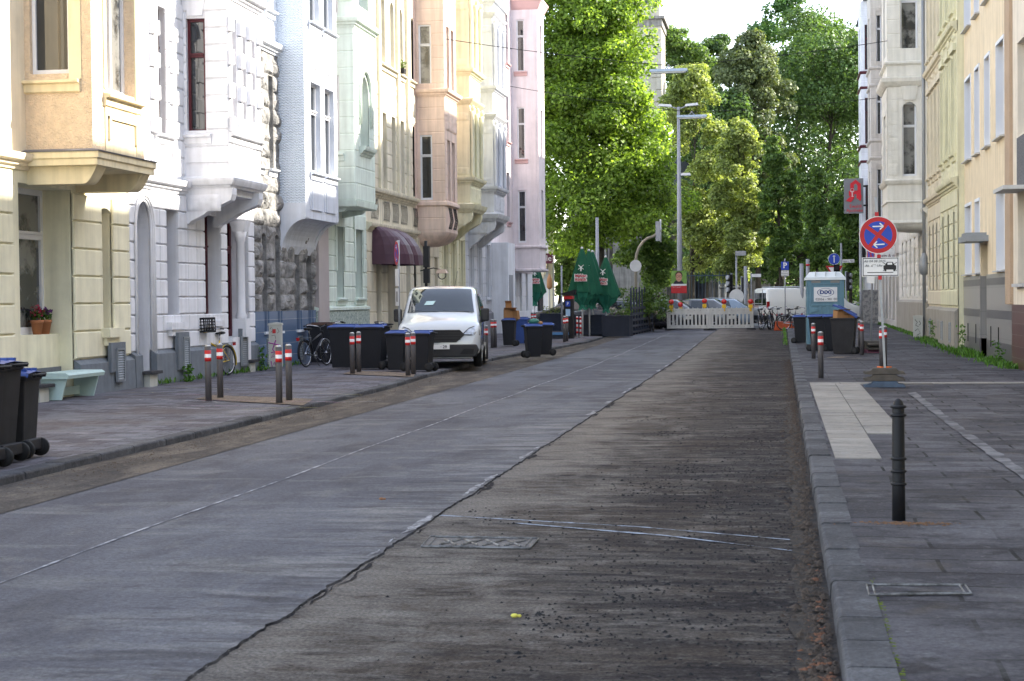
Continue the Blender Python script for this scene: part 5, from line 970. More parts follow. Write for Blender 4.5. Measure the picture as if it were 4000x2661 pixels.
# ---- bicycles
CHR = mat('chrome', (.6, .6, .62), .2, metal=1); YBK = mat('yellow_bike_paint', (.62, .42, .03), .35); BKB = mat('black_bike_paint', (.02, .02, .025), .3); SILV = mat('silver_paint', (.45, .46, .48), .3, metal=.5)
def bike(label, col, fend, hb=0, crate=False, group=None, simple=False):      # heads along +y, wheels at y = 0 and 1.1
    t = thing('bicycle', label, 'bicycle', group=group); r = .335
    for y, nm in ((0, 'rear_wheel'), (1.1, 'front_wheel')):
        m = MB(); m.ring((0, y, r), r - .02, .02, (1, 0, 0), 30, 5); w_ = m.build(nm, RUB, t); m = MB(); m.ring((0, y, r), r - .045, .01, (1, 0, 0), 26, 4)
        for k in range(16): a = k * math.pi / 8; m.tube([(0, y, r), (0, y + (r - .05) * math.cos(a), r + (r - .05) * math.sin(a))], .0022, 3, False)
        m.lathe([(.02, -.05), (.02, .05)], (y, r), 8, axis=0); m.build('rim', CHR, w_)
        m = MB(); A = [R(q) for q in range(-20, 190, 15)] if y == 0 else [R(q) for q in range(-15, 160, 15)]
        if y == 0: A = [math.pi - a for a in A]
        A = A[::1]; vs = []
        for a in A: 
            for sx in (-.028, .028): vs.append((sx, y + (r + .02) * math.cos(a) * (1 if y else 1), r + (r + .02) * math.sin(a)))
        m.add(vs, [(2 * i, 2 * i + 1, 2 * i + 3, 2 * i + 2) for i in range(len(A) - 1)]); m.build('mudguard', fend if y or fend is YBK else BKB, t, fix=False)
    m = MB(); bb, st, hd, hd2 = (0, .45, .28), (0, .3, .78), (0, .92, .82), (0, .95, .68)
    for a, b, rr in ((bb, st, .02), (bb, hd2, .024), ((0, .36, .62), hd, .02), (hd2, hd, .02), (hd, (0, .9, .95), .014)): m.tube([a, b], rr, 8)
    for s_ in (-.05, .05): m.tube([(s_, 0, r), (s_ * .5, .45, .28)], .01, 6); m.tube([(s_, 0, r), (s_ * .3, .33, .7)], .008, 6); m.tube([(s_, 1.1, r), (s_ * .9, 1.0, .62), (0, .96, .68)], .012, 6)
    m.build('frame', col, t); m = MB(); m.tube([st, (0, .27, .92)], .013, 6); m.build('seat_post', CHR, t)
    m = MB(); m.smooth = True; m.ball((0, .2, .95), (.085, .12, .035), 12, 6); m.ball((0, .34, .945), (.035, .11, .025), 10, 5); m.build('saddle', RUB, t)
    m = MB(); H_ = 1.02; m.tube([(-.29, .72, H_ + .02), (-.24, .82, H_ + .03), (-.1, .93, H_ - .01), (0, .91, .97), (.1, .93, H_ - .01), (.24, .82, H_ + .03), (.29, .72, H_ + .02)], .011, 6); m.build('handlebar', CHR, t)
    m = MB(); [m.tube([(s_ * .29, .72, H_ + .02), (s_ * .31, .62, H_ + .01)], .017, 6) for s_ in (-1, 1)]; m.build('grip', RUB, t)
    m = MB(); m.lathe([(.095, .05), (.095, .06)], (.45, .28), 18, axis=0); [m.tube([(s_ * .07, .45, .28), (s_ * .09, .45 + s_ * .12, .28 - s_ * .12), (s_ * .14, .45 + s_ * .12, .28 - s_ * .12)], .009, 5) for s_ in (-1, 1)]; m.build('crank', CHR, t)
    m = MB(); [m.tube([(s_ * .06, -.3, .72), (s_ * .06, .28, .72)], .006, 4) for s_ in (-1, 0, 1)]; [m.tube([(s_ * .06, -.12, .72), (s_ * .05, 0, r)], .005, 4) for s_ in (-1, 1)]; m.build('luggage_rack', BKB if not crate else col, t)
    m = MB(); m.tube([(.04, .4, .25), (.2, .32, .01)], .01, 5); m.build('kickstand', RUB, t); m = MB(); m.box(-.035, .035, -.34, -.31, .66, .74); m.build('rear_light', SRD, t)
    m = MB(); m.ball((0, 1.0, .86), (.035, .04, .035), 8, 5); m.build('headlamp', RUB, t)
    return t
def leanat(t, pr, heading, lean=0): t.location = pr; t.rotation_euler = (0, R(lean), R(heading)); return t
b1 = bike('yellow bicycle with a black crate on its front rack beside the white house', YBK, YBK); p = G(893, 1466); leanat(b1, p, 168, 3)
m = MB(); 
for s_ in (-.29, .29):
    for z in (.99, 1.06, 1.13, 1.2, 1.27): m.box(s_ - .008, s_ + .008, .92, 1.38, z - (.022 if z in (.99, 1.27) else .01), z + (.022 if z in (.99, 1.27) else .01))
    for k in range(7): m.box(s_ - .008, s_ + .008, .92 + k * .075, .936 + k * .075, .98, 1.28)
for y in (.92, 1.38):
    for z in (.99, 1.06, 1.13, 1.2, 1.27): m.box(-.29, .29, y - .008, y + .008, z - (.022 if z in (.99, 1.27) else .01), z + (.022 if z in (.99, 1.27) else .01))
    for k in range(9): m.box(-.29 + k * .071, -.274 + k * .071, y - .008, y + .008, .98, 1.28)
for k in range(10): m.box(-.28 + k * .06, -.25 + k * .06, .92, 1.38, .975, .985)
m.build('crate', RUB, b1); m = MB(); [m.tube([(s_ * .12, 1.0, .97), (s_ * .12, 1.36, .97)], .01, 5) for s_ in (-1, 0, 1)]; [m.tube([(s_ * .12, 1.2, .97), (s_ * .05, 1.1, .335)], .008, 5) for s_ in (-1, 1)]; m.build('front_rack', YBK, b1)
b2 = bike('black bicycle with silver handlebar and white front mudguard by the tiled wall', BKB, RWH); leanat(b2, G(1196, 1435), -12, -4)
for i, (x, y, h, lb) in enumerate(((1375, 1412, -75, 'dark bicycle behind the tall bins with only its handlebar showing'), (1435, 1404, 100, 'dark bicycle behind the tall bins, nearest the awning door'), (1478, 1398, -70, 'bicycle by the burgundy awning door with a raised handlebar'))):
    leanat(bike(lb, BKB, BKB, group='bicycles behind the tall bins'), G(x, y), h, 3)
lbs = ['leftmost bicycle of the cluster behind the orange box', 'second bicycle of the cluster behind the orange box', 'third bicycle of the cluster, its wheels facing the camera', 'fourth bicycle of the cluster behind the orange box', 'silver bicycle with its wheel right of the orange box', 'bicycle partly behind the bin left of the toilet']
for i, (x, h) in enumerate(((2985, 172), (3003, 165), (3020, 176), (3040, 160), (3062, -80), (3115, 150))): leanat(bike(lbs[i], SILV if i == 4 else BKB, BKB, group='bicycles parked by the white van'), AT(x, 1291, 79 + (i % 2) * .6 - (2.2 if i == 4 else 0)) * 1, h, (-1) ** i * 5); bpy.context.view_layer.update()
for o in [o for o in bpy.data.objects if o.get('group') == 'bicycles parked by the white van']: o.location.z = gz(79) + .02
for i, (x, h) in enumerate(((3300, 150), (3322, 165), (3345, 172), (3370, 160))):
    q = AT(x, 1280, 95 + i * .5); q.z = .3; leanat(bike(['leftmost', 'second', 'third', 'rightmost'][i] + ' of the bicycles parked behind the open bin on the right pavement', SILV if i % 2 else BKB, BKB, group='bicycles beyond the right pavement bins'), q, h, 4)
for i, (x, h) in enumerate(((2566, 160), (2582, 20))):
    q = AT(x, 1280, 82 + i); q.z = .2; leanat(bike('bicycle left of the white barrier, ' + ['nearer the pallet fence', 'nearer the barrier'][i], BKB, BKB, group='bicycles left of the barrier'), q, h, 4)
q = AT(3062, 1285, 77.6); t = thing('orange_box', 'orange red storage trunk lying beside the parked bicycles', 'box', (q.x, q.y, gz(77.6)), R(4)); m = MB(); m.prism([(-.45, 0), (.5, 0), (.46, .38), (-.36, .42)], -.25, .25, 1); m.build('trunk', mat('orange_red_plastic', (.5, .09, .03), .5, .15), t, bevel=.03); m = MB(); m.box(-.38, .46, -.27, .27, .36, .4); m.build('lid_rim', MATS['orange_red_plastic'], t)
# ---- cabinets, bench, steps, pots
CAB = mat('cabinet_grey', (.5, .5, .46), .7, .08, streak=.1)
def cabinet(label, p, w_, d_, h_, rz=0, col=CAB):
    t = thing('utility_cabinet', label, 'utility cabinet', p, R(rz)); m = MB(); m.box(-w_ / 2, w_ / 2, 0, d_, .08, h_ - .05); m.build('housing', col, t, bevel=.008); m = MB(); m.prism([(-w_ / 2 - .015, h_ - .05), (w_ / 2 + .015, h_ - .05), (w_ / 2 + .01, h_), (0, h_ + .02), (-w_ / 2 - .01, h_)], -.015, d_ + .015, 1); m.build('cap', col, t); m = MB(); m.box(-w_ / 2 + .02, w_ / 2 - .02, .02, d_ - .02, 0, .08); m.build('base', GRY, t); return t
PNKP = mat('magenta_spray', (.32, .06, .28), .7); BKP = mat('black_spray', (.03, .03, .03), .7)
def scribble(t, pts, mt, r=.008, y=-.004, name='graffiti'): m = MB(); [m.tube([(a, y, b) for a, b in L_], r, 4) for L_ in pts]; return m.build(name, mt, t)
t = cabinet('slim grey utility cabinet sprayed with magenta graffiti by the tiled wall', G(1076, 1447), .3, .22, 1.12, 8)
scribble(t, [[(-.16, .66), (.1, .6)], [(.02, .72), (-.06, .5), (-.02, .45)], [(-.1, .42), (.0, .44), (-.1, .3), (.02, .36), (.02, .26)], [(-.1, .22), (-.08, .08), (-.02, .2), (.02, .08), (.1, .24)]], PNKP, .014); scribble(t, [[(-.12, .98), (-.08, 1.03), (-.04, .96), (-.1, .9)], [(-.08, .82), (.0, .84), (.02, .75)], [(.06, 1.0), (.1, .92), (.05, .88)]], BKP, .005)
m = MB(); m.box(-.06, .02, -.006, 0, .88, .98); m.build('red_sticker', SRD, t)
t = cabinet('small white graffiti covered cabinet at the foot of the ivory house', G(3586, 1327), .32, .25, .82, -4); scribble(t, [[(-.1, .7), (-.02, .6), (-.08, .5), (.02, .45)], [(.04, .65), (.1, .55), (.03, .5)], [(-.1, .3), (0, .38), (.08, .22), (-.04, .15)]], BKP, .01)
q = AT(3398, 1262, 84); t = cabinet('grey advertising cabinet plastered with torn posters by the shopfronts', (q.x, 84, .3), .8, .4, 1.7, 0, mat('torn_posters', (.3, .29, .28), .8, scale=6, col2=(.14, .145, .15), thresh=(.42, .55)))
MNT = mat('mint_bench_paint', (.48, .62, .60), .6, .08, scale=5); ya, yb = 26.9, 28.45; t = wthing('wooden_bench', 'mint green wooden bench under the window of the cream house', 'bench', (-12.05, (ya + yb) / 2, .1)); m = MB(); m.F = None; m.prism([(-12.4, .56), (-11.9, .56), (-11.84, .52), (-11.86, .46), (-12.4, .46)], ya, yb, 1); m.v = [(x, y, z) for x, y, z in m.v]; m.build('seat', MNT, t)
for y in (ya + .08, yb - .12): m = MB(); m.prism([(-12.38, .1), (-12.02, .1), (-11.92, .46), (-12.38, .46)], y, y + .04, 1); m.build('end_board', MNT, t)
m = MB(); m.box(-12.3, -12.27, ya + .12, yb - .12, .14, .28); m.build('stretcher', MNT, t)
for px, lb, s_ in ((585, 'small pale stone step on a block at the niche door of the white house', 1), (982, 'small worn stone scraper block at the foot of the white house', .85), (160, 'small pale stone block beside the mint bench', .9)):
    q = G(px, 1508 if px < 700 else 1448); t = wthing('stone_step', lb, 'stone step', (LX + .2, YX(px, LX + .2), .1)) ; y = t.location.y; m = MB(); m.box(LX + .08, LX + .34 * s_, y - .3 * s_, y + .3 * s_, .24 + .1 * s_, .3 + .1 * s_); m.build('slab', KERB, t, bevel=.01); m = MB(); m.box(LX + .1, LX + .26 * s_, y - .2 * s_, y + .2 * s_, .06, .24 + .1 * s_); m.build('support', CAB, t)
TER = mat('terracotta', (.42, .17, .08), .8, .12)
def leafblob(m, c, r, n, sz, rnd, flat=1):
    for _ in range(n):
        d = Vector((rnd.gauss(0, 1), rnd.gauss(0, 1), rnd.gauss(0, 1))).normalized() * (rnd.random() ** .4); p = Vector((c[0] + d.x * r[0], c[1] + d.y * r[1], c[2] + d.z * r[2]))
        a = Vector((rnd.gauss(0, 1), rnd.gauss(0, 1), rnd.gauss(0, .6))).normalized(); b = a.cross(Vector((rnd.gauss(0, 1), rnd.gauss(0, 1), rnd.gauss(0, 1)))).normalized(); s_ = sz * rnd.uniform(.6, 1.3)
        m.quad(p - a * s_ * .5, p + b * s_ * .35, p + a * s_ * .6, p - b * s_ * .35)
def leafmat(name, col, tr=.3, var=.35, yell=None):
    m = bpy.data.materials.new(name); m.use_nodes = True; n = m.node_tree; b = n.nodes['Principled BSDF']; b.inputs['Roughness'].default_value = .5; b.inputs['Specular IOR Level'].default_value = .35
    g = n.nodes.new('ShaderNodeNewGeometry'); cr = n.nodes.new('ShaderNodeValToRGB'); n.links.new(g.outputs['Random Per Island'], cr.inputs[0]); e = cr.color_ramp.elements
    e[0].color = (*[c * (1 - var) for c in col], 1); e[1].color = (*[min(c * (1 + var), 1) for c in (yell or col)], 1); n.links.new(cr.outputs[0], b.inputs['Base Color'])
    t = n.nodes.new('ShaderNodeBsdfTranslucent'); ms = n.nodes.new('ShaderNodeMixShader'); ms.inputs[0].default_value = tr; sc = n.nodes.new('ShaderNodeVectorMath'); sc.operation = 'MULTIPLY'; sc.inputs[1].default_value = (1.5, 1.5, .6); n.links.new(cr.outputs[0], sc.inputs[0]); n.links.new(sc.outputs[0], t.inputs[0])
    n.links.new(b.outputs[0], ms.inputs[1]); n.links.new(t.outputs[0], ms.inputs[2]); n.links.new(ms.outputs[0], n.nodes['Material Output'].inputs[0]); MATS[name] = m; return m
LFG = leafmat('herb_leaves', (.05, .11, .02)); FLR = mat('red_petals', (.3, .01, .04), .6, .3); FLP = mat('violet_petals', (.12, .03, .14), .6, .3); rnd = random.Random(5)
for i, (px, lb) in enumerate(((143, 'terracotta pot of red flowers on the window ledge, left one'), (175, 'terracotta pot of violet flowers on the window ledge, right one'))):
    x = LX - .4; y = YX(px, x); t = thing('flower_pot', lb, 'flower pot', (x, y, 1.2), group='flower pots on the ledge'); m = MB(); m.lathe([(.07, 0), (.105, .2), (.115, .2), (.118, .25), (.1, .25), (.095, .22)], seg=16); m.build('pot', TER, t); m = MB(); leafblob(m, (0, 0, .33), (.13, .13, .1), 90, .07, rnd); m.build('leaves', LFG, t, fix=False); m = MB(); leafblob(m, (0, 0, .4), (.14, .14, .13 if i == 0 else .08), 70, .055, rnd); m.build('blossoms', FLR if i == 0 else FLP, t, fix=False)
p = AT(1573, 325, 1); x = LX + .1; y = YX(1573, x, 320); t = thing('flower_pot', 'small green plant in a dark pot on a window sill of the cream stone house', 'flower pot', (x, y, 9.24)); m = MB(); m.box(-.1, .08, -.15, .15, 0, .16); m.build('pot', BLK, t); m = MB(); leafblob(m, (0, 0, .3), (.14, .18, .17), 160, .07, rnd); m.build('leaves', leafmat('pale_leaves', (.15, .2, .08)), t, fix=False)
# ---- awning on the cream stone house
AWN = mat('burgundy_awning', (.08, .036, .055), .5, .15, streak=.1); Ya, Yb = YX(1449, LX, 1000), YX(1664, LX + 1.1, 1030); t = wthing('awning', 'burgundy basket awning with ribs over the shop door', 'awning', (LX, Ya, 2.87)); m = MB(); D_, H_ = 1.15, 1.2; zb = 2.8
mid = Ya + (Yb - Ya) * .52
for (a, b, k0) in ((Ya, mid, 0), (mid - .25, Yb, 1)):
    S_ = []; r_ = .6
    for j in range(13):                        # plan outline from wall round the rounded ends
        th = j / 12 * math.pi; c_ = (a + r_ if j < 6 else b - r_) if b - a > 2 * r_ else (a + b) / 2
        if j == 6: c_ = (a + b) / 2
        S_.append((D_ * math.sin(th) ** .7, c_ - (min(r_, (b - a) / 2)) * math.cos(th)))
    vs = []; N_k = 6
    for i in range(N_k + 1):
        q = i / N_k * math.pi / 2
        for d, y in S_: cy = (a + b) / 2; vs.append((LX + d * math.cos(q) + .01, cy + (y - cy) * (.75 + .25 * math.cos(q)), zb + .05 + H_ * math.sin(q)))
    m.smooth = False; m.add(vs, [(i * 13 + k, i * 13 + k + 1, i * 13 + k + 14, i * 13 + k + 13) for i in range(N_k) for k in range(12)])
m.build('canopy', AWN, t, fix=False)
# ---- lantern under the awning
q = AT(1632, 1060, 58); t = wthing('wall_lantern', 'black iron wall lantern with a warm shade beside the awning', 'lantern', (LX + .9, q.y, 2.5)); y0 = 57.6; m = MB(); m.tube([(LX, y0, 2.75), (LX + .5, y0, 2.85), (LX + .9, y0, 2.75)], .02, 6); m.ring((LX + .8, y0, 2.6), .14, .015, (0, 1, 0), 14, 4); m.build('bracket', BLK, t); m = MB(); m.frus((LX + .8, y0), (.2, .2), (.12, .12), 2.66, 2.8); m.build('shade', mat('lantern_shade', (.6, .45, .35), .6), t)
# ---- vehicles: hull from stations (y, zbottom, zbelt, ztop, w, wtop)
def hull(m, st):
    vs = []; n = 14
    for (y, zb, zl, zt, w_, wt) in st:
        zl = min(zl, zt - .02); h = [(0, zb), (w_ * .86, zb), (w_ * .97, zb + .07), (w_, zb + .3 * (zl - zb)), (w_ * .995, zl), (wt + (w_ - wt) * .12, zt - .07), (wt * .93, zt - .012), (wt * .6, zt + .01)]
        if zt - zl < .1: h[5] = (w_ * .97, zt - .025); h[6] = (w_ * .9, zt - .005); h[7] = (w_ * .6, zt + .012)
        ring = h + [(-a, b) for a, b in h[::-1][:-1]]; n = len(ring) + 1; ring = h + [(0, zt + .018)] + [(-a, b) for a, b in h[:0:-1]]; n = len(ring)
        vs += [(a, y, b) for a, b in ring]
    k = len(st); m.smooth = True
    m.add(vs, [(i * n + j, i * n + (j + 1) % n, (i + 1) * n + (j + 1) % n, (i + 1) * n + j) for i in range(k - 1) for j in range(n)] + [tuple(range(n)), tuple(range((k - 1) * n, k * n))]); m.smooth = False
def ip(st, y, k):
    for a, b in zip(st, st[1:]):
        if a[0] <= y <= b[0]: t = (y - a[0]) / (b[0] - a[0]); return a[k] + (b[k] - a[k]) * t
    return st[0][k] if y < st[0][0] else st[-1][k]
def yfront(st, x, z):
    y = 0
    while y < 1.4 and (x > ip(st, y, 4) * (1 - .12 * max(0, (z - ip(st, y, 3) + .1)) / .1) or z > ip(st, y, 3) - .005): y += .01
    return y
def sidex(st, y, z):
    zl, zt, w_, wt = (ip(st, y, k) for k in (2, 3, 4, 5)); x = w_ if z <= zl else w_ + (wt + (w_ - wt) * .12 - w_) * min((z - zl) / max(zt - .07 - zl, .01), 1); return x + .008
CGL = mat('car_glass', (.015, .02, .022), .02, .2, spec=.8); LMP = mat('headlamp_glass', (.45, .47, .5), .12, .5, scale=14, metal=.4); TLR = mat('tail_light', (.3, .01, .01), .25); CBK = mat('unpainted_bumper', (.028, .028, .03), .6)
def vehicle(label, paint, st, wheels, sides, ws, rw, r=.33, name='parked_car', cat='car', group=None):
    t = thing(name, label, cat, group=group); m = MB(); hull(m, st); body = m.build('body', paint, t)
    for y in wheels:
        for s_ in (-1, 1):
            w_ = ip(st, y, 4) - .1; m = MB(); m.lathe([(r - .13, -.1), (r - .03, -.1), (r, -.07), (r, .07), (r - .03, .1), (r - .13, .1)], (y, r), 26, axis=0, z=s_ * w_); wh = m.build('wheel', RUB, t)
            m = MB(); m.lathe([(r - .12, .06), (r - .14, .09), (.05, .08), (.0, .09)] if s_ > 0 else [(r - .12, -.06), (r - .14, -.09), (.05, -.08), (0, -.09)], (y, r), 20, axis=0, z=s_ * w_)
            for k in range(5): a = k * 2 * math.pi / 5; x = s_ * (w_ + .095); m.tube([(x, y, r), (x, y + (r - .13) * math.cos(a), r + (r - .13) * math.sin(a))], .02, 4)
            m.build('rim', SILV, wh)
            m = MB(); x = s_ * (ip(st, y, 4) + .004); A = [R(q) for q in range(-8, 189, 14)]; m.add([(x, y + (r + e) * math.cos(a), r + (r + e) * math.sin(a)) for a in A for e in (.0, .055)], [(2 * i, 2 * i + 1, 2 * i + 3, 2 * i + 2) for i in range(len(A) - 1)]); m.build('wheel_arch', CBK, body, fix=False)
    for poly in sides:
        for s_ in (-1, 1): m = MB(); m.add([(s_ * sidex(st, y, z), y, z) for y, z in poly], [tuple(range(len(poly)))]); m.build('side_window', CGL, t, fix=False)
    for nm, (ya, yb, ma) in (('windscreen', ws), ('rear_window', rw)):
        if ya is None: continue
        m = MB(); vs = []; N = 5
        for i in range(N + 1):
            y = ya + (yb - ya) * i / N; zt, zl, w_, wt = ip(st, y, 3), ip(st, y, 2), ip(st, y, 4), ip(st, y, 5); hw = (w_ * .9 if zt - zl < .1 else wt * .93 + (w_ - wt) * .03) - ma
            for q in (-1, -.92, -.5, 0, .5, .92, 1): vs.append((q * hw, y, zt + (.028 if abs(q) < .6 else (.018 if abs(q) < .95 else .004)) + .004))
        m.smooth = True; m.add(vs, [(i * 7 + k, i * 7 + k + 1, i * 7 + k + 8, i * 7 + k + 7) for i in range(N) for k in range(6)]); m.build(nm, CGL, t, fix=False)
    return t, body
WPT = mat('silver_white_paint', (.47, .49, .51), .22, .02, coat=1); 
vs_ = [(0, .3, .7, .62, .8, .8), (.02, .22, .8, .8, .88, .86), (.08, .28, .9, .93, .95, .92), (.2, .3, .95, 1.04, .985, .95), (.5, .3, 1.0, 1.14, .99, .94), (.85, .2, 1.02, 1.24, .993, .92), (1.0, .2, 1.03, 1.33, .993, .9), (1.35, .2, 1.04, 1.6, .993, .85), (1.7, .2, 1.05, 1.83, .993, .81), (1.95, .2, 1.06, 1.93, .993, .8), (2.3, .2, 1.06, 1.97, .993, .8), (4.6, .2, 1.06, 1.97, .993, .8), (4.9, .25, 1.06, 1.9, .97, .77), (4.97, .35, 1.0, 1.75, .93, .75)]
t, bd = vehicle('silver white delivery van parked on the left pavement facing the camera', WPT, vs_, (.93, 3.85), [[(1.25, 1.12), (2.2, 1.1), (2.2, 1.78), (1.75, 1.72)], [(2.35, 1.1), (3.4, 1.1), (3.4, 1.78), (2.35, 1.78)], [(3.5, 1.1), (4.6, 1.1), (4.55, 1.78), (3.5, 1.78)]], (.98, 1.82, .03), (None, 0, 0), name='delivery_van', cat='van')
m = MB(); m.prism([(-.42, .62), (.42, .62), (.62, .8), (.5, .92), (-.5, .92), (-.62, .8)], -.03, .1, 1); 
gr = m.build('grille', CBK, t, bevel=.01); m = MB(); [m.box(-.52, .52, -.04, -.03, z, z + .02) for z in (.68, .745, .81, .87)]; m.build('grille_bar', RUB, gr)
m = MB(); m.prism([(-.88, .27), (.88, .27), (.96, .44), (.9, .57), (-.9, .57), (-.96, .44)], -.035, .25, 1); bp_ = m.build('bumper', CBK, t, bevel=.03)
for s_ in (-1, 1):
    m = MB(); m.prism([(s_ * .5, .34), (s_ * .82, .34), (s_ * .84, .46), (s_ * .6, .47)], -.045, -.03, 1); m.build('fog_lamp_recess', RUB, bp_)
    m = MB(); Q4 = [(.56, .79), (.8, .76), (.955, .86), (.94, .985)]; Q4 = [(.56, .8), (.97, .79), (.945, 1.03), (.72, .95)]; g_ = []
    for j in range(7):
        for i in range(7):
            a, b = i / 6, j / 6; x = (Q4[0][0] * (1 - a) + Q4[1][0] * a) * (1 - b) + (Q4[3][0] * (1 - a) + Q4[2][0] * a) * b; z = (Q4[0][1] * (1 - a) + Q4[1][1] * a) * (1 - b) + (Q4[3][1] * (1 - a) + Q4[2][1] * a) * b; g_.append((s_ * x, yfront(vs_, x, z) - .02, z))
    m.smooth = True; m.add(g_, [(j * 7 + i, j * 7 + i + 1, j * 7 + i + 8, j * 7 + i + 7) for j in range(6) for i in range(6)]); hl = m.build('headlight', LMP, t, fix=False); m = MB(); q = [g_[i] for i in (0, 3, 6, 27, 48, 45, 42, 21, 0)]; m.tube(q, .012, 5); m.build('headlight_surround', CBK, hl)
    m = MB(); m.box(s_ * 1.07 - .1, s_ * 1.07 + .1, 1.22, 1.36, 1.1, 1.42); m.build('mirror', CBK, t, bevel=.04); m = MB(); m.tube([(s_ * .97, 1.4, 1.1), (s_ * 1.08, 1.3, 1.13)], .035, 6); m.build('mirror_arm', CBK, t)
m = MB(); m.box(-.26, .26, -.06, -.045, .46, .57); pl = m.build('number_plate', SWH, t); text('· 29', .1, pl, SBK, (.12, -.064, .515), facing(0), bold=.002, name='plate_number')
m = MB(); [m.tube([(-.7 + .75 * k, 1.02, 1.37), (-.05 + .75 * k, .96 + .03, 1.33)], .012, 5) for k in (0, 1)]; m.build('wiper', RUB, t); m = MB(); m.tube([(.3, 1.95, 1.95), (.36, 2.2, 2.35)], .005, 4); m.build('aerial', RUB, t); m = MB(); m.quad((-.42, 1.18, 1.51), (-.2, 1.18, 1.515), (-.14, 1.3, 1.61), (-.36, 1.3, 1.605)); m.build('parking_slip', mat('pale_green_paper', (.45, .6, .6), .6), t, fix=False)
p = G(1715, 1440, .1); t.location = p; t.rotation_euler = (0, 0, R(8.2))
WHP = mat('plain_white_paint', (.72, .72, .68), .3, .03, coat=1)
vw = [(0, .35, .9, .8, .75, .75), (.1, .25, .95, 1.0, .92, .9), (.6, .22, 1.0, 1.12, .95, .9), (.8, .22, 1.02, 1.2, .95, .88), (1.5, .22, 1.04, 1.8, .95, .8), (1.8, .22, 1.05, 1.93, .95, .78), (4.9, .22, 1.05, 1.95, .95, .79), (5.1, .3, 1.0, 1.93, .94, .8), (5.15, .4, 1.0, 1.85, .92, .78)]
t, bd = vehicle('white transport van with roof rails parked beyond the barrier', WHP, vw, (.95, 4.0), [[(1.3, 1.12), (2.1, 1.1), (2.1, 1.72), (1.7, 1.68)]], (.85, 1.65, .05), (None, 0, 0), name='transport_van', cat='van')
m = MB(); m.box(-.7, .7, 5.14, 5.17, 1.12, 1.72); m.build('rear_window', CGL, t); 
for s_ in (-1, 1): m = MB(); m.box(s_ * .86 - .07, s_ * .86 + .07, 5.06, 5.17, .95, 1.3); m.build('tail_light', TLR, t); m = MB(); m.tube([(s_ * .62, 2, 2.0), (s_ * .62, 4.8, 2.0)], .025, 5); m.build('roof_rail', SILV, t)
m = MB(); m.box(-.9, .9, 5.0, 5.2, .4, .62); m.build('rear_bumper', CBK, t); m = MB(); m.box(.2, .27, 5.17, 5.2, .85, 1.0); m.build('door_handle', CBK, t)
m = MB(); [m.tube([(a, 5.3, z), (b, 5.3, z)], .02, 5) for a, b, z in ((-.6, .6, 1.2), (-.6, .6, .95))]; [m.tube([(a, 5.3, .9), (a, 5.25, 1.9)], .02, 5) for a in (-.5, .5)]; m.build('bicycle_carrier', SILV, t)
q = AT(2972, 1290, 84); th_ = R(23); cx = q; # rear centre; vehicle axis (front) points along (cos, sin) of th_
t.rotation_euler = (0, 0, th_ + R(90)); d = Vector((math.cos(th_), math.sin(th_), 0)); t.location = Vector((cx.x, cx.y, .2)) + d * 5.15
hb = [(0, .3, .6, .55, .7, .7), (.08, .2, .68, .7, .84, .82), (.4, .2, .8, .86, .88, .84), (1.15, .18, .88, .98, .89, .8), (1.9, .18, .9, 1.4, .89, .66), (2.3, .18, .92, 1.46, .89, .64), (3.5, .18, .93, 1.43, .89, .64), (4.1, .22, .95, 1.05, .87, .7), (4.3, .3, .8, .85, .82, .75)]
def car(label, paint, px, Y, head, roofrail=0):
    t, bd = vehicle(label, paint, hb, (.8, 3.45), [[(1.35, .96), (2.3, .96), (2.3, 1.36), (1.95, 1.34)], [(2.4, .97), (3.35, .98), (3.2, 1.35), (2.4, 1.36)]], (1.22, 1.86, .06), (3.6, 4.05, .08), r=.31, group='cars parked beyond the terrace')
    for s_ in (-1, 1):
        m = MB(); m.box(s_ * .72 - .12, s_ * .72 + .12, .02, .12, .58, .7); m.build('headlight', LMP, t); m = MB(); m.box(s_ * .72 - .1, s_ * .72 + .1, 4.2, 4.31, .7, .82); m.build('tail_light', TLR, t); m = MB(); m.box(s_ * .95 - .08, s_ * .95 + .08, 1.3, 1.42, .93, 1.05); m.build('mirror', CBK, t)
        if roofrail: m = MB(); m.tube([(s_ * .58, 1.95, 1.46), (s_ * .6, 2.3, 1.5), (s_ * .6, 3.4, 1.48)], .015, 5); m.build('roof_rail', SILV, t)
    q = AT(px, 1280, Y); t.location = (q.x, q.y, gz(Y)); t.rotation_euler = (0, 0, R(head)); return t
PBL, PBK, PGR, PTL = mat('light_blue_paint', (.17, .24, .32), .25, coat=1), mat('black_car_paint', (.015, .015, .018), .2, coat=1), mat('dark_grey_car_paint', (.08, .085, .09), .25, coat=1), mat('white_car_paint', (.3, .31, .32), .25, coat=1)
car('light blue estate car with roof rails behind the white barrier', PBL, 2600, 85, -92, 1); car('dark car beyond the thin gap right of the barrier lamps', PBK, 2850, 88, -85)
car('black car under the closed green parasols', PBK, 2370, 82, -95); car('dark grey car with roof rails behind the middle parasols', PGR, 2210, 86, -94, 1); car('black car beside the cream awning at the shop corner', PBK, 2085, 90, -100); car('white car at the far side of the square behind the parasols', PTL, 2295, 93, -92); car('dark car nosing out behind the pallet fence', PGR, 2528, 84, -100)
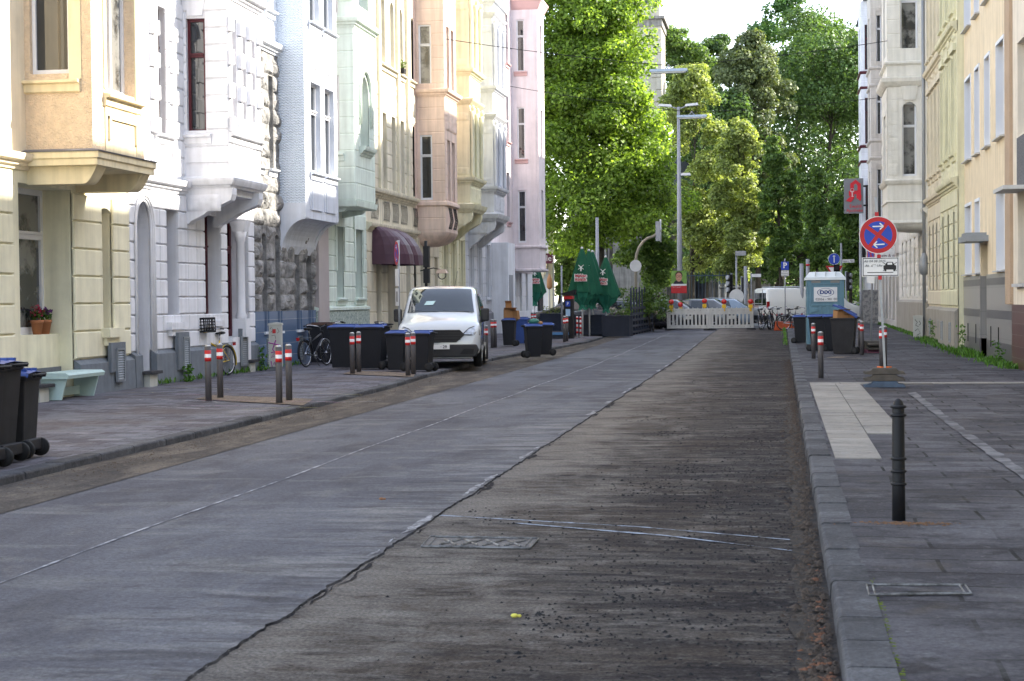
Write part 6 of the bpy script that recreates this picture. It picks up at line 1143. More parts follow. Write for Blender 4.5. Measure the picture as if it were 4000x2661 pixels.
# ---- barrier
BAR = mat('barrier_plastic', (.55, .54, .52), .6, .12, scale=5, streak=.15); YLB = mat('battery_yellow', (.75, .45, .02), .5); RLG = mat('red_lamp_lens', (.55, .015, .012), .25, spec=.7)
def barrier(lb, a, b):
    t = thing('construction_barrier', lb, 'barrier', a, math.atan2(b.y - a.y, b.x - a.x), 'white construction barriers'); L_ = (b - a).length; m = MB()
    m.box(0, L_, -.025, .025, .72, 1.0); m.box(0, L_, -.025, .025, .08, .24); m.box(0, .06, -.025, .025, .24, .72); m.box(L_ - .06, L_, -.025, .025, .24, .72)
    n = 11
    for i in range(n): x = .12 + (L_ - .24) * i / (n - 1); m.box(x - .045, x + .045, -.018, .018, .24, .72)
    m.box(L_ * .42, L_ * .58, -.02, .02, .5, .66)
    for i in range(9): x = L_ * (i + .5) / 9; m.box(x - .02, x + .02, -.02, .02, 1.0, 1.04)
    m.build('panel', BAR, t); m = MB(); [m.box(L_ * (i + .5) / 7 - .012, L_ * (i + .5) / 7 + .012, -.028, .028, z, z + .024) for i in range(7) for z in (.9, .14)]; m.build('peg_hole', MATS['black_void'], t)
    for x in (.1, L_ - .1): m = MB(); m.frus((x, 0), (.12, .4), (.1, .34), 0, .08); m.build('foot', RUB, t)
    return t
B0 = AT(2606, 1286, 78.6); B1_ = AT(2773, 1288, 78.2); B2 = AT(2943, 1288, 78.8)
for q in (B0, B1_, B2): q.z = gz(78) + .03
barrier('left panel of the white plastic construction barrier across the road', B0, B1_); barrier('right panel of the white plastic construction barrier across the road', B1_, B2)
for (x, y, lb) in ((2622, 1180, 'leftmost red warning lamp on the white barrier'), (2658, 1190, 'lower red warning lamp, second from the left on the barrier'), (2752, 1176, 'red warning lamp near the joint of the two barrier panels'), (2828, 1178, 'red warning lamp on the middle of the right barrier panel'), (2932, 1178, 'red warning lamp at the right end of the barrier')):
    q = AT(x, y, 78.4 if x != 2658 else 79.4); t = thing('warning_lamp', lb, 'warning lamp', q, group='red warning lamps on the barrier'); m = MB(); m.box(-.09, .09, -.05, .05, -.3, -.14); m.box(-.05, .05, -.03, .03, -.45, -.3); m.build('battery_box', YLB, t, bevel=.01); m = MB(); m.smooth = True; m.lathe([(0, -.07), (.06, -.06), (.1, -.03), (.105, 0), (.1, .03), (.06, .06), (0, .07)], (0, 0), 20, axis=1); m.build('lens', RLG, t); m = MB(); m.ring((0, 0, 0), .105, .015, (0, 1, 0), 20, 5); m.build('lens_rim', SRD, t)
# ---- parking ticket machine
p = G(2224, 1322); t = thing('ticket_machine', 'dark parking ticket machine with a red band and blue parking symbol', 'ticket machine', p, R(-8)); m = MB(); m.box(-.17, .17, -.13, .13, 0, 1.62); m.build('housing', BLK, t, bevel=.01); m = MB(); m.prism([(-.3, 1.7), (-.1, 1.62), (.22, 1.66), (.27, 1.86), (.2, 1.84)], -.17, .17, 1); m.build('solar_hood', BLK, t)
m = MB(); m.box(-.172, .172, -.14, .14, 1.5, 1.62); m.build('red_band', SRD, t); m = MB(); m.box(-.1, .08, -.137, -.131, 1.22, 1.42); s2 = m.build('parking_symbol', SBL, t); text('P', .17, s2, SWH, (-.01, -.14, 1.32), facing(0), name='letter_p'); m = MB(); m.box(-.1, .08, -.137, -.131, .85, 1.12); m.build('tariff_panel', mat('pale_blue_panel', (.35, .5, .7), .4), t)
# ---- terrace
NV = mat('navy_wood', (.028, .034, .055), .6, .2, streak=.1); SHB = leafmat('shrub_leaves', (.05, .10, .02), yell=(.09, .15, .03)); DRY = leafmat('grassy_leaves', (.13, .16, .05))
def planter(lb, px0, px1, yb, Y, slats, plants, h=.85):
    a, b = G(px0, yb, 0), G(px1, yb, 0); t = thing('planter_box', lb, 'planter', a, math.atan2(b.y - a.y, b.x - a.x), 'navy wooden planters'); L_ = (b - a).length; m = MB(); m.box(0, L_, .03, .5, .05, h)
    m.build('box', NV, t); m = MB(); n = slats; [m.box(-.01, L_ + .01, -.0, .03, .06 + (h - .06) * i / n, .06 + (h - .06) * (i + .72) / n) for i in range(n)]; m.box(-.03, L_ + .03, -.02, .52, h, h + .04); m.build('slat_front', NV, t); m = MB(); r = random.Random(px0)
    if plants:
        for i in range(int(L_ * 5)): c = r.random() * L_; leafblob(m, (c, .25, h + .12 + r.random() * .12), (.16, .14, .16 * plants), 45, .07, r)
        tag(m.build('plants', DRY if plants > 1 else SHB, t, fix=False), kind='stuff')
    return t
planter('plain navy planter box behind the striped posts', 2238, 2350, 1313, 0, 4, 0); planter('slatted navy planter with herbs at the terrace corner', 2353, 2457, 1320, 0, 10, 1); planter('low dark planter with pale grasses at the shop corner', 2110, 2200, 1303, 0, 5, 1.8)
a, b = G(2466, 1312, 0), AT(2548, 1296, 79); b.z = gz(79); t = thing('pallet_fence', 'tall navy fence of upright pallets at the road side of the terrace', 'fence', a, math.atan2(b.y - a.y, b.x - a.x)); L_ = (b - a).length; n = 9
for i in range(n): m = MB(); x = L_ * i / (n - 1); m.box(x - .06, x + .06, -.03, .03, 0, 2.0 + .12 * math.sin(i * 3)); m.build('upright', NV, t)
m = MB(); [m.box(0, L_, -.05, -.03, z, z + .1) for z in (.1, .35, .6, .85, 1.1)]; [m.box(L_ * i / 12 - .05, L_ * i / 12 + .05, -.12, -.02, .2, .3) for i in range(1, 12)]; m.build('pallet_board', NV, t)
m = MB(); m.box(-.2, L_, .1, .6, 0, .8); m.build('trough', NV, t)
q = AT(2528, 1160, 76.5); t = thing('ivy_shrub', 'climbing green shrub spilling over the pallet fence', 'shrub', (q.x, q.y, .9)); m = MB(); r = random.Random(4)
for i in range(75): leafblob(m, (r.gauss(0, .5), r.gauss(0, .8), r.uniform(.0, 1.35)), (.26, .3, .26), 50, .11, r)
m.build('foliage', SHB, t, fix=False); m = MB(); [m.tube([(r.uniform(-.4, .4), r.uniform(-.6, .6), -.7), (r.uniform(-.6, .6), r.uniform(-.6, .6), .9)], .02, 4) for _ in range(6)]; m.build('stem', mat('bark', (.06, .05, .04), .95, .3, scale=6, bump=1), t)
GRF = mat('green_parasol_fabric', (.008, .085, .045), .8, .15, scale=3); GRL = mat('green_parasol_lining', (.03, .2, .13), .8, .15); PRW = mat('print_white', (.68, .68, .66), .8); PRR = mat('print_red', (.45, .02, .03), .8)
def parasol(lb, q, h=3.9, R_=.53, rz=0, cut=1.95):
    t = thing('closed_parasol', lb, 'parasol', q, R(rz), 'closed green parasols on the terrace'); m = MB(); m.tube([(0, 0, 0), (0, 0, h - .05)], .035, 8); m.build('pole', SWH, t)
    m = MB(); n = 16; L_ = []
    for i in range(9):
        f = i / 8; z = h - .05 - (h - cut) * f; rr = .05 + R_ * f ** .85
        for k in range(n): a = k * 2 * math.pi / n; s_ = rr * (1 + (.12 * f if k % 2 else -.1 * f)); L_.append((s_ * math.cos(a), s_ * math.sin(a), z - (.16 * f if k % 4 == 2 else 0)))
    m.add(L_, [(i * n + k, i * n + (k + 1) % n, (i + 1) * n + (k + 1) % n, (i + 1) * n + k) for i in range(8) for k in range(n)]); m.build('canopy', GRF, t, fix=False)
    m = MB(); L_ = []; prof = [(R_ * .98, cut - .02), (R_ * .75, cut - .3), (R_ * .35, cut - .5), (.12, cut - .62), (.16, cut - .78)]
    for rr, z in prof:
        for k in range(n): a = k * 2 * math.pi / n; s_ = rr * (1.12 if k % 2 else .88); L_.append((s_ * math.cos(a), s_ * math.sin(a), z + (.08 if k % 4 == 0 else 0)))
    m.add(L_, [(i * n + k, i * n + (k + 1) % n, (i + 1) * n + (k + 1) % n, (i + 1) * n + k) for i in range(len(prof) - 1) for k in range(n)]); m.build('gathered_hem', GRL, t, fix=False); m = MB(); m.lathe([(.06, h - .07), (.05, h), (0, h + .02)]); m.build('finial', SWH, t)
    tl = Matrix.Rotation(R(-12), 3, 'X')
    for ang in (-8,):
        rot = Matrix.Rotation(R(ang), 3, 'Z') @ tl @ Matrix.Rotation(R(90), 3, 'X'); D = Vector((math.sin(R(ang)), -math.cos(R(ang)), 0))
        for body, z, s_ in (('Mühlen', cut + .6, .155), ('Kölsch', cut + .45, .165)):
            rr = .08 + R_ * ((h - z) / (h - cut)) ** .85; c = D * (rr + .04) + Vector((0, 0, z)); text(body, s_ * 1.08, t, PRW, c - D * .01, rot, bold=.022, name='print_outline'); text(body, s_, t, PRR, c + D * .006, rot, bold=.004, name='brand_print')
        z = cut + .95; rr = .08 + R_ * ((h - z) / (h - cut)) ** .85; c = D * (rr + .03) + Vector((0, 0, z)); m = MB(); ax = Matrix.Rotation(R(ang), 3, 'Z') @ Vector((1, 0, 0)); up = Vector((0, 0, 1)) - D * .2
        for s_ in (-1, 1): m.tube([c - ax * .11 - up * .09 * s_, c + ax * .11 + up * .09 * s_], .014, 4)
        m.tube([c, c - up * .16], .03, 4); m.build('windmill_emblem', PRW, t)
    return t
for x, ytop, Y, lb in ((2273, 966, 68, 'closed green parasol nearest the ticket machine'), (2300, 975, 70, 'closed green parasol directly behind the front left one'), (2314, 979, 72.5, 'closed green parasol farthest back of the left three'), (2366, 1000, 70.5, 'closed green parasol standing alone left of the ivy')):
    q = AT(x, ytop, Y); parasol(lb, (q.x, q.y, gz(Y)), q.z - gz(Y), rz=random.uniform(-8, 8), cut=1.9 if x < 2350 else 1.75)
q = AT(2074, 1050, 84.5); parasol('closed green parasol half hidden by the corner of the pink house', (q.x - .2, q.y + 2.5, .2), 3.9, rz=20)
for i, (x, y) in enumerate(((2150, 1296), (2180, 1294))):
    p = G(x, y, 0); t = thing('folding_table', 'folded dark beer table stacked by the grass planter, ' + ('left' if i == 0 else 'right'), 'table', (p.x, p.y + 2, p.z + .1)); m = MB(); m.box(-.5, .5, -.3, .3, .7, .74); m.build('tabletop', NV, t); m = MB(); [m.tube([(s_ * .4, -.25, 0), (s_ * .4, .25, .7)], .015, 5) or m.tube([(s_ * .4, .25, 0), (s_ * .4, -.25, .7)], .015, 5) for s_ in (-1, 1)]; m.build('leg_frame', BLK, t)
p = G(2176, 1322, .1); t = thing('pallet', 'low stack of pallets with a blue edge behind the kerb bins', 'pallet', p); m = MB(); [m.box(-.45, .45, y, y + .1, .0, .14) for y in (-.3, 0, .3)]; [m.box(-.5, .5, -.35 + i * .16, -.24 + i * .16, .14, .17) for i in range(5)]; m.build('pallet_boards', NV, t); m = MB(); m.box(-.5, .5, -.38, -.35, .14, .24); m.build('blue_edge', mat('light_blue_edge', (.08, .2, .4), .6), t)
# ---- lamps, masts, signals
LGR = mat('lamp_grey', (.30, .31, .33), .5, metal=.2); LGL = mat('lamp_diffuser', (.6, .62, .62), .4)
def wire(name, lb, pts, r=.012):
    t = wthing(name, lb, 'cable', pts[0]); m = MB(); Q = []
    for a, b in zip(pts, pts[1:]):
        a, b = Vector(a), Vector(b)
        for i in range(10): f = i / 10; Q.append(a + (b - a) * f - Vector((0, 0, .35 * f * (1 - f))))
    Q.append(Vector(pts[-1])); m.tube(Q, r, 5); m.build('steel_cable', BLK, t); return t
def hang(lb, px, py, Y, L_):
    q = AT(px, py, Y); t = thing('hanging_street_lamp', lb, 'street lamp', q, R(0), 'street lamps hung over the road'); m = MB(); m.prism([(-.14, -.04), (.14, -.04), (.06, .06), (-.06, .06)], -L_ / 2, L_ / 2, 0); m.build('lamp_housing', mat('lamp_blue_grey', (.35, .42, .5), .4), t); m = MB(); m.box(-L_ * .46, L_ * .46, -.1, .1, -.09, -.04); m.build('diffuser', LGL, t); m = MB(); m.tube([(-.12, 0, .06), (0, 0, .16), (.12, 0, .06)], .02, 5); m.ball((0, 0, .17), .045, 6, 4); m.build('suspension', LGR, t); return q
q1 = hang('nearer and upper long street lamp hung from a cable before the stone tower', 2611, 276, 58, 1.28); q2 = hang('farther and lower long street lamp hung from a cable before the linden', 2702, 455, 70, 1.22)
e = AT(1775, 153, 58); s_ = (q1.z + .2 - e.z) / (q1.x - e.x); wire('span_wire', 'thin cable carrying the nearer hanging lamp', [(LX + .02, 58, e.z + s_ * (LX - e.x)), (q1.x, q1.y, q1.z + .17), tuple(AT(3466, 160, Yn))])
e = AT(1970, 330, 70); s_ = (q2.z + .2 - e.z) / (q2.x - e.x); wire('span_wire', 'thin cable carrying the farther hanging lamp', [(LX + .02, 70, e.z + s_ * (LX - e.x)), (q2.x, q2.y, q2.z + .17), (RX, 76, q2.z + 1.3)])
def pole(name, lb, cat, px, ytop, Y, r=.06, r2=None, mt=LGR): q = AT(px, ytop, Y); z = gz(Y) ; t = thing(name, lb, cat, (q.x, q.y, z)); h = q.z - z; m = MB(); m.tube([(0, 0, 0), (0, 0, h * .35), (0, 0, h)], [r, r, r2 or r * .7], 12); m.build('pole', mt, t); return t, h
t, h = pole('street_lamp', 'tall grey lamp post with two flat heads at its top behind the barrier', 'street lamp', 2650, 418, 88, .13, .07)
for s_ in (-1, 1): m = MB(); m.tube([(0, 0, h - .1), (s_ * .35, 0, h)], .035, 6); m.build('arm', LGR, t); m = MB(); m.frus((s_ * .68, 0), (.36, .14), (.3, .1), h - .02, h + .1); m.v = [(x, y, z + abs(x) * .08) for x, y, z in m.v]; m.build('lamp_head', LGL, t)
m = MB(); m.frus((.35, 0), (.26, .1), (.22, .07), h - 3.55, h - 3.42); m.tube([(0, 0, h - 3.5), (.2, 0, h - 3.48)], .03, 5); m.build('lamp_head', LGL, t)
mk, mh = pole('lamp_mast', 'plain grey mast rising behind the closed parasols into the plane tree', 'mast', 2332, 850, 90, .1, .08)
MST = mat('ochre_mast_paint', (.3, .27, .2), .6); q = AT(2484, 1110, 86); t = thing('signal_mast', 'curved ochre signal mast with an overhead light and round sign back', 'signal mast', (q.x, q.y, .2)); s_ = 6600 / (86 * .99 + 1); zt = CZ + (1167 - 918) / s_; xr = (2582 - 2484) / s_
m = MB(); P_ = [(0, 0, 0), (0, 0, zt - 1.6)] + [(1.0 - 1.0 * math.cos(a), 0, zt - 1.6 + 1.3 * math.sin(a)) for a in (.3, .6, .9, 1.2, 1.5)] + [(xr, 0, zt)]; m.tube(P_, .075, 10); m.build('mast', MST, t); m = MB(); m.box(xr - .25, xr - .02, -.12, .12, zt - .55, zt + .45); m.build('signal_head', LGR, t); m = MB(); m.tube([(xr, 0, zt - .6), (xr, 0, zt + .55)], .04, 6); m.build('signal_bracket', SWH, t); m = MB(); m.lathe([(.3, -.1), (.3, -.09)], (0, CZ + (1167 - 1040) / s_ - .2), 28, axis=1, z=0); m.build('round_sign_back', ALU, t)
m = MB(); m.tube([(.17, 0, 0), (.17, 0, 1.9)], .06, 8); m.build('short_post', LGR, t)
def signpost(lb, px, ytop, Y, name='traffic_sign', cat='traffic sign', r=.03): return pole(name, lb, cat, px, ytop, Y, r, r)
def onpost(nm, mt, t, z, w_, h_, y=-.05, x=0): m = MB(); m.box(x - w_ / 2, x + w_ / 2, y, y + .006, z - h_ / 2, z + h_ / 2); return m.build(nm, mt, t)
t, h = signpost('blue square parking sign with a white plate below it on a thin post', 3066, 1010, 82); s_ = onpost('parking_sign', SBL, t, h - .35, .37, .4); text('P', .36, s_, SWH, (0, -.056, h - .34), facing(0), bold=.01, name='letter_p'); pt = onpost('supplementary_plate', SWH, t, h - .71, .36, .26); [text(b_, .075, pt, SBK, (0, -.055, h - .63 - .085 * i), facing(0)) for i, b_ in enumerate(('nur mit', 'Parkschein', 'werktags 9 -'))]
t, h = signpost('round blue sign with a white upward arrow above the toilet roof', 3258, 990, 90); b_ = disc('sign_disc', .3, SBL, t, -.05, z=h - .3); m = MB(); m.ring((0, -.052, h - .3), .29, .008, (0, 1, 0), 30, 4); m.build('white_rim', SWH, b_); arrow(b_, 0, h - .3, .38, 0, 1, SWH, -.056, .05)
m = MB(); z = h - .95; m.prism([(-.45, z + .3), (.45, z + .3), (0, z - .4)], -.06, -.05, 1); y_ = m.build('yield_triangle', SRD, t); m = MB(); m.prism([(-.3, z + .22), (.3, z + .22), (0, z - .24)], -.064, -.06, 1); m.build('white_inset', SWH, y_)
t, h = signpost('white street name sign reading Neusser Platz on a tall thin post', 3286, 950, 91, 'street_name_sign', 'street sign', .05); p2 = onpost('name_plate', SWH, t, h - .95, .62, .17, x=.36); text('Neusser Platz', .1, p2, SBK, (.36, -.056, h - .95), facing(0))
def signal(lb, px, y0, Y, red=0, n=3, rz=0, white=0, pr=.06):
    t, h = signpost(lb, px, y0, Y, 'traffic_light', 'traffic light', pr); hd = onpost('signal_head', BLK if not white else LGR, t, h - .55, .3, 1.0, -.2); m = MB(); m.box(-.15, .15, -.2, -.05, h - 1.05, h - .05); m.build('signal_housing', BLK, t)
    for i in range(n): m = MB(); m.lathe([(.1, -.21), (.09, -.2)], (0, h - .22 - .32 * i), 16, axis=1); m.build('lens', (mat('lit_red_lens', (1, .05, .03), .3, emit=1.5) if red and i == 0 else mat('dark_lens', (.06, .05, .05), .2)), t); m = MB(); m.lathe([(.12, -.32), (.12, -.2)], (0, h - .22 - .32 * i), 14, axis=1); v_ = m.build('visor', LGR if not red else BLK, t)
    t.rotation_euler = (0, 0, R(rz)); return t
signal('traffic light showing red beside the yield sign above the toilet', 3268, 1030, 88, 1, pr=.04); signal('grey traffic light with three visors in front of the scaffold', 2858, 1068, 90, 0, rz=-50); signal('grey traffic light turned right beside the ochre post', 2898, 1080, 92, 0, rz=60)
signal('dark traffic light on a black post behind the no stopping sign', 3362, 945, 80, 0, rz=150, pr=.07); signal('dark traffic light half hidden right of the toilet roof', 3305, 1060, 93, 0, rz=70)
t, h = signpost('white pole with a round sign back right of the signals', 2876, 990, 89, 'signal_pole', 'signal post', .05); disc('round_sign_back', .38, ALU, t, -.05, z=h - 2.25); m = MB(); m.box(-.05, .5, -.12, .12, h - .12, h + .12); m.build('camera_box', LGR, t)
t, h = signpost('ochre grey post left of the blank white name sign', 2912, 1040, 91, 'post', 'post', .09); t, h = signpost('blank looking white name sign on a thin post left of the parking sign', 2934, 1068, 92, 'street_name_sign', 'street sign', .035); onpost('name_plate', SWH, t, h - .12, .5, .17, x=.28)
t, h = signpost('white post wrapped in red and purple tape above the toilet roof', 3155, 1012, 86, 'wrapped_post', 'post', .09); m = MB(); m.lathe([(.1, h - .35), (.1, h - .25)]); m.build('red_tape', SRD, t); m = MB(); m.lathe([(.1, h - 1.6), (.1, h - .9)]); m.build('purple_wrap', mat('purple_film', (.2, .1, .22), .5), t)
signpost('black post left of the wrapped post above the toilet', 3131, 1030, 84, 'dark_post', 'post', .1)
# ---- election poster on the lamp post
q = AT(2652, 1102, 87.6); t = thing('election_poster', 'red and green election poster with a portrait on the tall lamp post', 'poster', q); W_ = 60 / 74 ; W_ = .4; H_ = .58; m = MB(); m.box(-W_, W_, -.01, .01, -H_, H_); bd = m.build('poster_board', SWH, t)
def fl(nm, mt, pts, y): m = MB(); m.add([(x, y, z) for x, z in pts], [tuple(range(len(pts)))]); return m.build(nm, mt, bd, fix=False)
ell = lambda cx, cz, a, b: [(cx + a * math.cos(k * math.pi / 10), cz + b * math.sin(k * math.pi / 10)) for k in range(20)]
fl('green_backdrop', mat('poster_green', (.16, .3, .06), .5, .5, scale=3), [(-W_, -.1), (W_, -.1), (W_, H_), (-W_, H_)], -.012); fl('red_field', SRD, [(-W_, -H_), (W_, -H_), (W_, -.19), (-W_, -.19)], -.012); fl('jacket', mat('poster_jacket', (.02, .02, .03), .6), [(-.28, -.1), (.26, -.1), (.2, .02), (.08, .1), (-.12, .1), (-.24, .02)], -.014); fl('hair', mat('poster_hair', (.04, .025, .015), .6), ell(0, .36, .19, .19), -.016); fl('face', mat('poster_skin', (.5, .26, .18), .6, .1), ell(0, .25, .16, .23), -.018)
m = MB(); [m.ring((s_ * .075, -.021, .29), .055, .008, (0, 1, 0), 14, 4) for s_ in (-1, 1)]; m.box(-.05, .05, -.022, -.02, .12, .13); m.build('glasses', SBK, bd); text('Burmester', .165, bd, SWH, (0, -.02, -.145), facing(0), bold=.005, name='poster_name'); text('Am 14. September', .055, bd, SWH, (-.1, -.02, -.26), facing(0), name='poster_line')
# ---- pharmacy sign, shop sign
Yp = 97.0; a, b = AT(3297, 835, Yp), AT(3372, 697, Yp); t = thing('pharmacy_sign', 'grey projecting pharmacy sign with a red letter A on the corner house', 'shop sign', ((a.x + b.x) / 2, Yp, (a.z + b.z) / 2)); W_, H_ = (b.x - a.x) / 2, (b.z - a.z) / 2; m = MB(); m.box(-W_, W_, -.1, .1, -H_, H_); bd = m.build('sign_box', mat('sign_grey', (.2, .2, .21), .5), t)
E_ = [(-.78, -.22), (-.52, -.08), (-.5, .42), (-.1, .68), (.28, .88), (.62, .6), (.62, .1), (.8, -.02), (.62, -.38), (.35, -.2), (.33, .08), (.0, .08), (-.02, -.14), (-.48, -.36)]
E_ = [(-.8, -.28), (-.35, -.02), (-.35, .0), (-.5, .0), (-.5, .28), (-.35, .3), (-.35, .7), (.2, .92), (.72, .68), (.72, .12), (.8, -.02), (.7, -.3), (.28, -.12), (.28, .1), (.05, .1), (.05, -.12), (-.3, -.36)]
m = MB(); m.prism([(x * W_, z * H_) for x, z in E_], -.16, -.1, 1); m.build('red_letter', mat('pharmacy_red', (.6, .015, .03), .35), bd); m = MB(); m.prism([(x * W_, z * H_) for x, z in [(.02, .3), (.02, .62), (.22, .7), (.38, .58), (.38, .3)]], -.165, -.155, 1); m.build('letter_counter', MATS['sign_grey'], bd)
m = MB(); m.prism([(x * W_, z * H_) for x, z in [(-.42, .28), (.1, .28), (-.08, .2), (-.1, .02), (.0, -.05), (-.25, -.05), (-.2, .02), (-.22, .2)]], -.17, -.16, 1); m.ring((-.15 * W_, -.165, .34 * H_), .09, .015, (0, 1, 0), 14, 4); m.build('chalice_symbol', mat('pale_pink_print', (.7, .45, .45), .4), bd); text('Ewaldi', .26, bd, MATS['pharmacy_red'], (.1, -.11, -.6 * H_), facing(0)); text('Apotheke', .24, bd, MATS['pharmacy_red'], (.05, -.11, -.83 * H_), facing(0), sx=.95)
m = MB(); m.box(W_, W_ + .3, -.02, .02, -.6 * H_, -.5 * H_); m.box(W_, W_ + .3, -.02, .02, .5 * H_, .6 * H_); m.build('wall_bracket', BLK, t)
Yp = 78.0; a, b = AT(3385, 1012, Yp), AT(3509, 925, Yp); t = thing('shop_sign', 'white shop sign with dark lettering half covered by the no stopping sign', 'shop sign', ((a.x + b.x) / 2, Yp, (a.z + b.z) / 2)); W_, H_ = (b.x - a.x) / 2, (b.z - a.z) / 2; m = MB(); m.box(-W_, W_ + .1, -.06, .06, -H_, H_); bd = m.build('sign_panel', SWH, t); MAR = mat('maroon_print', (.12, .02, .04), .5); text('stein & mein', .2, bd, MAR, (W_ * .45, -.065, -H_ * .72), facing(0)); text('CAFÉ', .45, bd, MAR, (W_ * .35, -.065, .1), facing(0), bold=.01)
# ---- manholes
def flat(name, lb, cat, pxs, dz, mt, fr): 
    P_ = [G(x, y, dz) for x, y in pxs]; c = sum(P_, Vector()) / 4; t = thing(name, lb, cat, c); m = MB(); m.add([p - c + Vector((0, 0, .006)) for p in P_] + [p - c - Vector((0, 0, .05)) for p in P_], [(0, 1, 2, 3)] + [(i, (i + 1) % 4, 4 + (i + 1) % 4, 4 + i) for i in range(4)]); m.build('cover_plate', mt, t, fix=False)
    m = MB(); 
    for k in (1.0, .88):
        for i in range(4): m.tube([(P_[i] - c) * k + Vector((0, 0, .01)), (P_[(i + 1) % 4] - c) * k + Vector((0, 0, .01))], .006, 4)
    m.build('frame_rim', fr, t); return t, P_, c
IRN = mat('rusty_iron', (.11, .10, .095), .6, .4, scale=8, metal=.3, bump=1); FRM = mat('pale_iron_rim', (.2, .2, .2), .6, scale=10, col2=(.06, .058, .055), thresh=(.4, .6))
t, P_, c = flat('manhole_cover', 'rectangular double manhole cover in the milled road surface', 'manhole cover', [(1645, 2140), (2068, 2148), (2103, 2108), (1680, 2100)], 0, IRN, FRM)
m = MB(); u, v = (P_[1] - P_[0]) * .5, (P_[3] - P_[0]) * .5
for a in (-.7, -.3, .1, .5): m.tube([u * a - v * .6 + Vector((0, 0, .01)), u * (a + .35) + v * .6 + Vector((0, 0, .01))], .008, 4); m.tube([u * (a + .3) - v * .6 + Vector((0, 0, .01)), u * a + v * .5 + Vector((0, 0, .01))], .008, 4)
m.build('cast_pattern', FRM, t)
t, P_, c = flat('manhole_cover', 'rectangular cover with pale metal ends in the near right pavement', 'manhole cover', [(3396, 2331), (3795, 2326), (3770, 2291), (3385, 2290)], .112, PAVR, FRM)
# ---- pieces on the ground
BROWNL = mat('dead_leaf', (.14, .06, .03), .8, .4, scale=20)
def scatter(name, lb, mt, n, fn, sz, kind='stuff', flatz=.5, cat='debris', rnd=random.Random(9)):
    m = MB(); 
    for _ in range(n):
        x, y, z = fn(rnd); s_ = sz * rnd.uniform(.4, 1.6) * (1 if rnd.random() > .1 else 1.7); a = rnd.random() * 6; P_ = [(x + s_ * math.cos(a + k * 1.257) * rnd.uniform(.6, 1.1), y + s_ * math.sin(a + k * 1.257) * rnd.uniform(.6, 1.1), z - .002) for k in range(5)]; tp = (x + rnd.uniform(-.3, .3) * s_, y, z + s_ * flatz)
        m.add(P_ + [tp], [(k, (k + 1) % 5, 5) for k in range(5)])
    o = m.build(name, mt, fix=False); return tag(o, lb, cat, kind=kind)
CRB = mat('asphalt_crumb', (.018, .018, .02), .9, .4, scale=20); rr_ = random.Random(2)
CLU = [(rr_.uniform(-2.2, 0), 6.8 + rr_.random() ** 2 * 30, rr_.uniform(.1, .4)) for _ in range(26)]
def f_crumb(r):
    if r.random() < .45: c = r.choice(CLU); x, y = c[0] + r.gauss(0, c[2]), c[1] + r.gauss(0, c[2] * 1.6)
    else: y = 6.5 + abs(r.gauss(0, 1)) * 12; x = RK - .15 - abs(r.gauss(0, 1)) * .8
    x = min(max(x, -2.5), RK - .05); return x, min(max(y, 6), 70), gz(y) + .003
scatter('asphalt_crumbs', 'loose black crumbs of asphalt strewn over the milled lane', CRB, 3200, f_crumb, .0095)
scatter('gravel', 'fine grit lying along the edge of the old asphalt', mat('pale_grit', (.16, .15, .14), .9, .4, scale=20), 500, lambda r: (-2.66 + r.gauss(.03, .12), 6 + r.random() ** 1.5 * 45, .03), .006)
scatter('kerb_grit', 'sandy grit and crumbs along the left kerb', mat('sandy_grit', (.11, .085, .065), .9, .4, scale=20), 2600, lambda r: (lambda y: (lk(y) + .05 + abs(r.gauss(0, .35)), y, gz(y) + .022))(12 + r.random() * 45), .009)
scatter('fallen_leaves', 'brown dead leaves gathered against the right kerb', BROWNL, 120, lambda r: (lambda y: (RK - .05 - abs(r.gauss(0, .06)), y, .03))(6.6 + abs(r.gauss(0, 1)) * 1.6), .019, flatz=.3)
scatter('bollard_litter', 'dry leaves and grit around the foot of the cast iron bollard', mat('dry_litter', (.16, .09, .05), .9, .5, scale=30), 260, lambda r: (G(3540, 2048, .11).x + r.gauss(-.02, .16), G(3540, 2048, .11).y + r.gauss(0, .04), .118), .012, flatz=.3)
scatter('gutter_grit', 'dark soil crumbs filling the right gutter', mat('soil_crumb', (.06, .045, .035), .95, .4, scale=20), 2600, lambda r: (RK - .03 - abs(r.gauss(0, .09)), 6 + r.random() ** 1.4 * 40, .03), .016)
x, y = 2010, 2412
for (x, y, c_, lb, nm) in ((2010, 2412, (.6, .55, .1), 'tiny yellow scrap lying on the milled lane', 'yellow_scrap'), (1490, 1953, (.25, .12, .06), 'small brown lump lying on the old asphalt', 'brown_lump')):
    p = G(x, y, .04 if x < 1600 else .004); m = MB(); m.ball((0, 0, .01), (.022, .014, .012), 8, 5); m.ball((.025, .005, .008), (.014, .012, .009), 7, 4); o = m.build(nm, mat(nm, c_, .7)); o.location = p; tag(o, lb, 'litter')
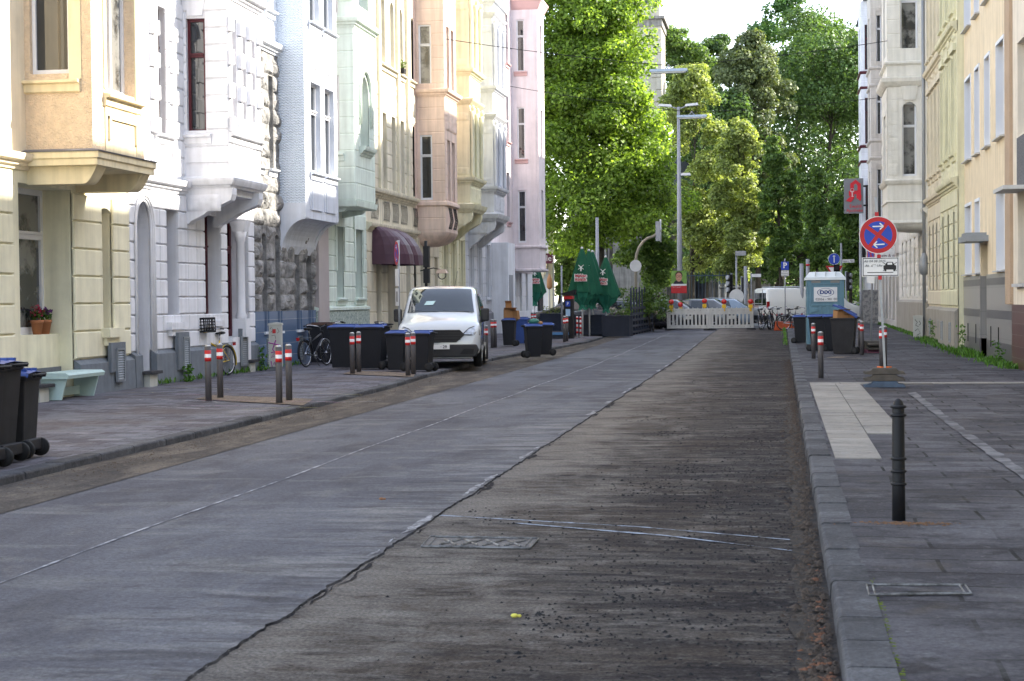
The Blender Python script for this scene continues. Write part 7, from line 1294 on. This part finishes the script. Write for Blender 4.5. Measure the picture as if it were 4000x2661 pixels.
# tree pits with bare soil between the bollards
def pit(name, pxs):
    P_ = [G(x, y, .1) for x, y in pxs]; m = MB(); m.add([p + Vector((0, 0, .008)) for p in P_], [tuple(range(len(P_)))]); tag(m.build(name, SOIL, fix=False), kind='structure')
pit('soil_strip', [(760, 1560), (1185, 1585), (1225, 1560), (830, 1545)]); pit('soil_strip', [(1340, 1462), (1615, 1474), (1622, 1460), (1380, 1448)]); pit('soil_strip', [(1866, 1411), (1904, 1412), (1908, 1403), (1872, 1401)]); pit('soil_strip', [(3130, 1412), (3420, 1400), (3420, 1386), (3130, 1396)]); pit('soil_strip', [(3160, 1487), (3440, 1483), (3440, 1474), (3160, 1477)])
CHK = [mat('white_chalk', (.5, .5, .52), .9), mat('pink_chalk', (.45, .25, .35), .9), mat('yellow_chalk', (.45, .43, .2), .9)]; rc = random.Random(12)
for k in range(14):
    p = G(rc.uniform(650, 1250), rc.uniform(1500, 1610), .1); x, y = p.x, p.y; pts = []
    for i in range(7): pts.append((x, y)); x += rc.uniform(.05, .35) * (1 if k % 2 else -1); y += rc.uniform(-.25, .3)
    m = MB(); 
    for a, b in zip(pts, pts[1:]): m.quad((a[0], a[1], .118), (b[0], b[1], .118), (b[0], b[1] + .02, .118), (a[0], a[1] + .02, .118))
    tag(m.build('chalk_line', CHK[k % 3], fix=False), kind='structure')
# weeds
WED = leafmat('weed_leaves', (.045, .13, .015), yell=(.09, .2, .03)); rw = random.Random(21)
def weeds(lb, X, ya, yb, n, h, name='weed_patch', X2=0, kind='stuff'):
    m = MB()
    for _ in range(n):
        y = ya + (yb - ya) * rw.random(); x = X + X2 * abs(rw.gauss(0, 1)); a = rw.random() * 6; L_ = h * rw.uniform(.3, 1); d = Vector((math.cos(a), math.sin(a), 0)); b = Vector((x, y, gz(y) + .1)); tp = b + d * L_ * .4 + Vector((0, 0, L_)); s_ = Vector((-d.y, d.x, 0)) * .018
        m.quad(b, b + (tp - b) * .5 + s_ - d * .02, tp, b + (tp - b) * .5 - s_ - d * .02)
    return tag(m.build(name, WED, fix=False), lb, 'weeds', kind=kind)
weeds('green weeds sprouting at the foot of the peach house', RX - .04, 37.5, 42.5, 900, .17, X2=-.16); weeds('thick weeds at the foot of the peach house, beyond its door', RX - .04, 44, 50, 1000, .22, X2=-.22); weeds('weeds at the foot of the sand yellow and beige houses', RX - .12, 50, 60, 1100, .18, X2=-.2); weeds('low weeds along the ivory house', RX - .15, 62, 92, 1500, .14, X2=-.1)
weeds('weeds along the right kerb gutter', RK - .06, 55, 78, 400, .1, X2=-.06); weeds('sparse weeds at the foot of the left houses', LX + .16, 32, 42, 260, .16, X2=.05)
for px, X, sg, hh_, lb in ((733, LX + .3, 1, .35, 'thin tall weed growing at the plinth of the white house'), (1022, LX + .2, 1, .55, 'tall weed growing left of the slim cabinet'), (3640, RX - .3, -1, .75, 'tall thin weed at the foot of the beige house'), (3757, RX - .25, -1, .8, 'tall leafy weed at the corner of the sand yellow house'), (3900, RX - .2, -1, .6, 'tall weed at the base of the grey tiled wall')):
    y = YX(px, X, 1400); t = thing('tall_weed', lb, 'weed', (X, y, gz(y) + .1)); m = MB(); m.tube([(0, 0, 0), (.03, .02, hh_ * .6), (0, .05, hh_)], .005, 4); m.build('stem', WED, t); m = MB()
    for _ in range(60): z = rw.random() * hh_; leafblob(m, (rw.gauss(0, .05), rw.gauss(0, .05) + .02, z), (.04, .04, .03), 2, .07, rw)
    m.build('leaves', WED, t, fix=False)
MOS = mat('joint_moss', (.12, .16, .02), .95, .4, scale=30); scatter('joint_moss', 'green moss in the joints of the near right pavement', MOS, 230, lambda r: ((.5 + .004 * 0 + r.gauss(0, .01)) if r.random() < .6 else 1.45 + r.gauss(0, .01), 6.8 + r.random() * 3, .112), .009, flatz=.25)
# ================================================================ far square: church, buildings, trees
CHS = mat('church_stone', (.30, .28, .26), .9, .2, scale=1.5, streak=.25, bump=.5); CHL = mat('pale_tower_stone', (.5, .46, .38), .9, .12, scale=.8, streak=.08, bump=.3); CHD = mat('dark_church_stone', (.10, .10, .12), .9, .2)
def AX(px, Y): return AT(px, 1160, Y).x
Yc = 135; t = wthing('church', 'old stone church with round arched portals and a pale tower behind the trees', 'church', (AX(2500, Yc), Yc, .2)); FC = lambda u, d, z: (u, Yc - d, z)
xa, xb = AX(2230, Yc), AX(3010, Yc); ar = [(AX(a, Yc), AX(b, Yc), .2, z, 1, 1.2) for a, b, z in ((2390, 2450, 6.6), (2520, 2570, 6.0), (2715, 2770, 6.5), (2850, 2890, 5.5))]
m = MB(); wall(m, FC, xa, xb, 0, 9.5, ar); 
for o in ar:
    c = (o[0] + o[1]) / 2; r0 = (o[1] - o[0]) / 2
    for k in range(2): m.F = None; m.tube([FC(c - r0 - .2 - .25 * k, .1 + .1 * k, 3.2)] + [FC(c - (r0 + .2 + .25 * k) * math.cos(i * math.pi / 12), .1 + .1 * k, o[3] - r0 + (r0 + .2 + .25 * k) * math.sin(i * math.pi / 12)) for i in range(13)] + [FC(c + r0 + .2 + .25 * k, .1 + .1 * k, 3.2)], .13, 6)
    for s_ in (-1, 1): m.lathe([(.2, 0), (.2, .3), (.14, .4), (.14, 2.8), (.28, 3.1), (.3, 3.4)], (c + s_ * (r0 + .35), Yc - .3), 10)
ledge(m, FC, xa, xb, 7.6, [(a * 2, b * 2) for a, b in CORN]); m.build('nave_wall', CHS, t); m = MB()
for o in ar: m.F = FC; m.box(o[0], o[1], -1.25, -1.15, .2, o[3])
m.build('portal_door', CHD, t); m = MB(FC); m.prism([(0, 9.5), (-7, 13.5), (-14, 9.5)], xa, xb, 0); m.build('nave_roof', SLATE, t)
Yt = 131; x0, x1 = AX(2400, Yt), AX(2590, Yt); zt = AT(2500, 105, Yt).z; FT = lambda u, d, z: (u, Yt - d, z); m = MB(); m.F = None; m.box(x0, x1, Yt, Yt + 5, 10, zt); tb = MB(); tb.box(x0 - .1, x1 + .1, Yt - .1, Yt + 5.1, 0, 10); tb.build('tower_base', CHS, t)
for z in np.arange(10.2, zt - .8, .95): 
    k = int(z / .95) % 2; m.F = FT; block(m, FT, x1 - (.75 if k else .4), x1 + .06, z, z + .9, .1, .04); block(m, FT, x0 - .06, x0 + (.75 if k else .4), z, z + .9, .1, .04)
courses(m, FT, x0 + .8, x1 - .8, 10.2, zt, .95, .01, gap=.012); m.build('tower', CHL, t)
m = MB(); m.F = None; m.box(x0 - .1, x1 + .1, Yt - .1, Yt + 5.1, zt, zt + .55); m.box(x0 - .3, x1 + .3, Yt - .3, Yt + 5.3, zt + .55, zt + .75); m.build('tower_cornice', CHS, t); m = MB(); m.box(x0 + .2, x1 - .1, Yt + .1, Yt + 5, zt + .75, zt + 1.8); m.build('tower_parapet', CHL, t)
m = MB(); m.prism([(x0, zt + 1.8), (x1 - .1, zt + 1.8), (x1 - .4, zt + 3.4), (x1 - 2, zt + 7), (x0 + 1, zt + 7)], Yt + .3, Yt + 5, 1); m.build('tower_roof', SLATE, t)
# scaffold
q = AT(2850, 1160, 112); t = wthing('scaffold', 'scaffold hung with a grey tarpaulin before the church wall', 'scaffold', (q.x, 112, .2)); xa, xb = AX(2808, 112), AX(2905, 112); z1 = AT(2850, 1010, 112).z; m = MB()
for i in range(5): x = xa + (xb - xa) * i / 4; m.tube([(x, 112, .2), (x, 112, z1)], .04, 5); m.tube([(x, 113.2, .2), (x, 113.2, z1)], .04, 5)
for z in (1.2, 2.4, 3.4): m.tube([(xa, 112, z), (xb, 112, z)], .035, 5)
m.build('tube_frame', LGR, t); m = MB(); m.box(xa, xb, 111.9, 111.95, z1 - 1.7, z1); m.build('tarpaulin', mat('grey_tarpaulin', (.14, .17, .2), .7), t); m = MB(); m.box(xa, xb, 112, 113.2, 2.3, 2.36); m.build('deck', BLK, t)
# iron railing before the church
q = AT(2560, 1200, 108); t = wthing('iron_railing', 'blue grey iron railing before the church behind the barrier', 'railing', (q.x, 108, .2)); m = MB(); xa, xb = AX(2540, 108), AX(2860, 108)
x = xa
while x < xb: m.box(x - .015, x + .015, 107.98, 108.02, .2, 3.4); x += .22
m.box(xa, xb, 107.97, 108.03, .5, .56); m.box(xa, xb, 107.97, 108.03, 3.1, 3.16); m.build('bars', mat('blue_grey_iron', (.05, .08, .12), .5), t)
# white shop house at the far left corner
Yw = 101; xa, xb = -40, AX(2166, Yw); t = wthing('shop_house', 'cream white shop house beyond the pink corner house', 'house', (xb, Yw, .2)); FW = lambda u, d, z: (u, Yw - d, z); o = (AX(2098, Yw), AX(2122, Yw), .2, 3.2, 0, .4); m = MB(); wall(m, FW, xa, xb, 0, 8.5, [o, (xb - 5, xb - 4, 4.5, 6.5, 0, .2)]); m.F = None; m.quad((xb, Yw, 0), (xb - 4, Yw + 12, 0), (xb - 4, Yw + 12, 8.5), (xb, Yw, 8.5)); m.quad((xa, Yw, 8.5), (xb, Yw, 8.5), (xb - 4, Yw + 12, 8.5), (xa, Yw + 12, 8.5)); m.build('wall', WHT, t); window(t, FW, o, BLK, name='shop_window', depth=.4); window(t, FW, (xb - 5, xb - 4, 4.5, 6.5, 0, .2)); m = MB(FW); m.box(xb - .35, xb - .1, 0, .15, .2, 8.5); m.build('corner_pilaster', CRM, t)
m = MB(FW); m.prism([(0, 4.0), (1.6, 3.2), (1.6, 2.95), (0, 3.7)], AX(2060, Yw), AX(2140, Yw), 0); o = m.build('cream_awning', mat('cream_awning_cloth', (.7, .62, .45), .8)); tag(o, 'cream awning over the shop window at the far left corner', 'awning')
a, b = AT(2112, 1030, 100.6), AT(2159, 990, 100.6); t = thing('name_board', 'dark maroon sign board with white bracket lettering on the far shop', 'shop sign', ((a.x + b.x) / 2, 100.6, (a.z + b.z) / 2)); W_, H_ = (b.x - a.x) / 2, (b.z - a.z) / 2; m = MB(); m.box(-W_, W_, -.04, .04, -H_, H_); bd = m.build('board', MAR, t); text(':le]', .5, bd, SWH, (W_ * .45, -.045, 0), facing(0))
q = AT(2146, 1070, 93); t = thing('closed_parasol', 'small closed tan parasol on a pole beside the cream awning', 'parasol', (q.x, 93, .2)); h = q.z - .2; m = MB(); m.lathe([(.03, h), (.14, h - .3), (.16, h - .75), (.08, h - .85)], seg=10); m.build('canopy', CBD, t); m = MB(); m.tube([(0, 0, 0), (0, 0, h)], .03, 6); m.build('pole', LGR, t)
t, h = signpost('thin grey sign post with a crooked top before the far shop', 2193, 1038, 74, 'thin_post', 'post', .04)
# buildings closing the square on the right
Yh = 150; FH = lambda u, d, z: (u, Yh - d, z); t = wthing('background_house', 'ochre house glimpsed between the trees at the end of the right pavement', 'house', (AX(3330, Yh), Yh, .2)); xa, xb = AX(3290, Yh), AX(3700, Yh); wn = [(x, x + 1, z, z + 1.8, 0, .2) for x in np.arange(xa + .8, xb - 1, 2.4) for z in (1.2, 4.4, 7.6)]; m = MB(); wall(m, FH, xa, xb, 0, 11, wn); m.build('wall', CRW, t); [window(t, FH, o) for o in wn[:9]]
# ---- trees
BRK_T = MATS['bark']
def tree(lb, pxs, Y, ytop, ybot, leaf, sz, n, trunk_px=None, seed=1, shape='round', depth=None, name='tree', cat='tree', tr=.3, trunk_r=.22, nclump=105, holes=.0, droop=0, cr=(.085, .155), inner=.25):
    """crown silhouette given by [(py, px_left, px_right)] at distance Y"""
    r = random.Random(seed); rn = np.random.default_rng(seed); s_ = FPX / (Y * .99); H = lambda py: CZ + (1166 - py) / s_
    prof = sorted([(H(py), AX(a - (b - a) * .07, Y), AX(b + (b - a) * .07, Y)) for py, a, b in pxs]); zs = [p[0] for p in prof]; xl = [p[1] for p in prof]; xr = [p[2] for p in prof]
    z0, z1 = zs[0], zs[-1]; xt = AX(trunk_px, Y) if trunk_px else (np.interp(z0, zs, xl) + np.interp(z0, zs, xr)) / 2
    t = thing(name, lb, cat, (xt, Y, .2), group='trees round the square'); C = []; wmax = max(b - a for a, b in zip(xl, xr)); dp = (depth or wmax) / 2
    nb = max(6, nclump // 13); B = []
    for k in range(nb):                       # boughs first, then leaf clumps on the outer side of each bough
        z = z0 + (z1 - z0) * ((k + r.random()) / nb); a, b = np.interp(z, zs, xl), np.interp(z, zs, xr); hw = (b - a) / 2; R_b = min(wmax * r.uniform(.15, .26), max(hw * .9, .5)); u_ = r.uniform(-1, 1)
        dd = dp * hw / (wmax / 2); B.append(((a + b) / 2 + max(hw - R_b, 0) * u_ * r.uniform(.95, 1.1), Y + max(dd - R_b, 0) * (1 - u_ * u_) ** .5 * (r.choice((-1, -1, 1)) * r.random() ** .5), z, R_b))
    for k in range(nclump):
        if k < nclump * .3:                   # loose clumps fill the body of the crown
            z = z0 + (z1 - z0) * r.random(); a, b = np.interp(z, zs, xl), np.interp(z, zs, xr); hw = (b - a) / 2; u_ = r.uniform(-1, 1); rad = min(wmax * (cr[0] + (cr[1] - cr[0]) * r.random()), max(hw * .8, .3)); dd = dp * hw / (wmax / 2)
            C.append(((a + b) / 2 + max(hw - rad * .6, 0) * u_, Y + max(dd - rad, 0) * (1 - u_ * u_) ** .5 * r.uniform(-.8, .8), z, rad)); continue
        bx_, by_, bz_, R_b = r.choice(B); v = Vector((r.gauss(0, 1), r.gauss(0, 1) - .25, r.gauss(0, 1) + .35)).normalized(); rad = R_b * r.uniform(.28, .55); z = bz_ + v.z * R_b * .8; zc = min(max(z, z0), z1); a, b = np.interp(zc, zs, xl), np.interp(zc, zs, xr); x = min(max(bx_ + v.x * R_b, a + rad * .12), b - rad * .12) if b - a > rad else (a + b) / 2
        C.append((x, by_ + v.y * R_b, z, rad))
    W = np.array([c[3] ** 2 for c in C]); W /= W.sum(); idx = rn.choice(len(C), n, p=W); Cn = np.array(C)[idx]
    d = rn.normal(size=(n, 3)); d[:, 2] = np.where(d[:, 2] < -.2, d[:, 2] * .55, d[:, 2]); d /= np.linalg.norm(d, axis=1)[:, None]; rad = Cn[:, 3] * (.45 + .55 * rn.random(n) ** .5)
    P = Cn[:, :3] + d * rad[:, None] * np.array([1.15, 1.15, .85]); P += rn.normal(size=(n, 3)) * .05
    nrm = d * .75 + np.array([0, 0, .55]) + rn.normal(size=(n, 3)) * .55; nrm /= np.linalg.norm(nrm, axis=1)[:, None]; a_ = np.cross(nrm, rn.normal(size=(n, 3))); a_ /= np.linalg.norm(a_, axis=1)[:, None]; b_ = np.cross(nrm, a_)
    s = (sz * (.6 + .8 * rn.random(n)))[:, None]; org = np.array([xt, Y, .2]); bend = nrm * s * .18
    V = np.stack([P - a_ * s * .5, P - b_ * s * .42 + bend, P + a_ * s * .62, P + b_ * s * .42 + bend], 1) - org
    me = bpy.data.meshes.new('crown'); me.vertices.add(4 * n); me.vertices.foreach_set('co', V.reshape(-1)); me.loops.add(4 * n); me.loops.foreach_set('vertex_index', np.arange(4 * n)); me.polygons.add(n); me.polygons.foreach_set('loop_start', np.arange(0, 4 * n, 4)); me.polygons.foreach_set('loop_total', np.full(n, 4)); me.materials.append(leaf); me.update(); me.validate()
    o = bpy.data.objects.new('crown', me); COL.objects.link(o); o.parent = t
    m = MB(); zt = z0 + (z1 - z0) * .68; xc = np.interp(zt, zs, xl) * .5 + np.interp(zt, zs, xr) * .5 - xt; L_ = [(0, 0, -.3), (.05, 0, z0 * .5), (xc * .3, 0, z0 + (zt - z0) * .3), (xc * .7, 0, z0 + (zt - z0) * .65), (xc, 0, zt)]; m.tube(L_, [trunk_r, trunk_r * .85, trunk_r * .6, trunk_r * .35, trunk_r * .1], 9); m.build('trunk', BRK_T, t)
    m = MB()
    for c in r.sample(C, min(26, len(C))):
        f = min(max((c[2] - z0) / (zt - z0) - .22, 0), .9); z = z0 + (zt - z0) * f - .2; st = (xc * (f ** .8) * .9, 0, z); en = (c[0] - xt, c[1] - Y, c[2] - .2); md = ((st[0] + en[0]) / 2, (st[1] + en[1]) / 2, (st[2] + en[2]) / 2 + .1); m.tube([st, md, en], [trunk_r * .22 * (1 - f * .6), trunk_r * .12, .015], 5)
    m.build('limbs', BRK_T, t); return t
LP = leafmat('plane_leaves', (.095, .165, .03), .55, .4, (.22, .32, .06)); LL = leafmat('linden_leaves', (.16, .21, .065), .42, .35, (.31, .36, .13)); LD = leafmat('dark_leaves', (.05, .1, .032), .35, .35, (.1, .165, .05)); LM = leafmat('mid_green_leaves', (.08, .15, .04), .45, .35, (.15, .23, .065)); LA = leafmat('ash_leaves', (.085, .12, .05), .3, .3, (.15, .18, .08)); LR = leafmat('robinia_leaves', (.05, .12, .03), .35, .3, (.09, .17, .05))
tree('large bright green plane tree overhanging the street corner by the pink house', [(-420, 2150, 2480), (-200, 2080, 2560), (0, 2060, 2545), (120, 2050, 2560), (300, 2060, 2500), (420, 2060, 2580), (560, 2060, 2665), (700, 2060, 2700), (800, 2070, 2710), (860, 2090, 2620), (915, 2100, 2420)], 99, 0, 960, LP, .19, 140000, 2345, 3, depth=9.5, nclump=340, trunk_r=.35, cr=(.07, .13), name='plane_tree')
tree('yellowish blossoming linden just right of the tall lamp post', [(270, 2680, 2745), (340, 2640, 2800), (430, 2600, 2830), (560, 2600, 2850), (700, 2600, 2870), (850, 2610, 2880), (980, 2640, 2870), (1060, 2660, 2820)], 112, 0, 0, LL, .17, 42000, 2700, 5, nclump=135, name='linden_tree', cr=(.11, .19))
tree('yellowish linden with a lower pointed crown in the middle of the square', [(480, 2870, 2910), (560, 2830, 2960), (680, 2810, 3000), (800, 2790, 3010), (920, 2780, 3020), (1020, 2800, 2990), (1090, 2830, 2950)], 109, 0, 0, LL, .17, 36000, 2910, 6, nclump=120, name='linden_tree', cr=(.11, .19))
tree('grey green tree with a rounded pyramidal crown behind the two lindens', [(150, 2900, 2960), (250, 2820, 3040), (400, 2790, 3110), (520, 2800, 3130), (640, 2850, 3120), (800, 2880, 3060)], 124, 0, 0, LA, .2, 36000, 2960, 7, nclump=135, cr=(.09, .16))
tree('broad dark tree filling the right end of the square', [(130, 3100, 3330), (200, 3000, 3480), (360, 2950, 3560), (520, 2960, 3580), (700, 2940, 3580), (900, 2920, 3580), (1060, 2940, 3560)], 132, 0, 0, LD, .22, 60000, 3200, 8, nclump=230, cr=(.07, .13), trunk_r=.4)
tree('tall feathery robinia rising highest above the other trees', [(10, 3060, 3130), (60, 3010, 3190), (120, 2940, 3290), (190, 2930, 3320), (280, 3000, 3330), (420, 3050, 3300)], 138, 0, 0, LR, .24, 15000, 3120, 9, nclump=63, cr=(.07, .12), trunk_r=.3, name='robinia_tree')
tree('olive green tree showing its top right beside the stone tower', [(125, 2600, 2680), (200, 2590, 2760), (300, 2590, 2820), (430, 2590, 2850), (620, 2600, 2850)], 140, 0, 0, LM, .22, 20000, 2700, 10, nclump=105, cr=(.09, .16))
tree('dark green tree between the olive tree and the grey green one', [(160, 2790, 2850), (230, 2730, 2900), (360, 2700, 2940), (520, 2700, 2940), (760, 2720, 2920)], 144, 0, 0, LD, .24, 16000, 2820, 11, nclump=90, cr=(.1, .17))
tree('light green slender tree rising before the broad dark tree', [(690, 3185, 3200), (760, 3160, 3220), (860, 3140, 3245), (960, 3130, 3250), (1060, 3150, 3240)], 104, 0, 0, LM, .16, 9000, 3190, 12, nclump=60, name='young_tree', trunk_r=.1, cr=(.14, .24))
tree('young bright tree at the foot of the pharmacy sign', [(760, 3290, 3330), (850, 3250, 3390), (960, 3240, 3420), (1040, 3250, 3400)], 106, 0, 0, LM, .17, 12000, 3320, 13, nclump=69, name='young_tree', trunk_r=.12, cr=(.12, .2))
tree('green tree between the middle linden and the parking sign', [(560, 3010, 3030), (660, 2970, 3090), (780, 2980, 3120), (920, 2980, 3130), (1040, 2990, 3110)], 106, 0, 0, LM, .17, 20000, 3050, 14, nclump=105, cr=(.11, .18), trunk_r=.18)
tree('small shady linden behind the curved signal mast', [(830, 2440, 2560), (900, 2400, 2640), (980, 2380, 2640), (1060, 2440, 2620), (1110, 2530, 2610)], 104, 0, 0, LM, .17, 15000, 2570, 15, nclump=90, name='linden_tree', cr=(.1, .18), trunk_r=.14)
tree('dusky tree behind the far shop house and the parasols', [(900, 2170, 2320), (980, 2160, 2300), (1080, 2170, 2260), (1150, 2170, 2220)], 110, 0, 0, LM, .17, 9000, 2180, 16, nclump=54, cr=(.14, .22), trunk_r=.14)
tree('low dark tree in the shade below the parking sign', [(880, 2960, 3400), (960, 2950, 3420), (1060, 2960, 3400), (1120, 2980, 3380)], 126, 0, 0, LD, .22, 16000, 3010, 17, nclump=90, cr=(.06, .11), trunk_r=.25)
tree('tall dark tree closing the far side of the square behind the broad one', [(225, 3150, 3330), (300, 3000, 3480), (500, 2900, 3600), (800, 2880, 3600), (1080, 2900, 3600)], 150, 0, 0, LD, .27, 42000, 3260, 18, nclump=200, cr=(.07, .13), trunk_r=.35)
tree('shaded tree filling the gap behind the two lindens', [(420, 2640, 2900), (600, 2600, 3000), (850, 2590, 3020), (1060, 2620, 3000)], 122, 0, 0, LD, .2, 24000, 2760, 19, nclump=120, cr=(.08, .15), trunk_r=.2)
m = MB(); r = random.Random(3)
for i in range(140): leafblob(m, (AX(2900 + r.random() * 560, 140), 140 + r.uniform(-2, 2), r.uniform(.3, 4.2)), (.9, .9, .7), 40, .3, r)
tag(m.build('far_shrubbery', LD, fix=False), 'dark undergrowth closing the far side of the square', 'shrubbery', kind='stuff')
for o in bpy.data.objects:
    if '_world' in o: del o['_world']
